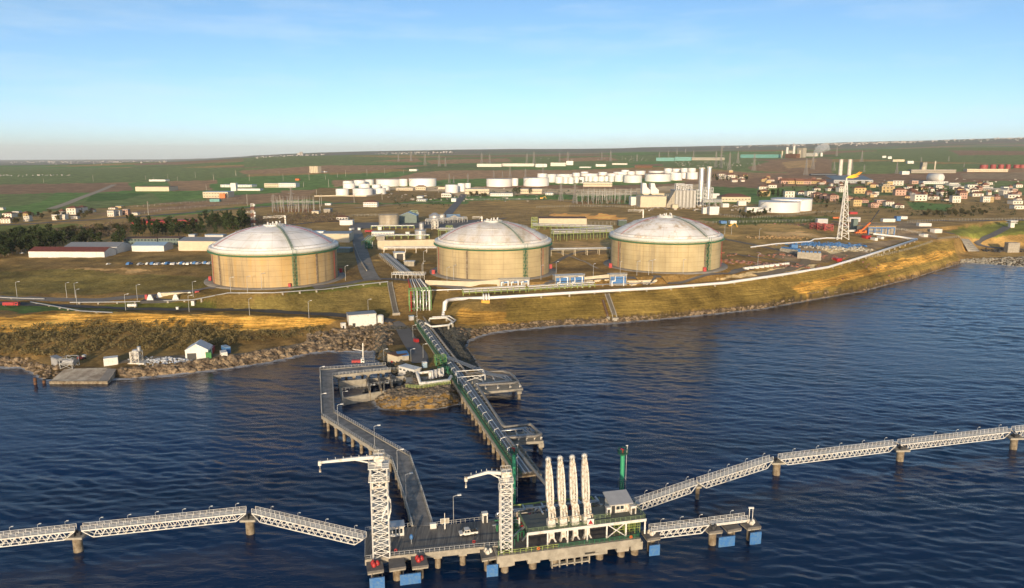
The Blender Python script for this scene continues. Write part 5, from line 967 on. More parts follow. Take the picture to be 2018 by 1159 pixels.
# ------------------------------------------------------------------ white pipelines along the bluff
def pipeline(name, label, pts, r, off, m, sup=12, pre=(), group=None):
    G = [gp(*p, off) for p in pts]; G = [Vector((g.x, g.y, g.z+off)) for g in G]; G = list(pre)+G; o = G[0].copy(); t = thing(name, label, 'pipeline', o, 0, group)
    mb = MB(); mb.tube([g-o for g in G], r, 10); mb.build('pipe', m, t); mb = MB()
    for a, b in zip(G[len(pre):-1], G[len(pre)+1:]):
        n = int((b-a).length/sup)
        for k in range(n): p = a.lerp(b, (k+.5)/n); hz_ = hgt(p.x,p.y); mb.box(p.x-o.x-.5, p.y-o.y-.5, hz_-o.z-.8, p.x-o.x+.5, p.y-o.y+.5, p.z-o.z-r*.85)
    if mb.v: mb.build('pipe_support', M['conc'], t)
    return t
WP = mat('white_pipe_cladding',(.80,.79,.78),.4,.1,.06,.5)
pipeline('vent_pipeline','thick white pipeline rising from the trestle and running along the bluff edge to the right', [(899,589.5),(973,586.5),(1097,579),(1196,573.5),(1300,568),(1430,557.5),(1557,539),(1632,526.5),(1700,506.5),(1807,472),(1770,466.5),(1721,461)], .95, 1.7, WP, 14, (at(873,622,6.5), at(875.5,613,7.2), at(877,597,15.0), at(881,592.5,15.6)))
pipeline('flare_pipeline','thin white pipeline leading to the foot of the flare tower', [(1480,487),(1530,480.5),(1596,476),(1604,471.5),(1630,469),(1656,469.5)], .6, 1.0, WP, 10)
pipeline('road_pipeline','long pale pipe on the upper kerb of the shore road, below the left tank', [(138,596),(250,595),(380,591),(450,584),(540,578),(640,570),(700,562),(765,555)], .35, .9, M['steel'], 10)
pipeline('road_pipeline','short pale pipe at the far left above the shore road', [(-60,585.5),(0,586),(45,588),(88,589)], .35, .7, M['steel'], 10)
pipeline('road_pipeline','pale pipe slanting down between the left roads to the shore road', [(60,595),(110,604),(160,613),(222,616)], .35, .7, M['steel'], 10)
pipeline('firewater_pipeline','green and white pipe running along the terrace behind the white bluff pipeline', [(830,573),(900,570.5),(960,567),(1010,571),(1100,566),(1200,560),(1290,557)], .4, 1.2, M['pipe'], 8)
ga, gb = gp(912,582), gp(1035,575); pipe_rack('yellow-green pipe rack on the terrace left of the first blue heater', (ga.x,ga.y,ga.z), (gb.x,gb.y,gb.z), 4, 4.5, 2.0, fm=M['lime'], bay=4, levels=2)
ga, gb = gp(1040,574), gp(1170,565); pipe_rack('yellow-green pipe rack in front of the middle blue heater', (ga.x,ga.y,ga.z), (gb.x,gb.y,gb.z), 4, 4.0, 1.4, fm=M['lime'], bay=4, levels=2)
o = gp(957,590,1.2); t = thing('pipe_manifold','three small white pipe loops with a yellow stand over the bluff pipeline','pipe manifold',o); mb = MB()
for k in range(3): x = k*1.6-1.6; mb.tube([(x,1.5,1),(x,1.5,3.6),(x+.3,.2,4.4),(x+.6,-.8,3.4),(x+.6,-.8,.9)], .35, 8)
mb.build('pipe', WP, t); mb = MB(); mb.box(-2.5,-1.6,-1,2.5,-.4,.8); mb.build('stand', M['yellow'], t)
# loops at the foot of the drop
pts = [at(*p) for p in ((846,628,7.5),(880,626,7.5),(892,634,7.3),(884,641,7),(850,644,6.6),(838,636,7))]; o = pts[0]; t = thing('pipe_loop','white and grey pipe loop on the ledge right of the trestle head','pipe loop',o); mb = MB(); mb.tube([p-o for p in pts], .55, 9); mb.tube([p-o+Vector((1.5,2.5,.3)) for p in pts[:4]], .4, 8); mb.build('pipe', M['white'], t)
mb = MB()
for p in pts: c = p-o; mb.box(c.x-.5,c.y-.5,-5,c.x+.5,c.y+.5,c.z-.4)
mb.build('pipe_support', M['conc'], t)
# ------------------------------------------------------------------ seawater heaters (concrete boxes with blue fronts)
def bpx(name, label, cat, x0, y0, x1, y1, ytop, d, wm_, rm, wins=None, door=None, roof='flat', ov=.3, rh=1.5, group=None, wh=1.3, doorm=None, dz_=0.0):
    p, q_ = gp(x0, y0), gp(x1, y1); z = min(p.z, q_.z)+dz_; p.z = z; w_ = math.hypot(q_.x-p.x, q_.y-p.y); rz = math.atan2(q_.y-p.y, q_.x-p.x); h = max(1.5, zat(ytop, p.y)-z); W_ = []
    if wins:
        nc, nr = wins; cw = w_/nc; sh = h/nr; ww = min(cw*.55, 2.2); hh_ = min(sh*.5, wh)
        W_ = [(cw*(c+.5)-ww/2, sh*(r+.5)-hh_/2+.1, ww, hh_) for r in range(nr) for c in range(nc)]
    return box_building(name, label, cat, p, rz, w_, d, h, wm_, rm, W_, door, roof, ov, group, rh, doorm)
for i, (x0, x1, yb, yt, lab) in enumerate(((985,1044,568.5,552,'first blue-fronted concrete heater on the terrace, nearest the trestle'),(1094,1152,565.5,544.5,'middle blue-fronted concrete heater, behind the yellow-green rack'),(1201,1235,563.5,542,'small blue-fronted concrete heater below the right tank'))):
    p = gp(x0,yb); q_ = gp(x1,yb-1); w_ = (q_-p).length; rz = math.atan2(q_.y-p.y,q_.x-p.x); h = zat(yt,p.y)-p.z; t = thing('seawater_heater', lab, 'heater', p, rz, 'blue-fronted heaters on the terrace')
    mb = MB(); mb.box(0,0,-1,w_,6,h); mb.build('housing', M['conc'], t); n = (3,2,1)[i]; bw = w_/n
    for k in range(n):
        mb = MB(); mb.box(bw*k+.6,-.12,.8,bw*(k+1)-.6,.02,h-1.2); mb.build('blue_panel', M['blue'], t)
        mb = MB(); mb.tube([(bw*(k+.8),-.9,-1),(bw*(k+.8),-.9,h-.7),(bw*(k+.3),-.9,h-.7),(bw*(k+.3),-.9,h*.45),(bw*(k+.1)+.3,-.9,h*.45),(bw*(k+.1)+.3,-.9,-1)], .38, 8); mb.build('pipe', WP, t)
    mb = MB(); mb.box(-.2,-.2,h,w_+.2,6.2,h+.25); rail(mb, [(0,0,h+.25),(w_,0,h+.25)], 1, 2, .12); mb.build('roof', M['steel'], t)
def wall_along(label, pts, h, th, m, name='retaining_wall', cat='wall', group=None):
    G = [gp(*p) for p in pts]; o = G[0].copy(); t = thing(name, label, cat, o, 0, group); mb = MB()
    for a, b in zip(G[:-1], G[1:]):
        u3 = Vector((0,0,h)); d3 = Vector((0,0,-1.5)); n3 = Vector((-(b-a).y,(b-a).x,0)).normalized()*th; A, B = a-o, b-o
        mb.add([A+d3,B+d3,B+d3+n3,A+d3+n3,A+u3,B+u3,B+u3+n3,A+u3+n3], [(0,3,2,1),(4,5,6,7),(0,1,5,4),(1,2,6,5),(2,3,7,6),(3,0,4,7)])
    mb.build('wall', m, t); return t
wall_along('cream retaining wall below the middle tank, left of the heaters', [(838,562),(870,563),(930,565),(985,564)], 3.2, .5, M['cream'])
wall_along('cream retaining wall between the middle and right heaters', [(1152,560),(1200,556)], 2.6, .5, M['cream'])
wall_along('cream retaining wall right of the small heater', [(1236,560),(1262,558),(1295,556)], 3.0, .5, M['cream'])
# drains down the bluff
def chute(label, a, b, w_, m, z_off=.3):
    p, q_ = gp(*a), gp(*b); o = p.copy(); t = thing('drain_chute', label, 'drain', o, 0, 'concrete drain chutes on the bluff'); n = 8; d = Vector((q_.x-p.x, q_.y-p.y, 0)); nn = Vector((-d.y, d.x, 0)).normalized()*w_/2; V = []
    for k in range(n+1): c = p.lerp(q_, k/n); c.z = hgt(c.x,c.y)+z_off; V += [c-nn-o, c+nn-o]
    mb = MB(); mb.add([v for v in V], [(2*k,2*k+1,2*k+3,2*k+2) for k in range(n)]); mb.build('channel', mat('wet_channel',(.16,.14,.11),.8), t); mb = MB()
    for s in (0,1): mb.ring([V[2*k+s]+Vector((0,0,.15)) for k in range(n+1)], .5, .6)
    mb.build('kerb', m, t); c = q_-o; mb = MB(); mb.cbox((c.x,c.y,c.z-.8), w_*1.5, 2.2, 2.0, .2); mb.build('outlet', M['conc'], t); return t
chute('concrete drain chute down the grassy slope above the white shore building', (768,557), (781,620), 3.0, M['conc']); chute('drain chute with an outlet box down the right bluff', (1196,580), (1212,630), 2.6, M['conc']); chute('thin drain pipe chute beside the outlet chute on the right bluff', (1188,592), (1198,628), 1.2, M['brown'])
# ------------------------------------------------------------------ shore buildings at the trestle head
bpx('switch_house','long white flat-roofed building with a parapet on the shore road above the inlet','building',688,646,742,641,622,8,M['white'],M['greyroof'],door=(2,1.6,2.4))
bpx('shed','tiny white hut left of the long white shore building','hut',674,648,682,647.5,638.5,2.2,M['white'],M['white'],door=(.5,.8,1.7),ov=.1)
o = gp(750,637); t = thing('vertical_tank','white upright cylinder tank right of the long white shore building','tank',o); mb = MB(); hh_ = zat(620.5,o.y)-o.z; mb.lathe([(1.9,-.5),(1.9,hh_-.6),(1.3,hh_),(.02,hh_+.1)],20); mb.build('shell', M['white'], t); mb = MB(); mb.cyl(0,0,-.8,.15,2.3); mb.build('plinth', M['conc'], t)
bpx('cabinet','small blue and white cabinet beside the trestle head','cabinet',807,632,816,631,624,2,M['silver'],M['blueroof'],ov=.1)
# ------------------------------------------------------------------ pump island
bpx('pump_house','cream cube building with a dark flat roof and red door on the pump island','building',764,717.5,784,714.5,697,5.5,M['cream'],M['brown'],door=(2.6,1.4,2.2),doorm=M['red'],ov=.25)
bpx('blue_shed','low shed with a bright blue roof beside the cream pump house','shed',786,712,806,710,702.5,5,M['conc'],M['blue'],roof='mono',rh=.9,ov=.2)
bpx('electrochlorination_house','white two-tier plant building with round roof vents on the pump island','building',786,742,816,736,722,4.5,M['white'],M['white'],wins=(4,2),ov=.15,wh=.7)
bpx('electrochlorination_house','lower white plant block with vents in front of the two-tier plant building','building',785,751,806,748,737,3.5,M['white'],M['silver'],ov=.1)
o = gp(797,722); 
bpx('cabinet','small pale blue cabinet beside the causeway road end','cabinet',834,726,842,725,716,2,mat('pale_blue_paint',(.35,.48,.58),.6),M['white'],ov=.05)
# intake basin
B0 = [at(*p, 3.2) for p in ((675,785),(800,763),(797,741),(668,752))]; o = B0[0].copy(); o.z = 0; t = thing('intake_basin','concrete seawater intake basin with open dark bays between the road trestle and pump island','basin',o); rb = [p-o for p in B0]; mb = MB()
for a, b in ((rb[0],rb[1]),(rb[3],rb[2])): n3 = Vector((-(b-a).y,(b-a).x,0)).normalized()*.9; mb.prism([(a.x,a.y),(b.x,b.y),(b.x+n3.x,b.y+n3.y),(a.x+n3.x,a.y+n3.y)], -5, 3.25)
a, b = rb[0], rb[3]; mb.prism([(a.x,a.y),(b.x,b.y),(b.x+.9,b.y+.1),(a.x+.9,a.y+.1)], -5, 3.25 if 0 else .9); mb.build('wall', M['conc'], t)
mb = MB()
for f in (.42,.6,.78): a = rb[0].lerp(rb[1],f); b = rb[3].lerp(rb[2],f); mb.bar(a+Vector((0,0,-1)), b+Vector((0,0,-1)), .7, 4.5)
mb.build('divider', M['conc_d'], t); mb = MB()
for k in range(16): f = .3+.6*((k*7)%16)/16; g_ = .2+.6*((k*5)%16)/16; p = rb[0].lerp(rb[1],f).lerp(rb[3].lerp(rb[2],f), g_); mb.cbox((p.x,p.y,-1), .9,.7,2.2+(k%4)*.7,.2); 
mb.build('screens', M['dark'], t); mb = MB(); rail(mb, [rb[0]+Vector((0,0,3.2)), rb[1]+Vector((0,0,3.2))], 1.1, 1.5, .08); rail(mb, [rb[3]+Vector((0,0,3.2)), rb[2]+Vector((0,0,3.2))], 1.1, 1.5, .08); mb.build('handrail', M['steel'], t)
# white pump pipes
pts = [at(*p) for p in ((822,735,6.5),(829,757,5.6),(860,753,5.6),(884,750,5.8),(889,742,6))]; o = gp(845,752); t = thing('pump_pipework','white seawater pump pipes with yellow-green rails beside the trestle','pipework',o); mb = MB(); mb.tube([p-o for p in pts], .75, 10); mb.tube([at(822,736,6.5)-o, at(860,731,6.6)-o, at(872,740,6.2)-o], .6, 9)
for k in range(4): p = at(848+k*7, 745-k*2, 5)-o; mb.cyl(p.x,p.y,-1,3.5,.75,n=10); mb.tube([p+Vector((0,0,3)), p+Vector((1.2,-1.5,3.6)), p+Vector((1.4,-3,.5))], .3, 7)
mb.build('pipe', M['white'], t); mb = MB(); rail(mb, [at(800,765,4.4)-o, at(830,766,4.4)-o, at(888,757,4.4)-o], 1.5, 1.1, .12, 3); rail(mb, [at(832,757,4.4)-o, at(884,752,4.4)-o], 1.3, 1.1, .12, 2); mb.build('handrail', M['lime'], t)
mb = MB(); g4 = [(at(*p,4.4)-o) for p in ((800,766),(888,758),(884,740),(800,744))]; mb.prism([(p.x,p.y) for p in g4], -2, at(800,766,4.4).z-o.z); mb.build('slab', M['conc'], t)
for k, (a, b, c_) in enumerate(((868,718,'yellow-green steel valve frame beside the trestle, upper of two'),(873,738,'dark green valve frame beside the trestle, lower of two'))):
    o = gp(a,b); t = thing('valve_station', c_, 'frame', o, .2, 'green valve frames by the trestle'); mb = MB(); lattice(mb, 0, 4.2-k, 2.6-k*.8, 2.6-k*.8, 2, .22, .12); rail(mb, [(-2.6,-2.6,4.2-k),(2.6,-2.6,4.2-k)], 1, 1, .1); mb.build('frame', (mat('frame_green',(.1,.2,.05)), M['green'])[k], t); mb = MB()
    for j in range(3): mb.tube([(-2+j*2,-2,0),(-2+j*2,-2,3),(-2+j*2,2,3)], .3, 7)
    mb.build('valve', M['green'], t)
# red crane truck
o = at(706,717,4.9); t = thing('crane_truck','red crane truck with a raised mast parked on the road trestle behind the intake basin','truck',o,.1); mb = MB(); mb.box(-2.9,-1.1,.7,1.2,1.1,1.9); mb.build('bed', M['red'], t); mb = MB(); mb.box(1.3,-1.1,.6,2.9,1.1,2.6); mb.build('cab', M['white'], t); mb = MB(); mb.box(1.9,-1.13,1.6,2.7,1.13,2.3); mb.box(2.6,-.9,1.6,2.93,.9,2.4); mb.build('window', M['glass'], t)
for x in (-2,-.6,2.1):
    for y in (-1,1): mb = MB(); mb.lathe([(.02,-.15),(.5,-.15),(.5,.15),(.02,.15)],14); ob = mb.build('wheel', M['dark'], t, (x,y,.5)); ob.rotation_euler = (math.pi/2,0,0)
mb = MB(); hh_ = zat(677,o.y)-o.z; mb.bar((2.2,.6,1.8),(2.4,.6,hh_),.5); mb.bar((2.2,.6,hh_*.62),(-2.4,.6,hh_*.72),.25); mb.build('crane_boom', M['offwhite'], t)
o = gp(797,660)
bpx('container','low grey container lying on the trestle approach','container',820,676,826,675,671,3,M['red'],M['red'],ov=.02)
# lamp posts around the island
for a, h_, l in (((757,719),1,'lamp post at the shore end of the road trestle'),((810,713),.8,'lamp post on the causeway road beside the blue shed'),((676,790),.5,'short lamp on the corner of the intake basin'),((730,775),.45,'short lamp over the first basin bay'),((757,771),.45,'short lamp over the second basin bay'),((834,706),.9,'lamp post on the right verge of the causeway road'),((814,666),.9,'lamp post on the causeway road above the trestle rail')):
    c = gp(*a) if a[1] < 720 else at(*a,3.2); ob = lamp(LP_J, c, .3, l, 'lamp posts around the pump island'); ob.scale = (1,1,h_)
# ------------------------------------------------------------------ left shore: slipway and yard
C = [at(*p) for p in ((98,752,1.1),(213,752,1.1),(232,724,3.3),(127,727,3.3))]; o = C[0].copy(); o.z = 0; t = thing('slipway_slab','weathered concrete slab sloping at the water edge on the left shore','slab',o); mb = MB(); rc = [p-o for p in C]; mb.add([(p.x,p.y,-2) for p in rc]+[tuple(p) for p in rc], [(3,2,1,0),(4,5,6,7),(0,1,5,4),(1,2,6,5),(2,3,7,6),(3,0,4,7)]); mb.build('slab', mat('slab_concrete',(.50,.44,.35),.85,0,.5,.25,(.24,.19,.14)), t); mb = MB(); mb.bar(rc[0]+Vector((0,-.2,-.4)), rc[1]+Vector((0,-.2,-.4)), .5, 1.3); mb.build('edge_beam', M['conc_d'], t); mb = MB(); a = rc[1].lerp(rc[0],.17); b = rc[2].lerp(rc[3],.17); n3 = Vector((.35,0,0)); mb.add([a+Vector((0,0,.03)), a+Vector((4,0,.03)), b+Vector((4,0,.03)), b+Vector((0,0,.03))], [(0,1,2,3)]); mb.build('ramp_strip', mat('ramp_grey',(.24,.22,.20),.85), t)
for (a, b, l) in ((70,758,'rusty mooring post standing in the water left of the slab'),(87,755,'short rusty stump in the water beside the slab')):
    o = at(a,b,0); t = thing('mooring_post', l, 'post', o); mb = MB(); mb.cyl(0,0,-4,3.2 if a == 70 else 1.6,.75,.65,10); mb.build('post', M['brown'], t); mb = MB(); mb.cyl(0,0,1.3,1.6,.85,n=10); mb.build('collar', M['dark'], t)
bpx('white_container','long white corrugated container behind the slab on the left shore','container',205,722,233,718,708.5,4,M['white'],M['white'],ov=.03)
bpx('site_hut','open grey hut at the left end of the shore yard','hut',113,722,124,719,708,5,M['silver'],M['greyroof'],roof='mono',rh=.6,door=(.6,1.5,2.2),ov=.2)
o = gp(138,724); t = thing('process_skid','tangle of pale pipes and a tank on a skid beside the grey hut','skid',o); mb = MB(); mb.tube([(-2.5,0,2.6),(2.5,0,2.6)],1.3,12); mb.build('vessel', M['silver'], t); mb = MB(); lattice(mb,0,5,2.8,2.8,2,.25); rail(mb,[(-3,-3,1.5),(3.5,-3,1.5)],1.2,1.2,.12); mb.build('frame', M['steel'], t)
o = gp(270,714); t = thing('batching_unit','tall pale machine with pipes on a base by the rubble heap','machine',o); mb = MB(); mb.cyl(0,0,2,6.2,1.5,n=14); mb.lathe([(1.5,2),(.4,.7)],14); mb.build('hopper', M['silver'], t); mb = MB(); mb.cyl(1.3,.5,5.5,7.6,.9,n=12); mb.build('filter', M['steel'], t); mb = MB(); lattice(mb,0,5.5,2,2,2,.28); mb.tube([(-1.8,-1.5,0),(-1.8,-1.5,5),(-.5,-1,5.8)],.3,7); mb.box(-3.2,-2.4,-.8,4.5,2,.25); mb.build('frame', M['offwhite'], t)
mb = MB(); o = gp(325,712)
for k in range(420):
    a, b = random.gauss(0,7), random.gauss(0,2.6); h_ = max(0,1.9-abs(a)/9-abs(b)/3); rock(mb, o.x+a+1, o.y+b+1, hgt(o.x+a+1,o.y+b+1)+random.random()*h_, random.uniform(.25,.6))
kind(mb.build('rubble_heap', mat('pale_rubble',(.55,.56,.58),.8,0,.5,.5,(.12,.22,.40),contrast=(.3,.5),rnd=0)), 'stuff')
box_building('gabled_shed','white gabled shed with an open dark doorway in the left shore yard','shed',gp(366,709.5),.16,10.5,9,4.6,M['white'],mat('pale_shed_roof',(.55,.58,.62),.5,0,.1,.5),(),(.8,4.2,3.2),'gabley',.25,rh=3.0)
bpx('container','green container against the white gabled shed','container',406,709,417,708,697,7,mat('container_green',(.05,.22,.06),.6),mat('container_green',(.05,.22,.06),.6),ov=.02)
bpx('container','red container behind the green container','container',413,697,421,696.5,688,6,M['red'],M['red'],ov=.02)
bpx('container','white container standing on its own right of the green container','container',437,708,449,707,696.5,5,M['white'],M['white'],ov=.02)
bpx('container','blue container behind the lone white container','container',445,697,455,696,686,5.5,M['blue'],M['blueroof'],ov=.02)
o = gp(161,708.5); t = thing('red_tractor','small red and white vehicle parked on the shore yard track','vehicle',o,.1); mb = MB(); mb.box(-1.6,-.9,.5,1.2,.9,1.4); mb.build('body', M['red'], t); mb = MB(); mb.box(.6,-.85,1.4,2.0,.85,2.3); mb.build('cab', M['white'], t)
for x in (-1,1.2):
    for y in (-.85,.85): mb = MB(); mb.lathe([(.02,-.15),(.5,-.15),(.5,.15),(.02,.15)],12); ob = mb.build('wheel', M['dark'], t, (x,y,.5)); ob.rotation_euler = (math.pi/2,0,0)
# ------------------------------------------------------------------ left road side
def truck(label, px, py, rz, m, L_=6.5, cab=None, name='truck', cat='truck', group=None):
    o = gp(px,py); o.z += .3; t = thing(name, label, cat, o, rz, group); mb = MB(); mb.box(-L_/2,-1.1,.7,L_*.22,1.1,2.5); mb.build('bed', m, t); mb = MB(); mb.box(L_*.24,-1.1,.6,L_/2,1.1,2.6); mb.build('cab', cab or m, t); mb = MB(); mb.box(L_*.3,-1.13,1.5,L_*.45,1.13,2.2); mb.build('window', M['glass'], t)
    for x in (-L_*.32,L_*.34):
        for y in (-1,1): mb = MB(); mb.lathe([(.02,-.15),(.5,-.15),(.5,.15),(.02,.15)],12); ob = mb.build('wheel', M['dark'], t, (x,y,.5)); ob.rotation_euler = (math.pi/2,0,0)
    return t
truck('red tanker truck parked at the far left of the shore road', 23, 604.5, .05, M['red'], 9)
o = gp(335,590); t = thing('fire_training_ground','cream mock-up structures with white gabled ends on the fire training pad','training ground',o,.12); mb = MB(); mb.box(-9,6,0,13,9,3.0); mb.build('wall', M['cream'], t)
for x, y in ((-8,5.4),(10,5.0),(-11,-2.0),(4,-2.5)): mb = MB(); mb.add([(x-2,y,0),(x+2,y,0),(x+.7,y,3.4),(x-.7,y,3.4),(x-2,y+1.4,0),(x+2,y+1.4,0),(x+.7,y+1.4,3.4),(x-.7,y+1.4,3.4)], [(0,1,2,3),(7,6,5,4),(0,4,5,1),(1,5,6,2),(2,6,7,3),(3,7,4,0)]); mb.build('gabled_mockup', M['white'], t)
mb = MB(); mb.box(14,3,0,16.5,6,4.2); mb.box(-15,1,0,-13.5,3,3); mb.build('red_unit', M['red'], t); mb = MB(); mb.box(-16,-4,-1.5,17,10,.12); mb.build('pad', M['asphalt'], t)
for (a,b,l) in ((34,586,'white lamp post at the far left upper road'),(132,588,'lamp post on the upper road, left of the paired posts'),(149,588,'lamp post on the upper road, left one of two close posts'),(152,602,'lamp post on the shore road below the paired posts'),(271,592,'lamp post on the upper road left of the fire training pad'),(248,612,'lamp post on the shore road under the fire training pad'),(381,586,'lamp post right of the fire training pad'),(373,615,'lamp post on the shore road, below the retaining slot'),(492,622,'lamp post on the shore road below the left tank'),(609,627,'lamp post on the shore road below the left tank, right one'),(726,622,'lamp post behind the long white shore building'),(455,578,'lamp post in front of the left tank, leftmost'),(488,576,'lamp post in front of the left tank, left of the stair'),(516,570,'lamp post against the left tank wall'),(602,562,'lamp post in front of the left tank, right of its stair'),(681,553,'lamp post right of the left tank on the road verge'),(832,548,'lamp post left of the ramp junction pipe rack'),(881,556,'lamp post in front of the middle tank, leftmost'),(894,552,'lamp post in front of the middle tank, second'),(999,551,'lamp post before the middle tank stair'),(1066,552,'lamp post in front of the middle tank, right end'),(1096,544,'lamp post between the middle and right tanks'),(1169,549,'lamp post beside the right tank, left side'),(1222,544,'lamp post behind the small heater'),(1255,543,'lamp post in front of the right tank, left one'),(1278,542,'lamp post in front of the right tank, middle one'),(1285,540,'lamp post in front of the right tank, right one'),(1346,540,'lamp post before the right tank stair'),(1493,527,'lamp post right of the right tank beside the bluff'),(1428,462,'lamp post on the bare slope behind the right tank, left one'),(1441,463,'lamp post on the bare slope behind the right tank, middle one'),(1496,472,'lamp post on the bare slope behind the right tank, right one'),(834,543,'lamp post at the lower end of the ramp road'),(835,520,'lamp post beside the middle tank, left side'),(822,640,'lamp post beside the trestle head')):
    lamp(LP_S, gp(a,b), .3+((a*7)%5)*.2, l, 'lamp posts on the terminal roads')
for (a,b,l) in ((261,606,'white cylinder tank lying on the slope beside the shore road'),):
    o = gp(a,b); t = thing('horizontal_tank', l, 'tank', o, .1); mb = MB(); mb.tube([(-2.6,0,1.3),(2.6,0,1.3)],1.0,12); mb.build('shell', M['white'], t); mb = MB(); mb.box(-2,-.8,-.5,-1.4,.8,.8); mb.box(1.4,-.8,-.5,2,.8,.8); mb.build('saddle', M['conc'], t)
bpx('cabinet','white cabinet on the slope above the shore road drain','cabinet',377,602.5,383,602.5,594.5,1.5,M['white'],M['white'],ov=.05)
bpx('cabinet','small white box beside the shore road, left of the drain','cabinet',347,611,351.5,611,607.5,1,M['white'],M['white'],ov=.05)
for k, (a,b,l) in enumerate(((411,554,'left'),(669,538,'right'))): 
    bpx('fire_cabinet',f'red fire cabinet at the {l} foot of the left tank','cabinet',a,b,a+5,b,b-8,1.5,M['red'],M['red'],ov=.04,group='red fire cabinets at the tanks')
bpx('fire_cabinet','red fire cabinet in front of the left tank stair','cabinet',568,566.5,573,566.5,560,1.5,M['red'],M['red'],ov=.04,group='red fire cabinets at the tanks')
for k, (a,b,l) in enumerate(((851,541,'left foot of the middle tank'),(1082,530,'right foot of the middle tank'),(1200,528,'left foot of the right tank'),(1386,536,'foot of the right tank stair'))):
    bpx('fire_cabinet',f'red fire cabinet at the {l}','cabinet',a,b,a+6,b,b-8,1.5,M['red'],M['red'],ov=.04,group='red fire cabinets at the tanks')
# elevated pipe bridge between the middle and right tanks
ga, gb = gp(1085,504), gp(1203,501); pipe_rack('white pipe bridge on concrete piers between the middle and right tanks', (ga.x,ga.y,ga.z), (gb.x,gb.y,ga.z), 3, 5, 5, bay=9, r=.4, fm=M['cream'])
ga, gb = gp(1088,474), gp(1205,470); pipe_rack('tall yellow-green pipe rack behind the pipe bridge', (ga.x,ga.y,ga.z), (gb.x,gb.y,gb.z), 6, 8, 6.5, bay=6, fm=M['lime'], levels=3)
ga, gb = gp(757,497), gp(862,497); pipe_rack('low pipe rack on piers left of the middle tank', (ga.x,ga.y,ga.z), (gb.x,gb.y,gb.z), 4, 5, 4, bay=8, fm=M['offwhite'])
ga, gb = gp(745,486), gp(858,486); pipe_rack('yellow-green pipe rack beside the cream wall left of the middle tank', (ga.x,ga.y,ga.z), (gb.x,gb.y,gb.z), 5, 5, 3, bay=6, fm=M['lime'],levels=2)
# ================================================================== INLAND
K = 4.036
def c1(x,y): return x/K, 260+y/K
def c2(x,y): return 400+x/K, 260+y/K
def c3(x,y): return 800+x/K, 260+y/K
def c4(x,y): return 1200+x/K, 260+y/K
def c5(x,y): return 1600+x/4.139, 260+y/4.139
def B(c, name, label, cat, x0, x1, yb, yt, d, wm_, rm, **k):
    p, q_ = c(x0,yb), c(x1,yb); return bpx(name, label, cat, p[0], p[1], q_[0], q_[1], c(x0,yt)[1], d, wm_, rm, **k)
# ------------------------------------------------------------------ trees
def tree_mesh(h, r, leaf, n, shape, tm, lm, label, name='pine_tree'):
    t = thing(name, label, 'tree'); mb = MB(); mb.cyl(0,0,-.5,h*.75,r*.09+.08,.06,7)
    for k in range(5): a = k*2.4; z = h*(.3+.1*k); mb.tube([(0,0,z),(math.cos(a)*r*.6, math.sin(a)*r*.6, z+h*.1)],[.09,.03],5)
    mb.build('trunk', tm, t); mb = MB(); cl = []
    for _ in range(13):
        f = random.random(); a = random.uniform(0,6.28); rr = r*shape(f)*random.uniform(.35,.8); cl.append((Vector((math.cos(a)*rr, math.sin(a)*rr, h*(.25+.72*f))), r*shape(f)*random.uniform(.35,.6)+.25))
    for _ in range(n):
        c, s = random.choice(cl); d = Vector((random.gauss(0,1),random.gauss(0,1),random.gauss(0,.7))).normalized()*s*random.random()**.35; leafcard(mb, c+d, leaf)
    mb.build('crown', lm, t); return remember(t)
PINEM = mat('pine_needles',(.075,.105,.032),.9,0,.55,.5,(.034,.052,.016),rnd=.35); BROADM = mat('brown_green_leaf',(.14,.125,.05),.9,0,.5,.5,rnd=.3)
leafy(PINEM); leafy(BROADM)
umb = lambda f: .45+.75*math.sin(min(1,f*1.1)*2.6)*.9; con = lambda f: 1.05-.75*f
PINES = [tree_mesh(10+k, 2.7+.3*(k%3), .75, 300, con if k%3 == 0 else umb, M['bark'], PINEM, 'x') for k in range(5)]
BROAD = [tree_mesh(7, 2.8, .75, 230, umb, M['bark'], BROADM, 'x', 'broadleaf_tree') for k in range(2)]
_first = set()
def plant(protos, px, py, label, group, s=1.0):
    g = gp(px, py); return plant_at(protos, g, label, group, s)
def plant_at(protos, g, label, group, s=1.0):
    p = random.choice(protos); rz = random.uniform(0,6.28); s = s*random.uniform(.8,1.2)
    if p.name not in _first: _first.add(p.name); o = p; o.location = g; o.rotation_euler = (0,0,rz); o.scale = (s,s,s); o['label'] = label
    else: o = dup(p, g, rz, label, s)
    o['group'] = group; return o
def wood(poly, n, label, group, protos=PINES, s=1.0, mind=3.2):
    xs_ = [p[0] for p in poly]; ys_ = [p[1] for p in poly]; pts = []; tries = 0
    while len(pts) < n and tries < n*25:
        tries += 1; a, b = random.uniform(min(xs_),max(xs_)), random.uniform(min(ys_),max(ys_))
        if not inpoly(poly, np.array([a]), np.array([b]))[0]: continue
        g = gp(a,b)
        if any((g.x-p.x)**2+(g.y-p.y)**2 < mind*mind for p in pts): continue
        pts.append(g); plant_at(protos, g, label, group, s)
wood([(-60,482),(0,474),(60,468),(150,472),(240,476),(243,486),(150,488),(60,503),(0,510),(-60,512)], 105, 'dark green pine in the wood at the left edge, behind the red-roofed warehouse', 'pines in the left wood', s=.95)
wood([(245,466),(262,452),(330,452),(415,452),(432,462),(340,468),(250,470)], 55, 'dark green pine in the grove behind the grey-green office block', 'pines in the office grove', s=.9)
wood([(390,437),(470,432),(492,440),(486,452),(450,462),(425,455)], 46, 'dark green pine in the grove behind the left tank', 'pines behind the left tank', s=1.0)
wood([(60,462),(150,455),(240,448),(250,458),(150,470),(60,468)], 30, 'brownish tree in the belt above the left pine wood', 'brownish trees above the wood', BROAD, .9, 4)
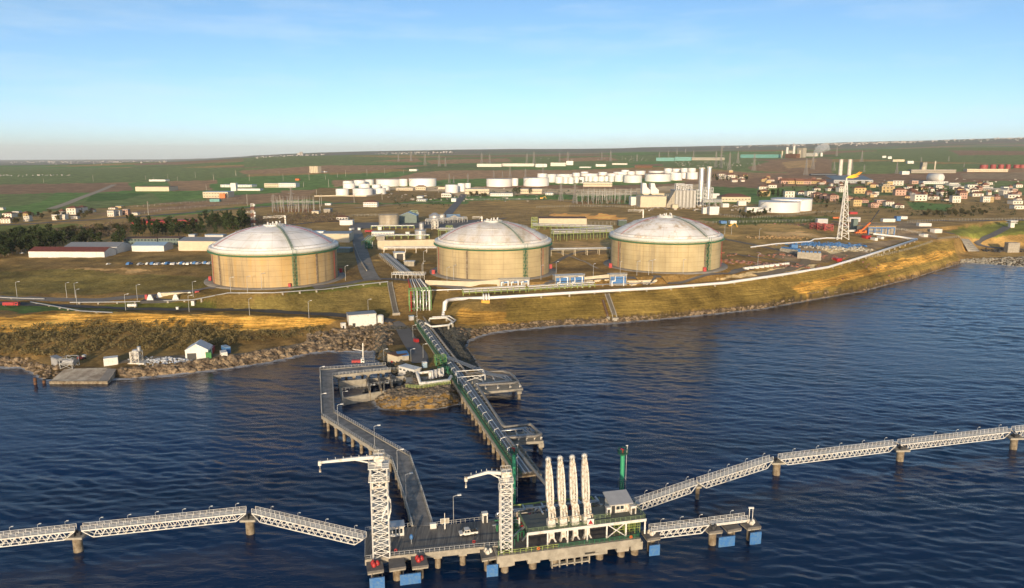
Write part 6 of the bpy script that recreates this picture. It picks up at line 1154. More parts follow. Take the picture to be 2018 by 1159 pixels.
wood([(250,436),(330,443),(330,448),(250,446)], 10, 'pine in front of the long red shed', 'pines before the red shed', s=.7)
wood([c4(1030,668),c4(1150,652),c4(1290,655),c4(1280,668),c4(1100,690)], 20, 'round green tree in the clump before the large white tanks at right', 'trees before the right white tanks', BROAD+PINES[:1], .75, 4)
wood([c4(820,370),c4(1100,372),c4(1100,392),c4(830,392)], 18, 'green tree in the row below the white houses right of the stacks', 'trees right of the stacks', PINES, .9, 5)
wood([c4(1180,520),c4(1290,500),c4(1400,500),c4(1400,520),c4(1200,530)], 14, 'dark tree among the houses right of the red-roofed hall', 'trees by the red-roofed hall', PINES, .9, 5)
wood([c5(620,530),c5(760,520),c5(860,500),c5(1000,560),c5(1200,560),c5(1180,530),c5(900,480),c5(640,500)], 26, 'dark tree between the houses of the right town', 'trees in the right town', PINES, .85, 6)
wood([c5(870,690),c5(1400,690),c5(1440,660),c5(900,660)], 26, 'dark bushy tree in the line above the service road at right', 'trees above the service road', BROAD, .75, 5)
wood([c3(1210,412),c3(1400,412),c3(1420,400),c3(1215,402)], 10, 'conical tree standing before the middle storage tank rows', 'trees before the tank rows', PINES, .7, 6)
wood([c3(500,515),c3(640,520),c3(640,505),c3(505,490)], 12, 'green tree along the works yard left of the hill road top', 'trees at the works yard', BROAD, .8, 5)
wood([c3(845,500),c3(1000,497),c3(1000,482),c3(850,478)], 9, 'dark tree around the low white sheds', 'trees at the low sheds', PINES, .8, 5)
wood([c5(0,450),c5(300,440),c5(600,430),c5(1100,440),c5(1500,500),c5(1500,540),c5(1000,540),c5(600,520),c5(300,500),c5(0,490)], 45, 'small tree in a garden of the right town', 'garden trees of the right town', BROAD+PINES[:1], .7, 6)
wood([c4(850,360),c4(1200,400),c4(1700,410),c4(1850,460),c4(1850,620),c4(1640,600),c4(1300,480),c4(1180,470),c4(880,400)], 45, 'small tree between the houses right of the power station', 'garden trees by the power station', BROAD+PINES[:2], .7, 6)
wood([c5(180,432),c5(500,436),c5(500,425),c5(180,424)], 12, 'green tree in front of the blue and white power hall', 'trees before the power hall', BROAD, .95, 6)
wood([c1(-80,720),c1(240,640),c1(700,640),c1(1100,650),c1(600,700),c1(0,740)], 22, 'small tree in the left village', 'trees of the left village', BROAD, .8, 6)
# ------------------------------------------------------------------ white storage tanks of the tank farm
TKW = mat('tank_white',(.80,.78,.74),.5,0,.1,.1,rnd=.06); TKR = mat('tank_roof_white',(.66,.65,.63),.55,0,.15,.1)
def mk_tank(lab, grp, mw=TKW, mr_=TKR):
    t = thing('storage_tank', lab, 'storage tank', (0,0,0), 0, grp); mb = MB(); mb.lathe([(1,-.2),(1,1)], 36); mb.build('shell', mw, t); mb = MB(); mb.lathe([(1.0,.999),(1.015,1.0),(1.015,1.02),(.98,1.02),(.5,1.045),(.001,1.06)], 36); mb.build('roof', mr_, t)
    mb = MB()
    for k in range(13): a = 3.6+k*.09; mb.bar((math.cos(a)*1.012, math.sin(a)*1.012, k/13),(math.cos(a+.09)*1.012, math.sin(a+.09)*1.012,(k+1)/13),.03,.02)
    mb.build('stair', M['steel'], t); return remember(t)
TP = None
def farm(c, rows, desc, grp, proto=None):
    global TP
    if TP is None: TP = mk_tank('x', grp); first = True
    else: first = False
    rows = sorted(rows, key=lambda r: r[0]+r[1])
    for i, (x0, x1, yb, yt) in enumerate(rows):
        a, b = c(x0,yb), c(x1,yt); pf = gp((a[0]+b[0])/2, a[1]); r = (b[0]-a[0])/2/FPX*(pf.y*CT+(H-pf.z)*ST); r = r*(1+r/pf.y); cy = pf.y+r*.97; h = max(4, zat(b[1], pf.y+r*.2)-pf.z)
        X = xat((a[0]+b[0])/2, a[1], cy); lab = desc.format(nth(i))
        if first: o = TP; first = False; o.location = (X,cy,pf.z); o['label'] = lab
        else: o = dup(TP, (X,cy,pf.z), i*.7, lab)
        o.scale = (r,r,h); o['group'] = grp; o.rotation_euler = (0,0,(i*1.3) % 2.2-1.1)
GF = 'white tanks of the tank farm'
farm(c2, [(1058,1160,505,455),(1193,1350,507,452),(1353,1455,497,449)], 'white storage tank in the front row of the left tank group, {} from left', GF)
farm(c2, [(1115,1210,452,410),(1240,1327,450,414),(1345,1415,448,420),(1425,1485,470,430)], 'white storage tank in the second row of the left tank group, {} from left', GF)
farm(c2, [(1115,1197,432,392),(1202,1290,436,386),(1287,1360,425,381)], 'white storage tank in the back row of the left tank group, {} from left', GF)
farm(c2, [(1378,1565,436,380),(1562,1628,432,376),(1640,1857,436,373)], 'wide white storage tank right of the left tank group, {} from left', GF)
farm(c3, [(313,417,486,422),(412,470,475,411),(470,517,447,408)], 'white storage tank near the hill road top, {} from left', GF)
farm(c3, [(640,843,438,376),(837,893,430,371),(935,1137,434,369)], 'wide storage tank in the middle gap between tank groups, {} from left', GF)
farm(c3, [(1122,1197,402,338),(1187,1250,410,358),(1250,1290,411,362),(1288,1335,413,362),(1336,1375,408,360),(1375,1420,408,360)], 'white storage tank in the front row of the central farm, {} from left', GF)
farm(c3, [(1423,1448,394,352),(1449,1485,395,352),(1486,1528,395,354),(1529,1580,395,354),(1580,1612,394,354),(1613,1655,397,354)], 'small white storage tank in the middle row of the central farm, {} from left', GF)
farm(c3, [(1045,1122,365,332),(1195,1325,360,337),(1326,1385,356,326),(1388,1525,354,332),(1530,1600,347,320),(1600,1690,353,331)], 'white storage tank in the third row of the central farm, {} from left', GF)
farm(c3, [(1390,1450,333,317),(1650,1760,341,319),(1712,1775,319,303),(1762,1820,341,314),(1822,1890,336,311)], 'white storage tank in the rearmost rows of the central farm, {} from left', GF)
farm(c3, [(1658,1730,397,341),(1731,1875,406,347)], 'white storage tank at the right end of the middle row, {} from left', GF)
farm(c4, [(285,490,397,338),(482,580,386,327),(576,620,372,326),(617,705,377,322)], 'white storage tank in the front row beside the power station stacks, {} from left', GF)
farm(c4, [(205,290,340,311),(315,437,326,311),(440,545,331,318),(440,500,319,291),(502,570,316,293),(572,625,322,289),(628,690,318,289)], 'white storage tank in the back rows beside the power station stacks, {} from left', GF)
farm(c4, [(1195,1510,645,561),(1290,1600,632,538)], 'very large white tank right of the red-roofed hall, {} of the two', GF)
farm(c5, [(1370,1430,302,269),(1455,1497,302,267),(1520,1562,302,267),(1580,1616,302,267),(1645,1690,297,268),(1692,1735,297,268)], 'rust-red storage tank in the far right row, {} from left', 'red tanks at the far right')
RT = mat('rust_red_tank',(.30,.06,.05),.6,0,.15,.3)
for ob in list(COL.objects):
    if ob.get('group') == 'red tanks at the far right':
        for ch in ob.children: ch.data = ch.data.copy(); ch.data.materials[0] = RT
# ------------------------------------------------------------------ houses
def mk_house(wm_, rm, roof, storeys, label):
    w_, d, h = 10, 9, 3.1*storeys; W_ = [(1.2+k*2.9, .9+3.1*s, 1.2, 1.3) for s in range(storeys) for k in range(3)]
    t = box_building('house', label, 'house', (0,0,0), 0, w_, d, h, wm_, rm, W_, (9,.8,2.1) if 0 else None, roof, .5, None, 2.2)
    return remember(t)
HP = {}
COLN = {'w':('white',M['hs1']),'p':('pink',M['hs2']),'o':('ochre',M['hs3'])}
def houses(c, rows, area, grp):
    cnt = {}
    for (x0, x1, yb, yt, col, roof) in sorted(rows):
        a, b = c(x0,yb), c(x1,yt); p = gp(*a); dep = p.y*CT+(H-p.z)*ST; w_ = (b[0]-a[0])/FPX*dep; st = 2 if abs(yb-yt) > 38 else 1; key = col+roof+str(st)
        h = max(3.0, zat(b[1], p.y)-p.z); rn = {'t':'hip','g':'gable','f':'flat'}[roof]
        desc = COLN[col][0]+' '+('two-storey' if st == 2 else 'low')+' house, '+{'t':'hipped roof','g':'gabled roof','f':'flat roof'}[roof]
        k = cnt.get(desc, 0); cnt[desc] = k+1; lab = f'{desc}, {nth(k)} from left, {area}'
        new = key not in HP
        if new: HP[key] = mk_house(COLN[col][1], M['tile'] if roof != 'f' else M['greyroof'], rn, st, lab)
        o = HP[key] if new else dup(HP[key], label=lab); hw = 3.1*st+(2.2*.6 if roof != 'f' else .3)
        o.location = p; o.rotation_euler = (0,0,random.uniform(-.12,.12)); o.scale = (w_/10, min(1.4, max(.7, w_/10)), h/hw); o['group'] = grp
houses(c5, [(15,75,545,500,'p','t'),(82,145,548,510,'p','t'),(148,215,566,508,'p','t'),(282,335,562,526,'p','t'),(338,405,607,543,'o','t'),(408,465,582,546,'p','t'),(480,545,618,577,'p','t'),(528,595,602,556,'p','f'),(600,668,607,562,'w','t'),(680,750,622,588,'w','t')], 'near pink row by the flare tower', 'houses by the flare tower')
houses(c5, [(345,440,503,448,'o','t'),(568,670,493,442,'o','f'),(680,765,518,463,'p','t'),(805,870,503,473,'p','t'),(838,945,563,512,'w','f'),(950,1045,552,517,'w','t'),(1048,1110,527,482,'w','t'),(1010,1060,472,432,'w','f'),(1145,1210,577,522,'w','f'),(1203,1265,547,487,'p','t'),(1310,1395,527,492,'w','t'),(1395,1450,574,527,'w','f'),(1446,1485,574,527,'o','f'),(890,950,482,447,'o','t'),(615,660,437,402,'o','f'),(660,745,437,397,'w','f'),(495,560,447,425,'w','t'),(130,190,482,452,'w','t'),(220,285,492,452,'w','f'),(20,70,477,455,'w','t'),(1560,1640,520,480,'w','f'),(1640,1725,590,560,'w','f'),(1650,1725,630,600,'w','f'),(1600,1690,540,512,'w','f'),(1150,1240,470,445,'w','f'),(1270,1350,455,430,'w','f'),(1420,1480,432,412,'w','f'),(1120,1200,440,415,'w','f'),(1380,1480,470,448,'w','f'),(1500,1620,490,472,'w','f'),(760,820,540,520,'o','t'),(1080,1140,560,545,'w','t')], 'right town', 'houses of the right town')
houses(c4, [(1270,1335,447,412,'w','t'),(1190,1280,512,462,'o','t'),(1400,1475,522,472,'w','f'),(1505,1575,502,472,'w','t'),(1577,1645,517,472,'w','f'),(1195,1270,457,427,'w','t'),(1640,1695,522,482,'p','t'),(1700,1755,537,492,'p','t'),(1760,1825,548,498,'p','t')], 'street right of the power station', 'houses right of the power station')
houses(c4, [(1370,1426,414,378,'p','g'),(1428,1484,414,378,'o','g'),(1488,1546,416,380,'o','g'),(1548,1606,416,380,'p','g'),(1610,1668,412,384,'o','g'),(1670,1730,412,384,'p','g'),(875,940,348,328,'w','t'),(945,1005,378,335,'w','t'),(955,985,330,305,'o','f'),(1010,1060,360,345,'w','t'),(880,930,375,352,'w','f'),(1020,1090,372,352,'w','t')], 'terraces above the green field', 'terraced houses above the field')
houses(c1, [(5,78,727,683,'w','t'),(20,95,682,642,'w','t'),(160,230,672,640,'o','t'),(188,235,712,670,'w','f'),(415,458,702,658,'w','f'),(478,520,697,657,'w','f'),(462,505,657,620,'w','t'),(530,605,657,597,'w','t'),(610,670,647,592,'w','t'),(855,905,674,626,'w','f'),(915,955,668,626,'w','f'),(978,1020,662,616,'p','f'),(1050,1095,662,642,'w','f'),(862,915,616,600,'w','t'),(920,966,606,592,'o','f'),(565,615,692,674,'w','f'),(100,150,672,632,'w','f'),(-60,-5,728,690,'w','t'),(-5,25,622,602,'w','f'),(-90,-30,680,640,'w','t'),(700,745,640,612,'w','t')], 'left village', 'houses of the left village')
rr2 = random.Random(5); rows_ = []
for k in range(60):
    x = rr2.uniform(430,1700); lo = 425+max(0,(x-1200)*.06); y = rr2.uniform(lo, lo+115); w_ = rr2.uniform(28,58); h_ = rr2.uniform(22,34)
    if 640 < x < 1300 and y > 545: continue
    rows_.append((x, x+w_, y, y-h_, rr2.choice('wwwpo'), rr2.choice('ttfg')))
houses(c5, rows_, 'back streets of the right town', 'back street houses of the right town')
rows_ = []
for k in range(26):
    x = rr2.uniform(860,1900); y = 352+(x-860)*.075+rr2.uniform(-14,40); rows_.append((x, x+rr2.uniform(26,50), y, y-rr2.uniform(18,28), rr2.choice('wwpo'), rr2.choice('tfg')))
houses(c4, rows_, 'lanes below the far stacks', 'houses in the lanes below the far stacks')
# ------------------------------------------------------------------ left warehouses and plants
B(c1,'warehouse','long white warehouse with a dark red roof at the lower left','warehouse',230,832,998,950,16,M['white'],M['redroof'],roof='gable',rh=2.6,ov=.3)
B(c1,'warehouse','white warehouse with a grey roof behind the red-roofed warehouse','warehouse',515,935,968,915,22,M['white'],M['greyroof'],roof='gable',rh=2.6,wins=(8,1))
B(c1,'warehouse','white shed with a pale blue roof, right of the grey-roofed warehouse','warehouse',1050,1305,950,905,16,M['white'],M['blueroof'],roof='gable',rh=2.2)
B(c1,'warehouse','cream warehouse with a grey roof just left of the left tank','warehouse',1422,1850,946,868,24,M['cream'],M['greyroof'],roof='gable',rh=2,wins=None)
B(c1,'office_block','two-storey grey-green office block with a brown roof','office',986,1252,898,848,14,M['greygreen'],M['brown'],wins=(10,2),wh=1.2)
B(c1,'office_block','right wing of the grey-green office block with a brown roof','office',1262,1425,900,846,14,M['greygreen'],M['brown'],wins=(7,2),wh=1.2)
B(c1,'kiosk','tiny cream hut at the corner of the cream warehouse','hut',1420,1448,946,922,3,M['cream'],M['cream'])
B(c1,'shed','long red shed beyond the pine grove','shed',1035,1350,735,712,14,M['red'],M['red'],roof='gable',rh=1.5)
B(c1,'shed','shorter red shed with a flat front right of the long red shed','shed',1345,1535,732,704,12,M['red'],M['red'])
B(c1,'shed','small blue-roofed shed between the office and the left tank','shed',1630,1775,836,820,8,M['silver'],M['blueroof'])
B(c1,'shed','small blue-white cabin behind the cream warehouse','shed',1500,1548,836,818,6,M['silver'],M['blueroof'])
B(c1,'factory','long white factory with a red-edged flat roof in the green fields','factory',1078,1345,472,436,40,M['cream'],M['tile'],ov=.6)
B(c1,'factory','low white farm sheds behind the red-edged factory','factory',1185,1315,394,379,20,M['white'],M['greyroof'])
B(c1,'factory','yellowish factory with blue roof bands and an orange corner','factory',1615,1815,524,478,30,M['cream'],M['blueroof'],wins=(9,2))
B(c1,'factory','orange corner block on the yellowish factory','factory',1745,1790,527,492,4,M['orange'],M['orange'])
B(c1,'shed','small teal shed in front of the yellowish factory','shed',1668,1745,556,535,8,M['teal'],M['teal'])
B(c2,'factory','long low factory with a blue roof and a tower behind the yellowish factory','factory',140,388,440,420,24,M['white'],M['blueroof'],wins=(12,1))
B(c2,'factory','white tower block of the blue-roofed factory','factory',222,262,470,408,10,M['white'],M['white'])
B(c2,'factory','low white hall with a long side wing right of the factory tower','factory',265,455,468,452,18,M['white'],M['greyroof'])
B(c2,'factory','long cream and white factory right of the tower factory','factory',488,600,442,410,24,M['cream'],M['greyroof'],wins=(8,2))
B(c2,'factory','white glazed wing of the long cream factory','factory',602,738,442,408,24,M['white'],M['blueroof'],wins=(8,2))
B(c2,'apartment_block','solitary ten-storey cream apartment block in the fields','apartment block',848,914,327,274,22,M['cream'],M['cream'],wins=(5,9),wh=1.5)
B(c2,'shed','low red and white shed beside the apartment block','shed',938,970,322,312,14,M['white'],M['tile'])
B(c2,'house','small orange farmhouse alone in the fields','house',735,764,386,372,8,M['orange'],M['tile'])
B(c2,'building','white building with a red hipped roof in front of the tank farm','building',1275,1385,598,560,16,M['white'],M['tile'],roof='hip',rh=3,wins=(8,2))
B(c2,'building','cream gatehouse with a red roof at the tank farm','building',1690,1772,462,436,12,M['cream'],M['tile'],roof='hip',rh=3,wins=(5,1))
B(c2,'building','long cream office row below the wide tanks','building',1535,1670,466,446,10,M['cream'],M['greyroof'],wins=(10,1))
B(c2,'building','low red-roofed office right of the tank farm gatehouse','building',1870,1925,456,438,10,M['cream'],M['tile'],roof='hip',rh=2)
B(c2,'shed','white site hut below the left tank group','hut',970,1015,584,570,8,M['white'],M['white'])
B(c2,'building','cream substation control building by the pylons','building',865,920,652,632,10,M['cream'],M['greyroof'])
B(c2,'building','pale grey hall with a long shadow beside the substation','building',960,1012,642,615,14,M['conc'],M['greyroof'])
B(c2,'building','ruined low brick building by the radio mast','building',288,372,645,628,10,M['conc'],M['brown'],wins=(5,1))
B(c2,'house','white bungalow with a red roof near the terminal gate','house',1062,1152,702,680,8,M['white'],M['tile'],roof='hip',rh=2,wins=(4,1))
B(c2,'building','white flat-roofed gate building below the red-roofed bungalow','building',1088,1190,742,706,9,M['white'],M['white'],wins=None)
B(c2,'warehouse','shaded cream warehouse right of the left tank','warehouse',940,1165,880,812,22,M['cream'],M['greyroof'])
B(c2,'building','low dark workshop under the shaded warehouse','building',1040,1165,960,925,8,M['greygreen'],M['greyroof'])
B(c2,'shed','small blue-roofed shed over the left tank shoulder','shed',880,960,815,792,8,M['silver'],M['blueroof'])
wall_along('low wall along the front of the left tank group', [c2(885,515),c2(1060,512),c2(1300,515),c2(1470,490)], 2, .5, M['cream'])
# process area -----------------------------------------------------------------
def vtank(label, c, x0, x1, yb, yt, m, cone=0, name='process_tank', cat='tank', top=None):
    a, b = c(x0,yb), c(x1,yt); p = gp((a[0]+b[0])/2, a[1]); r = (b[0]-a[0])/2/FPX*(p.y*CT+(H-p.z)*ST); cy = p.y+r; h = zat(b[1], cy)-p.z-cone*.6; X = xat((a[0]+b[0])/2, a[1], cy); t = thing(name, label, cat, (X,cy,p.z), 0)
    mb = MB(); mb.lathe([(r,-1),(r,h)], 40); mb.build('shell', m, t); mb = MB(); mb.lathe([(r+.2,h-.01),(r+.2,h+.3),(r*.95,h+.35),(r*.3,h+.4+cone),(.01,h+.5+cone)], 40); P = [(math.cos(k*.3142)*r, math.sin(k*.3142)*r, h+.3) for k in range(21)]; rail(mb, P, 1.1, 3, .12); mb.build('roof', m, t)
    mb = MB(); 
    for k in range(10): aa = -2.0+k*.11; mb.bar((math.cos(aa)*(r+.35),math.sin(aa)*(r+.35),h*k/10),(math.cos(aa+.11)*(r+.35),math.sin(aa+.11)*(r+.35),h*(k+1)/10),.6,.25)
    mb.build('stair', M['steel'], t); return t
vtank('round concrete-coloured water tank behind the ramp road', c2, 1400,1558,757,660, streak('water_tank_concrete',(.46,.40,.30),(.42,.36,.27),(.30,.25,.18)))
vtank('tall pale silo tank with a conical roof in the process area', c2, 1798,1890,718,655, M['silver'], 3)
vtank('white tank attached right of the tall silo tank', c2, 1884,1922,722,664, M['white'])
vtank('slim silver tank below the tall silo tank, upper one', c2, 1720,1756,782,730, M['silver'])
vtank('squat silver tank below the tall silo tank, lower one', c2, 1686,1776,853,785, M['silver'])
B(c2,'compressor_house','open steel hall with a blue gabled roof in the process area','hall',1562,1700,728,668,18,M['greygreen'],M['blueroof'],roof='gabley',rh=4)
B(c2,'building','white low control building left of the process tanks','building',1342,1520,832,798,9,M['white'],M['white'],wins=(8,1))
B(c2,'kiosk','white square kiosk on the plant road','kiosk',1232,1252,784,766,3,M['white'],M['white'])
B(c2,'kiosk','white kiosk at the foot of the round water tank','kiosk',1392,1420,780,757,3,M['white'],M['white'])
B(c2,'building','cream box building in front of the white control building','building',1380,1446,862,832,6,M['conc'],M['greyroof'])
B(c2,'building','small cream pump shelter in front of the squat silver tank','building',1612,1642,828,798,5,M['white'],M['cream'])
B(c2,'building','blue-roofed hall right of the tall silo','building',1935,2040,708,680,14,M['conc'],M['blueroof'],roof='gable',rh=3)
B(c3,'building','grey workshop with a dark gabled roof behind the middle tank','building',318,455,712,690,14,M['conc'],M['blueroof'],roof='gabley',rh=4)
B(c2,'building','white tunnel-roofed shelter over the pipe rack','shelter',1525,1608,1020,965,9,M['offwhite'],M['white'],door=(1.5,5,5))
B(c2,'building','small cream pipe shelter right of the tunnel-roofed shelter','shelter',1600,1680,1070,1035,7,M['conc'],M['offwhite'])
wall_along('long cream retaining wall left of the middle tank', [c2(1390,935),c2(1500,935),c2(1850,925)], 7.5, .8, M['cream'])
wall_along('concrete kerb wall on the right side of the ramp road', [c2(1200,900),c2(1240,1010),c2(1300,1110)], 1.2, .5, M['conc'])
for a,b,n_,h_,lv,l in (((1355,850),(1800,850),6,3.5,1,'yellow-green pipe rack in front of the process tanks'),((1340,775),(1680,772),5,3.5,1,'yellow pipe rack in front of the round water tank'),((1780,740),(2090,720),5,4.5,2,'pipe rack beside the tall silo'),((1880,830),(2070,835),5,6,2,'tall yellow-green pipe rack left of the middle tank roof'),((1290,905),(1340,860),3,4,1,'green pipe frame at the corner of the ramp road')):
    ga, gb = gp(*c2(*a)), gp(*c2(*b)); pipe_rack(l, ga, gb, n_, 6, h_, bay=6, fm=M['lime'] if 'silo' not in l else M['offwhite'], levels=lv)
for (x,y,hh_,s,m_,l) in ((1680,715,13,4,mat('pale_green_steel',(.32,.42,.25),.6),'pale green cylindrical heat exchanger tower in the process area'),(1845,775,10,3,M['offwhite'],'white pipe tower below the tall silo'),(1960,820,9,3,M['lime'],'yellow-green pipe tower right of the white pipe tower'),(1320,930,7,2.6,M['green'],'green valve frame at the bend of the ramp road')):
    o = gp(*c2(x,y)); t = thing('process_module', l, 'process frame', o); mb = MB(); lattice(mb,0,hh_,s,s,3,.35,.2); mb.box(-s,-s,hh_*.5,s,s,hh_*.5+.2); mb.build('frame', m_, t); mb = MB(); mb.cyl(0,0,.5,hh_*.9,s*.45,n=12); mb.build('vessel', m_, t); mb = MB(); mb.tube([(-s,0,hh_*.3),(s*1.2,0,hh_*.3),(s*1.2,0,hh_*.8),(0,s,hh_*.8)],.35,7); mb.build('pipe', M['white'], t)
truck('white truck driving up the plant road by the gate', *c2(1185,788), 1.3, M['white'], 7); truck('red truck parked left of the control building', *c2(1320,803), .3, M['red'], 8)
# middle: cream hall
B(c3,'warehouse','long cream hall with a brown flat roof between the middle and right tanks','hall',1058,1437,752,688,22,M['cream'],M['brown'],ov=.4)
ga, gb = gp(*c3(1010,775)), gp(*c3(1640,795)); pipe_rack('long yellow-green pipe rack in front of the cream hall', ga, gb, 6, 7, 4, bay=6, fm=M['lime'], levels=2)
o = gp(*c3(1020,772)); t = thing('process_module','yellow-green steel stair frame at the left end of the cream hall','process frame',o); mb = MB(); lattice(mb,0,12,3,3,4,.35,.2); mb.build('frame', M['lime'], t); mb = MB()
for k in range(4): mb.box(-3,-3,k*3,3,3,k*3+.15)
mb.build('platforms', M['steel'], t)
B(c3,'shed','dark green shed at the right end of the cream hall','shed',1690,1755,748,705,8,mat('dark_green_sheet',(.05,.09,.07),.6),M['greyroof'])
# power station ------------------------------------------------------------------
B(c4,'turbine_hall','big cream turbine hall of the power station with a flat lit roof','power station hall',250,455,600,515,40,M['cream'],M['cream'],ov=.2)
B(c4,'turbine_hall','upper cream hall block behind the turbine hall front','power station hall',305,540,560,488,30,M['cream'],mat('painted_sunlight_roof',(.50,.34,.14),.7),roof='mono',rh=3)  # warm low sunlight is put into the colour of this roof
B(c4,'turbine_hall','low white annex at the left end of the turbine hall','annex',175,245,585,520,20,M['white'],M['white'])
for k, (x0,x1) in enumerate(((262,325),(328,392))):
    p = gp(*c4(x0,600)); p.y += 50; p.x = xat(c4(x0,0)[0],c4(0,600)[1],p.y); w_ = (x1-x0)/K/FPX*p.y; zt_, zm = zat(c4(0,408)[1],p.y), zat(c4(0,492)[1],p.y); t = thing('intake_filter_house',('left','right')[k]+' curved white air intake hood above the turbine hall','intake hood',(p.x,p.y,p.z)); mb = MB(); V = []
    prf = [(0,zm-p.z),(0,zt_-p.z),(w_*.45,zt_-p.z),(w_*.6,(zt_*.6+zm*.4)-p.z),(w_,(zt_*.35+zm*.65)-p.z),(w_,zm-p.z)]
    n = len(prf); mb.add([(a,0,b) for a,b in prf]+[(a,16,b) for a,b in prf], [tuple(range(n)), tuple(range(2*n-1,n-1,-1))]+[(j,j+n,(j+1)%n+n,(j+1)%n) for j in range(n)]); mb.build('hood', M['white'], t); mb = MB(); mb.box(2,2,0,w_-2,14,zm-p.z); mb.build('base', M['cream'], t)
B(c4,'boiler_house','ribbed grey-cream boiler block beside the twin stacks','boiler house',520,690,602,465,30,mat('boiler_casing',(.30,.29,.27),.6,.1),M['greyroof'])  # wall darker than its columns: shaded gaps put into the colour
p = gp(*c4(520,602)); q_ = gp(*c4(690,602)); 
t = thing('boiler_duct','sloped cream exhaust duct between the turbine hall and boiler block','duct',gp(*c4(457,602))); w_ = (520-457)/K/FPX*p.y; h1 = zat(c4(0,585)[1],p.y)-p.z; h2 = zat(c4(0,470)[1],p.y)-p.z; mb = MB(); mb.add([(0,0,-1),(w_,0,-1),(w_,0,h2),(0,0,h1),(0,22,-1),(w_,22,-1),(w_,22,h2),(0,22,h1)], [(0,1,2,3),(7,6,5,4),(0,4,5,1),(3,2,6,7),(0,3,7,4),(1,5,6,2)]); mb.build('casing', M['conc'], t); mb = MB()
for k in range(5): x = w_*(k+.5)/5; mb.bar((x,-.2,0),(x,-.2,h1+(h2-h1)*(k+.5)/5),.4)
mb.build('ribs', M['cream'], t)
t = thing('boiler_ribs','tall silver ribbed casing columns on the boiler block front','casing',(p.x,p.y-.6,p.z)); L_ = (q_-p).length; h = zat(c4(0,465)[1],p.y)-p.z
for k in range(6): mb = MB(); mb.cbox((L_*(k+.5)/6,0,-.5), L_/6*.55, 3.4, h); mb.build('casing_column', mat('casing_grey',(.40,.39,.37),.5,.2), t)
t = thing('boiler_top_plant','pipes and drums crowded on the boiler block roof','roof plant',(p.x,p.y+4,p.z+h+.3)); mb = MB(); lattice(mb,0,9,6,6,3,.4,.25,9,8); lattice(mb,0,7,5,5,2,.4,.25,22,8); mb.build('frame', M['steel'], t); mb = MB()
for k in range(7): mb.cyl(4+k*3.6, 6+(k%3)*2, 0, 6+(k*5)%5, .9, n=10)
mb.tube([(3,8,7),(28,8,7)],1.2,10); mb.build('drums', M['silver'], t)
for k, (x0,x1,yt,yb,l) in enumerate(((707,746,285,585,'left silver chimney of the power station, in front'),(770,804,277,560,'right silver chimney of the power station, behind'))):
    a = gp(*c4((x0+x1)/2,yb)); r = (x1-x0)/K/2/FPX*a.y*1.0; hh_ = zat(c4(0,yt)[1],a.y)-a.z; t = thing('chimney', l, 'chimney', a, 0, 'power station chimneys'); mb = MB(); mb.cyl(0,0,-1,hh_,r,r*.93,28); mb.build('stack', mat('bright_silver',(.75,.74,.72),.28,.65,.15,.15), t); mb = MB(); mb.cyl(0,0,hh_-1.5,hh_+.3,r*1.25,n=24); mb.cyl(0,0,hh_*.62,hh_*.62+1,r*1.2,n=24); mb.build('ring_platform', M['offwhite'], t); mb = MB(); lattice(mb,0,hh_*.42,r*1.7,r*1.7,4,.7,.45); mb.build('support_frame', M['steel'], t)
for (x0,x1,yb,yt,m_,l) in ((748,800,652,605,'white','white plant box below the chimneys, left'),(800,875,660,597,'white','taller white plant box below the chimneys, right'),(505,550,608,580,'cream','small cream box in front of the boiler block'),(905,955,600,572,'white','white tank house right of the chimneys'),(800,878,530,492,'white','white block behind the right chimney'),(1030,1092,587,553,'white','white annex in front of the red-roofed hall'),(1095,1240,640,602,'white','low white wall building before the very large tanks'),(965,1015,730,710,'white','white container on the fence line behind the right tank'),(890,938,730,712,'blue','blue container on the fence line behind the right tank')):
    B(c4,'plant_building',l,'building',x0,x1,yb,yt,8,M[m_],M[m_],ov=.1)
B(c4,'hall','cream hall with a big red hipped roof right of the chimneys','hall',895,1127,556,518,30,M['cream'],M['tile'],roof='hip',rh=5,wins=(9,1))
ga, gb = gp(*c4(745,600)), gp(*c4(890,600)); pipe_rack('steel pipe rack right of the chimneys', ga, gb, 4, 9, 8, bay=8, fm=M['steel'], levels=3)
# substation gantries and pylons ----------------------------------------------------
def mk_gantry():
    t = thing('substation_gantry','x','gantry'); mb = MB()
    for x in (-9,0,9): mb.bar((x,0,-1),(x,0,17),.55); mb.bar((x,0,17),(x,0,21),.25)
    mb.bar((-9,0,14),(9,0,14),.5); mb.bar((-9,0,12.8),(9,0,12.8),.3); mb.build('frame', mat('grey_lattice',(.36,.34,.31),.6,.2), t); mb = MB()
    for x in (-6,-3,3,6): mb.cyl(x,0,0,4.5,.5,n=6)
    mb.build('insulator', M['brown'], t); return remember(t)
GP = mk_gantry()
for i, (x,y) in enumerate(((1405,575),(1440,560),(1490,572),(1520,558),(1560,572),(1590,560),(1640,570),(1665,555),(1700,570),(1740,560),(1790,540),(1450,540),(1540,540),(1620,540))):
    lamp(GP, gp(*c3(x,y)), (i%3)*.25-.2, f'grey switchyard gantry left of the turbine hall, {nth(i)} of fourteen', 'switchyard gantries left of the turbine hall')
for i, (x,y) in enumerate(((600,640),(640,632),(680,640),(720,632),(760,640),(800,632),(840,642),(880,634))):
    lamp(GP, gp(*c2(x,y)), (i%3)*.3-.3, f'grey switchyard gantry behind the left tank, {nth(i)} from left', 'switchyard gantries behind the left tank')
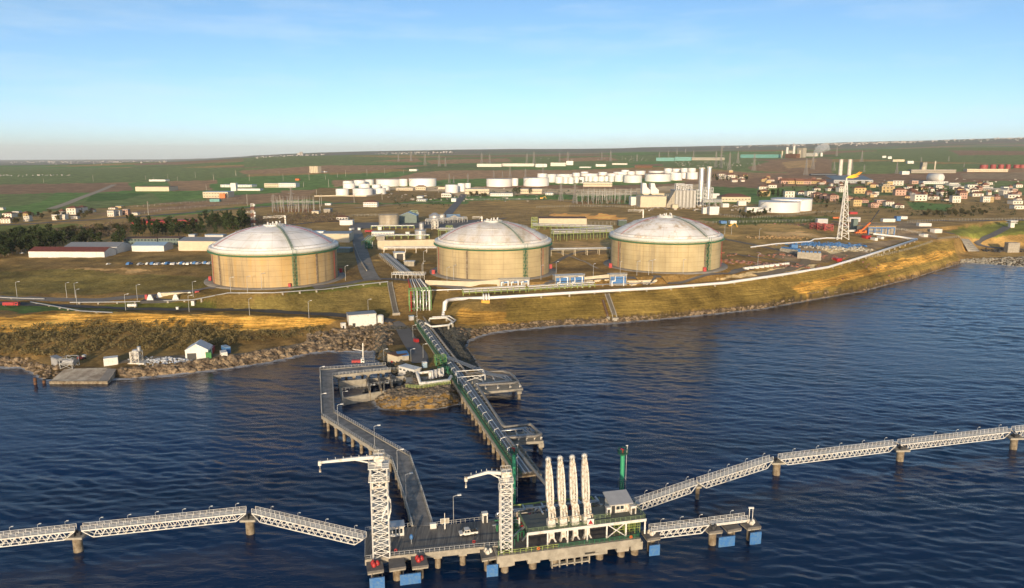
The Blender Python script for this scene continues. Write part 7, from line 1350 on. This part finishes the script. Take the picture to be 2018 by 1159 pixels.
def mk_pylon():
    t = thing('pylon','x','pylon'); mb = MB(); lattice(mb,0,22,4.2,1.5,5,.5,.32); lattice(mb,22,40,1.5,.7,5,.42,.28); mb.bar((0,0,40),(0,0,44),.6); mb.build('tower', mat('pylon_steel',(.26,.24,.22),.6,.2,.1,.1), t); mb = MB()
    for z, a in ((26,8),(32,6.5),(38,5)):
        for s in (-1,1): mb.bar((0,0,z),(s*a,0,z),.5); mb.bar((0,0,z+2.2),(s*a,0,z),.35)
    mb.build('cross_arm', MATS['pylon_steel'], t); return remember(t)
PY = mk_pylon()
PYL = [c3(*p) for p in ((42,160,232),(152,165,262),(265,180,275),(315,200,275),(345,330,410),(380,350,408),(493,330,400),(603,165,250),(667,175,250),(700,305,365),(768,310,365),(828,275,365),(950,290,362),(962,170,250),(1018,155,250),(1090,265,325),(1222,165,240),(1287,155,245),(1557,160,225),(1628,150,235),(1232,400,550),(1343,400,570),(1838,175,235))] if 0 else []
PYL += [(800+x/K, 260+b/K, 260+a/K) for x,a,b in ((42,160,232),(152,165,262),(265,180,275),(315,200,275),(345,330,410),(380,350,408),(493,330,400),(603,165,250),(667,175,250),(700,305,365),(768,310,365),(828,275,365),(950,290,362),(962,170,250),(1018,155,250),(1090,265,325),(1222,165,240),(1287,155,245),(1557,160,225),(1628,150,235),(1232,400,550),(1343,400,570),(1838,175,235))]
PYL += [(1200+x/K, 260+b/K, 260+a/K) for x,a,b in ((850,150,285),(890,120,290),(957,155,305),(1025,155,250),(1153,165,310),(1565,205,345),(1620,180,300),(1810,110,195),(1790,235,310),(1930,215,310),(472,150,195),(540,130,180),(608,130,168),(672,150,205),(400,160,230))]
PYL += [(400+x/K, 260+b/K, 260+a/K) for x,a,b in ((565,490,628),(705,430,578),(1555,170,235),(1655,150,232))]
PYL += [(1600+x/4.139, 260+b/4.139, 260+a/4.139) for x,a,b in ((405,150,245),(425,265,330),(690,240,345),(890,205,260),(1115,195,240),(1240,240,290))]
for i, (a, b, tp_) in enumerate(sorted(PYL)):
    g = gp(a, b); hh_ = max(12, zat(tp_, g.y)-g.z); o = lamp(PY, g, .3+(i*37%10)*.05, f'steel lattice pylon in the inland power lines, {nth(i)} from left', 'lattice pylons inland'); s = hh_/44; o.scale = (min(s,1.1)*1.1, min(s,1.1)*1.1, s)
def mk_pole():
    t = thing('utility_pole','x','pole'); mb = MB(); mb.cyl(0,0,-1,12,.4,.28,7); mb.build('pole', mat('pale_pole',(.42,.38,.31),.8), t); mb = MB(); mb.bar((-1.5,0,11),(1.5,0,11),.3); mb.build('cross_arm', M['brown'], t); return remember(t)
UP = mk_pole()
PL = [c1(*p) for p in ((742,395),(1160,382),(1222,390),(1338,388),(1412,390),(1555,365),(1700,388),(1878,352),(1984,388),(1182,665),(1642,465),(1968,590),(348,408))]+[c2(*p) for p in ((85,388),(370,388),(638,388),(845,382),(975,382),(1000,440),(1135,355),(1305,348),(1445,338),(1595,330),(903,505),(945,592),(1203,565),(1425,540),(800,440),(1070,362),(262,350),(606,345),(615,600),(632,600))]+[c3(*p) for p in ((625,515),(1130,230),(1720,220),(1795,222),(1910,235),(1745,225))]
for i, p in enumerate(sorted(PL)): g = gp(*p); o = lamp(UP, g, .4, f'utility pole standing in the inland fields, {nth(i)} from left', 'utility poles in the fields'); o.scale = (1,1,1.0+.5*(i%2))
# radio mast
o = gp(500,447); hh_ = zat(401,o.y)-o.z; t = thing('radio_mast','red and white lattice radio mast behind the left tank','mast',o); n = 7; 
for k in range(n): mb = MB(); lattice(mb, hh_*k/n, hh_*(k+1)/n, 1.9-.6*k/n, 1.9-.6*(k+1)/n, 1, .3, .18); mb.build('lattice_section', mat('faded_red',(.34,.13,.09),.6) if k%2 else M['offwhite'], t)
for z in (.95,.62,.5): mb = MB(); mb.cyl(2.2,-.8,hh_*z-1.4,hh_*z+.6,1.1,n=12); mb.build('antenna', M['white'], t)
# flare tower and flame
o = gp(1658,472); X1 = xat(1668,353,o.y)-o.x; hh_ = zat(352,o.y)-o.z; t = thing('flare_tower','tall white lattice flare tower with a lit flame at its tip','flare tower',o); mb = MB(); n = 9
def fc(k): f = k/n; hw = 5.6*(1-f)+.9*f; cx = X1*f; z = hh_*.96*f; return [Vector((cx-hw,-hw*.6,z)), Vector((cx+hw,-hw*.6,z)), Vector((cx,hw,z))]
for k in range(n):
    a, b = fc(k), fc(k+1)
    for j in range(3): mb.bar(a[j], b[j], .55); mb.bar(a[j], b[(j+1)%3], .28); mb.bar(a[(j+1)%3], b[j], .28); mb.bar(b[j], b[(j+1)%3], .28)
mb.build('lattice_frame', M['white'], t); mb = MB(); mb.tube([(0,0,-.5),(X1,0,hh_)],[.6,.5],10); mb.build('riser', M['white'], t); mb = MB(); mb.cyl(X1,0,hh_-1.5,hh_+.6,1.1,n=12); mb.build('flare_tip', M['steel'], t)
fl = bpy.data.materials.new('flame'); fl.use_nodes = True; tt = fl.node_tree; tt.nodes.clear(); oo = tt.nodes.new('ShaderNodeOutputMaterial'); ee = tt.nodes.new('ShaderNodeEmission'); tc_ = tt.nodes.new('ShaderNodeTexCoord'); sp = tt.nodes.new('ShaderNodeSeparateXYZ'); rr_ = tt.nodes.new('ShaderNodeValToRGB'); mr_ = tt.nodes.new('ShaderNodeMapRange'); mr_.inputs[2].default_value = 15
rr_.color_ramp.elements[0].color = (1,.62,.06,1); rr_.color_ramp.elements[1].color = (1,.22,.02,1); ee.inputs[1].default_value = 1.1
tt.links.new(tc_.outputs['Object'], sp.inputs[0]); tt.links.new(sp.outputs[0], mr_.inputs[0]); tt.links.new(mr_.outputs[0], rr_.inputs[0]); tt.links.new(rr_.outputs[0], ee.inputs[0]); tt.links.new(ee.outputs[0], oo.inputs[0])
mb = MB(); mb.tube([(0,0,0),(2.2,0,1.0),(5,.2,1.7),(8,0,2.8),(11,.3,3.6),(14,.2,5.6)],[.4,.9,1.2,1.0,.9,.1],9); mb.tube([(3,0,.4),(6,.4,.6),(9,.2,1.2),(11.5,0,1.6)],[.5,.8,.6,.1],8); mb.tube([(9,0,3.4),(11,0,5.0),(12,0,6.4)],[.5,.35,.05],7); 
tag(mb.build('flare_flame', fl, None, (o.x+X1, o.y, o.z+hh_+.4)), 'orange yellow gas flame blowing right from the flare tower tip', 'flame')
# blue power hall with twin stacks
B(c5,'power_hall','blue and white power hall with twin cream stacks behind the town','power hall',178,498,420,392,60,mat('pale_hall_sheet',(.42,.42,.41),.6),mat('slate_blue_roof',(.16,.21,.26),.6),roof='mono',rh=9,wins=(14,1))
for k, (x0,x1) in enumerate(((212,242),(284,314))): vtank(('left','right')[k]+' cream stack of the blue power hall', c5, x0,x1,390,226, M['offwhite'], 0, 'power_hall_stack', 'stack')
ga, gb = gp(*c4(1600,385)), gp(*c4(1800,385)); pipe_rack('dark air cooler rack left of the blue power hall', ga, gb, 5, 20, 12, bay=10, fm=M['dark'], pm=(M['dark'],M['steel']), r=2)
# far factories
for (c,x0,x1,yb,yt,w_,r_,l) in ((c4,375,520,232,205,'teal','teal','teal factory hall in the far middle, left part'),(c4,525,655,230,200,'teal','blueroof','teal factory hall in the far middle, centre part'),(c4,660,920,226,204,'conc','blueroof','long pale factory hall right of the teal halls'),(c4,1045,1355,206,180,'teal','teal','long green-roofed hall leading to the far cement plant'),(c4,1400,1490,210,175,'brown','brown','brown base block of the far cement plant'),(c4,1495,1540,205,128,'conc','conc','tall brown-grey preheater block of the far cement plant'),(c4,1550,1640,195,168,'offwhite','white','white halls right of the far cement plant'),(c4,1430,1480,170,150,'conc','silver','sloping conveyor house on the far cement plant'),
  (c3,565,760,278,255,'offwhite','white','long low white factory on the far left of the distant works'),(c3,765,1020,274,252,'offwhite','greyroof','long cream factory in the distant works'),(c3,1030,1120,280,255,'white','greyroof','white flat hall in the middle of the distant works'),(c3,1150,1270,272,246,'offwhite','white','stepped white hall right of the middle distant works'),(c3,1275,1330,264,232,'white','white','taller white hall at the right of the distant works'),(c3,1510,1590,276,258,'white','white','small white sheds right of the distant works'),(c3,1640,1760,262,250,'offwhite','white','low white yard buildings in the far middle'),(c3,1820,1960,285,268,'brown','brown','brown stockpile sheds in the far middle'),(c3,1380,1470,286,278,'white','white','white low storage sheds in front of the distant works'),(c2,1640,1700,312,298,'white','white','white barn alone on the far plain'),
  (c3,470,662,495,455,'cream','greyroof','cream works hall near the hill road top'),(c3,900,1082,492,455,'cream','greyroof','cream hall below the wide middle tanks'),(c3,670,850,512,490,'white','greyroof','white truck depot below the cream hall'),(c3,1110,1172,503,488,'white','white','white site cabins left of the pylons'),(c3,360,398,556,532,'white','white','white sign-like gatehouse at the hill road top'),(c3,85,160,552,540,'white','white','white trailer park beside the works yard'),(c3,283,350,520,490,'offwhite','greyroof','grey and white workshop left of the works hall'),(c3,1410,1640,436,402,'cream','blueroof','long building with a blue roof under the tank rows'),
  (c5,735,795,348,322,'white','white','white hut below the grey mill'),(c5,810,1175,336,308,'conc','greyroof','low grey mill hall with a long wing'),(c5,900,935,320,250,'conc','conc','square grey mill tower'),(c5,1265,1600,326,303,'cream','cream','long cream shed below the red tanks'),(c5,575,605,212,195,'white','tile','white cottage on the far hillside, left one'),(c5,620,650,220,200,'white','tile','white cottage on the far hillside, right one'),(c5,660,755,243,225,'cream','brown','long cream farm building on the far hillside'),(c5,780,830,258,238,'white','greyroof','white barn on the far hillside'),(c5,905,1110,425,405,'white','white','low white depot at the foot of the bullet tank'),(c5,1120,1210,440,425,'silver','greyroof','grey yard sheds right of the bullet tank'),(c5,1240,1620,480,462,'conc','greyroof','long grey nursery sheds in the right town'),
  (c2,1700,1745,528,515,'white','white','white huts under the cream office row'),(c2,1895,1975,520,495,'offwhite','greyroof','workshop with a dark roof at the hill road')):
    B(c,'factory' if c is not c5 else 'building',l,'building',x0,x1,yb,yt,25,M[w_],M[r_],ov=.3,wins=(max(3,int((x1-x0)/15)),1) if w_ not in ('brown','teal') and x1-x0 > 45 else None)
for (x0,x1,yb,yt,l) in ((1405,1425,195,122,'white silo tower of the far cement plant, left one'),(1460,1478,190,112,'white silo tower of the far cement plant, right one'),(1370,1382,208,152,'slim cream stack at the left of the far cement plant'),(1510,1522,208,145,'slim cream stack at the right of the far cement plant'),(1680,1700,195,168,'white silo pair right of the cement plant smoke')): vtank(l, c4, x0,x1,yb,yt, M['white'] if 'white' in l else M['cream'], 0, 'silo', 'silo')
vtank('slim cream chimney right of the square grey mill tower', c5, 993,1004,335,240, M['cream'], 0, 'mill_chimney', 'chimney'); vtank('cream mill silo beside the square tower', c5, 890,922,335,285, M['cream'], 0, 'silo', 'silo')
o = gp(*c5(1062,412)); t = thing('bullet_tank','big white horizontal bullet tank pointing toward the sea','tank',o,.28); mb = MB(); r = 10.5; mb.tube([(0,0,r),(0,1.2,r),(0,4,r),(0,38,r),(0,43,r)],[r*.3,r*.75,r,r,r*.4],24); mb.build('shell', M['white'], t); mb = MB()
for y in (8,20,33): mb.box(-8,y-1.5,-2,8,y+1.5,4)
mb.build('saddle', M['conc'], t)
# smoke
sm = bpy.data.materials.new('smoke'); sm.use_nodes = True; tt = sm.node_tree; tt.nodes.clear(); oo = tt.nodes.new('ShaderNodeOutputMaterial'); vs = tt.nodes.new('ShaderNodeVolumePrincipled'); vs.inputs['Density'].default_value = .035; vs.inputs['Color'].default_value = (.95,.95,.95,1); tt.links.new(vs.outputs[0], oo.inputs['Volume'])
g = gp(*c4(1640,195)); mb = MB()
for k in range(11):
    a = c4(1637+k*6.5, 176-k*5); V, Fs = ico(); cx = xat(a[0],a[1],g.y); cz = zat(a[1],g.y); r = 9+k*2.3; mb.add([(cx+p[0]*r*1.15+random.uniform(-9,9), g.y+p[1]*r, cz+p[2]*r*.8) for p in V], Fs, True)
kind(mb.build('smoke', sm), 'stuff')
# distant towns (a mass of white specks on the skyline)
mb = MB()
def specks(n, x0, x1, yf, jit, s0, s1, zr=1):
    for _ in range(n):
        a = random.uniform(x0,x1); b = yf(a)+abs(random.gauss(0,jit)); g = gp(a,b); s = random.uniform(s0,s1)*min(g.y,16000)/19000; mb.cbox((g.x,g.y,g.z-2), s*random.uniform(.8,2.2), s, 2+s*random.uniform(.5,1.1)*zr, random.uniform(-.2,.2))
hz = lambda a: float(np.interp(a, PXS, HZ11))
specks(150,1420,2018,lambda a: hz(a)+1.5,1.8,12,30); specks(90,740,900,lambda a: hz(a)+3,1.5,10,22); specks(60,500,640,lambda a: hz(a)+2.5,1.2,10,24); specks(6,588,600,lambda a: hz(a)+1.6,.4,26,34,2.2); specks(130,20,330,lambda a: hz(a)+4,1.6,10,26); specks(120,1620,1800,lambda a: hz(a)+2,1.6,16,32); specks(30,0,140,lambda a: 345,1.5,14,22); specks(40,1060,1280,lambda a: 312,4,7,12); specks(12,1900,2018,lambda a:272,2,14,30)
kind(mb.build('distant_towns', mat('town_walls',(.42,.38,.35),.8,0,.3,.01)), 'stuff')
mb = MB()
for _ in range(300):
    a, b = random.choice(((random.uniform(760,1060), random.uniform(372,398)),(random.uniform(1270,1480),random.uniform(398,416)),(random.uniform(1700,2010),random.uniform(352,378)),(random.uniform(1330,1500),random.uniform(318,328))))
    g = gp(a,b); mb.cbox((g.x,g.y,g.z-.3), random.uniform(1.5,6), random.uniform(1.5,3), random.uniform(1,2.6), random.uniform(0,3))
kind(mb.build('yard_clutter', mat('clutter_mix',(.52,.47,.40),.8,0,.7,.02,(.12,.10,.09))), 'stuff')
# ------------------------------------------------------------------ parked cars and boats on the left grass terrace
def mk_car(m, label, name='parked_car'):
    t = thing(name, label, 'car'); mb = MB(); mb.add([(-2.1,-.85,.35),(2.1,-.85,.35),(2.1,.85,.35),(-2.1,.85,.35),(-2.05,-.85,.9),(2.05,-.85,.85),(2.05,.85,.85),(-2.05,.85,.9)], [(0,3,2,1),(4,5,6,7),(0,1,5,4),(1,2,6,5),(2,3,7,6),(3,0,4,7)]); mb.add([(-1.6,-.8,.9),(1.1,-.8,.88),(1.1,.8,.88),(-1.6,.8,.9),(-1.2,-.68,1.45),(.5,-.68,1.45),(.5,.68,1.45),(-1.2,.68,1.45)], [(4,5,6,7),(0,1,5,4),(1,2,6,5),(2,3,7,6),(3,0,4,7)]); mb.build('body', m, t); mb = MB(); mb.box(-1.15,-.8,.98,.45,.8,1.36); mb.build('window', M['glass'], t)
    for x in (-1.3,1.3):
        for y in (-.8,.8): mb = MB(); mb.lathe([(.02,-.1),(.32,-.1),(.32,.1),(.02,.1)],10); ob = mb.build('wheel', M['dark'], t, (x,y,.33)); ob.rotation_euler = (math.pi/2,0,0)
    return remember(t)
CARS = [mk_car(M['white'],'x'), mk_car(M['silver'],'x'), mk_car(M['blue'],'x')]; cnt = [0,0,0]
for i in range(30):
    x = 214+(i/29)**.6*200+(i*5%3)
    if x < 300 and i%2: continue
    k = 0 if (i*7)%5 < 3 else 1 if (i*7)%5 < 4 else 2; g = gp(x, 522-i*.07+(i*11%5)*.35); nm = ('white','silver','blue')[k]; o = lamp(CARS[k], g+Vector((0,0,.1)), 1.2+(i%4)*.15, f'{nm} vehicle parked on the grass terrace left of the left tank, {nth(cnt[k])} {nm} one', 'vehicles on the left grass terrace'); cnt[k] += 1; s = .8+(i*7%5)*.14; o.scale = (s,s,s*1.1)
o = lamp(CARS[0], gp(43,501)+Vector((0,0,.3)), .3, 'white car driving at the left edge below the pine wood', 'vehicles on the left grass terrace')
# construction ground at right --------------------------------------------------------
B(c5,'half_built_hall','grey concrete building with a blue steel frame on the construction site','building',455,680,835,775,16,M['conc'],M['yellow'],ov=.6)
p = gp(*c5(455,836)); q_ = gp(*c5(640,836)); t = thing('steel_portal','blue steel portal frame along the concrete construction building','frame',(p.x,p.y-1.2,p.z)); L_ = q_.x-p.x; hh_ = zat(c5(0,780)[1],p.y)-p.z; mb = MB()
for k in range(5): mb.bar((L_*k/4,0,-1),(L_*k/4,0,hh_),.8)
mb.bar((0,0,hh_*.97),(L_,0,hh_*.97),.9); mb.bar((0,0,hh_*.5),(L_*.6,0,hh_*.5),.5); mb.build('frame', M['blue'], t)
o = gp(*c5(400,832)); t = thing('mobile_crane','orange mobile crane with a dark lattice boom leaning right on the construction site','crane',o,.1); a = Vector((xat(c5(480,0)[0],c5(0,740)[1],o.y)-o.x,0,zat(c5(0,740)[1],o.y)-o.z)); b = Vector((xat(c5(558,0)[0],c5(0,638)[1],o.y)-o.x,0,zat(c5(0,638)[1],o.y)-o.z)); mb = MB(); mb.box(-6,-1.5,.6,5,1.5,2.2); mb.box(3,-1.4,2.2,5,1.4,3.4); mb.build('carrier', M['orange'], t); mb = MB(); mb.bar((-1,0,2.2), a, 1.3); mb.build('boom', M['orange'], t); mb = MB(); mb.bar(a, b, .8); mb.build('jib', M['dark'], t); mb = MB(); mb.box(-3,-1.4,2.2,0,1.4,4.2); mb.build('cab', M['orange'], t)
for x in (-4.5,-2.5,1.5,3.5):
    for y in (-1.4,1.4): mb = MB(); mb.lathe([(.02,-.2),(.6,-.2),(.6,.2),(.02,.2)],12); ob = mb.build('wheel', M['dark'], t, (x,y,.6)); ob.rotation_euler = (math.pi/2,0,0)
for i, (x,y) in enumerate(((20,790),(70,795),(130,805))):
    o = gp(*c5(x,y)); t = thing('scaffold', f'red steel scaffold frame left of the flare tower, {nth(i)} from left', 'scaffold', o, -.2, 'red scaffold frames'); mb = MB(); lattice(mb,0,6,4,4,2,.45,.3); mb.build('frame', M['red'], t); mb = MB(); mb.box(-4,-4,2.9,4,4,3.1); mb.build('floor', M['brown'], t)
for (x0,x1,yb,yt,m_,l) in ((305,395,735,700,'silver','silver site office stack behind the construction building'),(335,372,800,715,'greygreen','grey-green steel column unit beside the crane'),(580,680,735,712,'white','white site cabins along the upper construction road'),(690,725,728,692,'blue','blue stair frame at the end of the site cabins'),(722,780,712,692,'white','white canopy at the end of the site cabins'),(45,130,748,712,'silver','white tank row at the left of the construction site'),(875,975,770,748,'white','white truck bodies on the dirt right of the construction building'),(1000,1062,825,797,'white','white and blue hut on the dirt near the bluff corner'),(513,537,888,868,'white','white cube tank left of the pipeline corner'),(566,588,875,858,'white','smaller white cube tank left of the pipeline corner'),(912,946,858,838,'white','twin white drums near the bluff corner'),(310,372,672,655,'red','red-roofed hut above the construction site'),(1595,1690,985,907,'conc','plain concrete hut on the right cove shore'),(440,482,872,850,'red','red machine below the construction building'),(205,245,1058,1036,'red','red machine near the bluff edge')):
    B(c5,'site_building',l,'building',x0,x1,yb,yt,6,M[m_],M[m_],ov=.1)
o = gp(*c5(1625,778)); t = thing('guard_tower','white guard tower with an overhanging top on the right hillside','guard tower',o); hh_ = zat(c5(0,722)[1],o.y)-o.z; mb = MB(); mb.box(-2.2,-2.2,-1,2.2,2.2,hh_*.6); mb.build('shaft', M['white'], t); mb = MB(); mb.box(-4,-4,hh_*.6,4,4,hh_*.68); mb.box(-3,-3,hh_*.68,3,3,hh_*.9); mb.build('cabin', M['white'], t); mb = MB(); mb.box(-3.06,-3.06,hh_*.72,3.06,3.06,hh_*.84); mb.build('window', M['glass'], t); mb = MB(); mb.box(-4.2,-4.2,hh_*.9,4.2,4.2,hh_); mb.build('roof', M['white'], t)
# concrete revetment, fences, blocks
G = [gp(1893,471), gp(1909,472), gp(1931,496), gp(1908,497)]; t = thing('slope_revetment','sloping concrete slabs on the bluff end above the cove','revetment',G[0]); mb = MB(); V = []; n = 6
for k in range(n+1):
    for f in (0,1): a = G[0].lerp(G[3],k/n) if f == 0 else G[1].lerp(G[2],k/n); V.append((a.x-G[0].x,a.y-G[0].y,max(a.z,hgt(a.x,a.y))-G[0].z+.5))
mb.add(V, [(2*k,2*k+1,2*k+3,2*k+2) for k in range(n)]); mb.build('slab', M['conc'], t)
t = None
def fence(label, pts, h=2.6, step=4, m=None):
    G = [gp(*p) for p in pts]; o = G[0].copy(); t = thing('fence', label, 'fence', o, 0); mb = MB(); m2 = MB()
    for a, b in zip(G[:-1], G[1:]):
        n = max(1,int((b-a).length/step)); prev = None
        for k in range(n+1): p = a.lerp(b,k/n); p.z = hgt(p.x,p.y); p = p-o; mb.bar(p-Vector((0,0,.5)), p+Vector((0,0,h)), .26); 
        for f in (.3,.65,.97):
            P = []
            for k in range(n+1): p = a.lerp(b,k/n); p.z = hgt(p.x,p.y); P.append(p-o+Vector((0,0,h*f)))
            m2.ring(P, .07)
    mb.build('posts', m or mat('pale_post',(.42,.38,.30),.8), t); m2.build('wires', M['steel'], t)
fence('long post fence behind the right tank running right past the flare tower', [c4(620,720),c4(800,728),c4(1120,722),c4(1640,712)]); fence('upper post fence below the very large white tanks', [c4(420,590),c4(700,620),c4(900,668),c4(1120,690),c4(1400,675),c4(1650,645),c4(1830,640)]); fence('post fence along the brown field at the left', [c1(1150,650),c1(1300,622),c1(1960,570)], step=9); fence('upper post fence across the brown field at the left', [c1(1050,602),c1(1400,575),c1(1900,535)], step=9); fence('post fence along the bluff edge left of the pipeline corner', [c5(300,1075),c5(700,985),c5(980,900)],h=2); fence('post fence along the service road at right', [c5(780,742),c5(1100,725),c5(1725,718)]); fence('post fence in front of the power station', [c3(1040,605),c3(1400,595),c3(1580,598),c3(2018,610)],h=3); fence('post fence at the left end of the warehouses', [c1(-60,1010),c1(0,1000),c1(100,975),c1(240,952)]); fence('post fence across the scrub behind the process area', [c2(1060,700),c2(1200,672),c2(1400,668)]); fence('post fence on the dirt near the bluff corner', [c5(690,800),c5(900,830),c5(1020,880),c5(1210,870)],h=2); fence('post fence around the terminal at the middle hillside', [c3(480,545),c3(1050,540)],h=2.6,step=6); fence('post fence behind the cream hall', [c3(1440,745),c3(1690,742)],h=4)
BK = None
for i in range(9):
    x, y = 1090+i*40, 1092-i*4.6; g = gp(*c4(x,y))
    if BK is None: BK = thing('concrete_block','x','block'); mb = MB(); mb.box(-2,-1,-.3,2,1,1.5); mb.build('block', M['white'], BK); mb = MB(); mb.bar((-.6,0,1.5),(.6,0,1.5),.25); mb.build('lifting_bar', M['steel'], BK); remember(BK)
    lamp(BK, g, .3, f'white concrete block in the row right of the right tank, {nth(i)} from left', 'white concrete blocks by the bluff track')
for (a0,a1,yb,yt,l) in ((1497,1685,1030,968,'long white wall with blue coolers on its top, near the bluff track'),(1358,1495,975,935,'row of blue coolers on a low white frame behind the long white wall')):
    p = gp(*c4(a0,yb-25)); q_ = gp(*c4(a1,yb)); w_ = (q_-p).length; t = thing('cooler_bank', l, 'cooler bank', p, math.atan2(q_.y-p.y,q_.x-p.x)); hh_ = zat(c4(0,yt-12)[1],p.y)-p.z; mb = MB(); mb.box(0,0,-1,w_,.6,hh_); mb.box(0,.6,hh_*.5,w_,5,hh_*.6); mb.build('wall', M['conc'], t)
    for k in range(6): mb = MB(); mb.box(w_*k/6+.5,.8,hh_*.6,w_*(k+1)/6-.5,5,hh_+.8); mb.build('cooler', M['blue'], t)
B(c4,'container','blue container beside the coolers','container',1452,1502,925,900,5,M['blue'],M['blue'],ov=.02)
o = gp(*c4(965,758)); t = thing('excavator','yellow excavator on the bare slope behind the right tank','excavator',o); mb = MB(); mb.box(-2,-1.5,.2,2,1.5,1.0); mb.build('tracks', M['dark'], t); mb = MB(); mb.box(-2.2,-1.4,1.1,1.4,1.4,2.4); mb.box(0,-1.3,2.4,1.4,.1,3.6); mb.build('house', M['yellow'], t); mb = MB(); mb.bar((1,.5,2),(5,.5,4.6),.6); mb.bar((5,.5,4.6),(7.4,.5,1.2),.5); mb.box(6.8,0,.2,8,1,1.2); mb.build('arm', M['yellow'], t)
o = gp(*c3(1080,537)); t = thing('excavator','yellow excavator beside the road below the middle tank group','excavator',o); mb = MB(); mb.box(-3,-1.8,.2,3,1.8,1.2); mb.build('tracks', M['dark'], t); mb = MB(); mb.box(-3,-1.6,1.3,2,1.6,3.4); mb.build('house', M['yellow'], t); mb = MB(); mb.bar((1,.5,3),(6,.5,5),.7); mb.bar((6,.5,5),(8,.5,1),.6); mb.build('arm', M['yellow'], t)
truck('yellow dump truck parked right of the flare tower behind the scaffold', *c4(1805,695), 0, M['orange'], 8); truck('white lorry parked on the dirt between the flare tower and pipeline corner', *c5(320,822), .3, M['white'], 9)
def heap(label, c, x, y, rx, ry, m, name, n=160):
    o = gp(*c(x,y)); mb = MB()
    for _ in range(n): a, b = random.gauss(0,rx), random.gauss(0,ry); mb.cbox((o.x+a,o.y+b,hgt(o.x+a,o.y+b)-.1), random.uniform(.8,3), random.uniform(.6,1.6), random.uniform(.4,1.3), random.uniform(0,3))
    kind(mb.build(name, m), 'stuff')
heap('', c4, 1760, 900, 15, 6, M['blue'], 'blue_tarpaulin_heap', 260); heap('', c4, 1830, 930, 15, 5, mat('pale_sand_bags',(.5,.46,.38),.9), 'sand_bag_heap', 160); heap('', c4, 1200, 1050, 22, 3, mat('mixed_stores',(.16,.13,.12),.8,0,.7,.3,(.30,.10,.05)), 'stored_pipe_fittings', 120); heap('', c4, 1560, 990, 30, 5, MATS['mixed_stores'], 'stored_steel', 100)
heap('', c5, 1560, 970, 14, 4, MATS['mixed_stores'] if 0 else M['dark'], 'scrap_heap', 110); heap('', c4, 1350, 840, 14, 5, mat('spoil_earth',(.36,.24,.11),.95), 'spoil_heap', 120); heap('', c5, 120, 760, 20, 6, MATS['mixed_stores'], 'construction_materials', 120)
# ================================================================== HAZE
hm = bpy.data.materials.new('haze'); hm.use_nodes = True; t = hm.node_tree; t.nodes.clear(); oo = t.nodes.new('ShaderNodeOutputMaterial'); vv = t.nodes.new('ShaderNodeVolumePrincipled')
vv.inputs['Density'].default_value = 3.0e-5; vv.inputs['Color'].default_value = (.93,.95,1,1); t.links.new(vv.outputs[0], oo.inputs['Volume'])
mb = MB(); mb.box(-46000,-6100,-13.2,46000,36500,560); kind(mb.build('haze', hm), 'stuff')
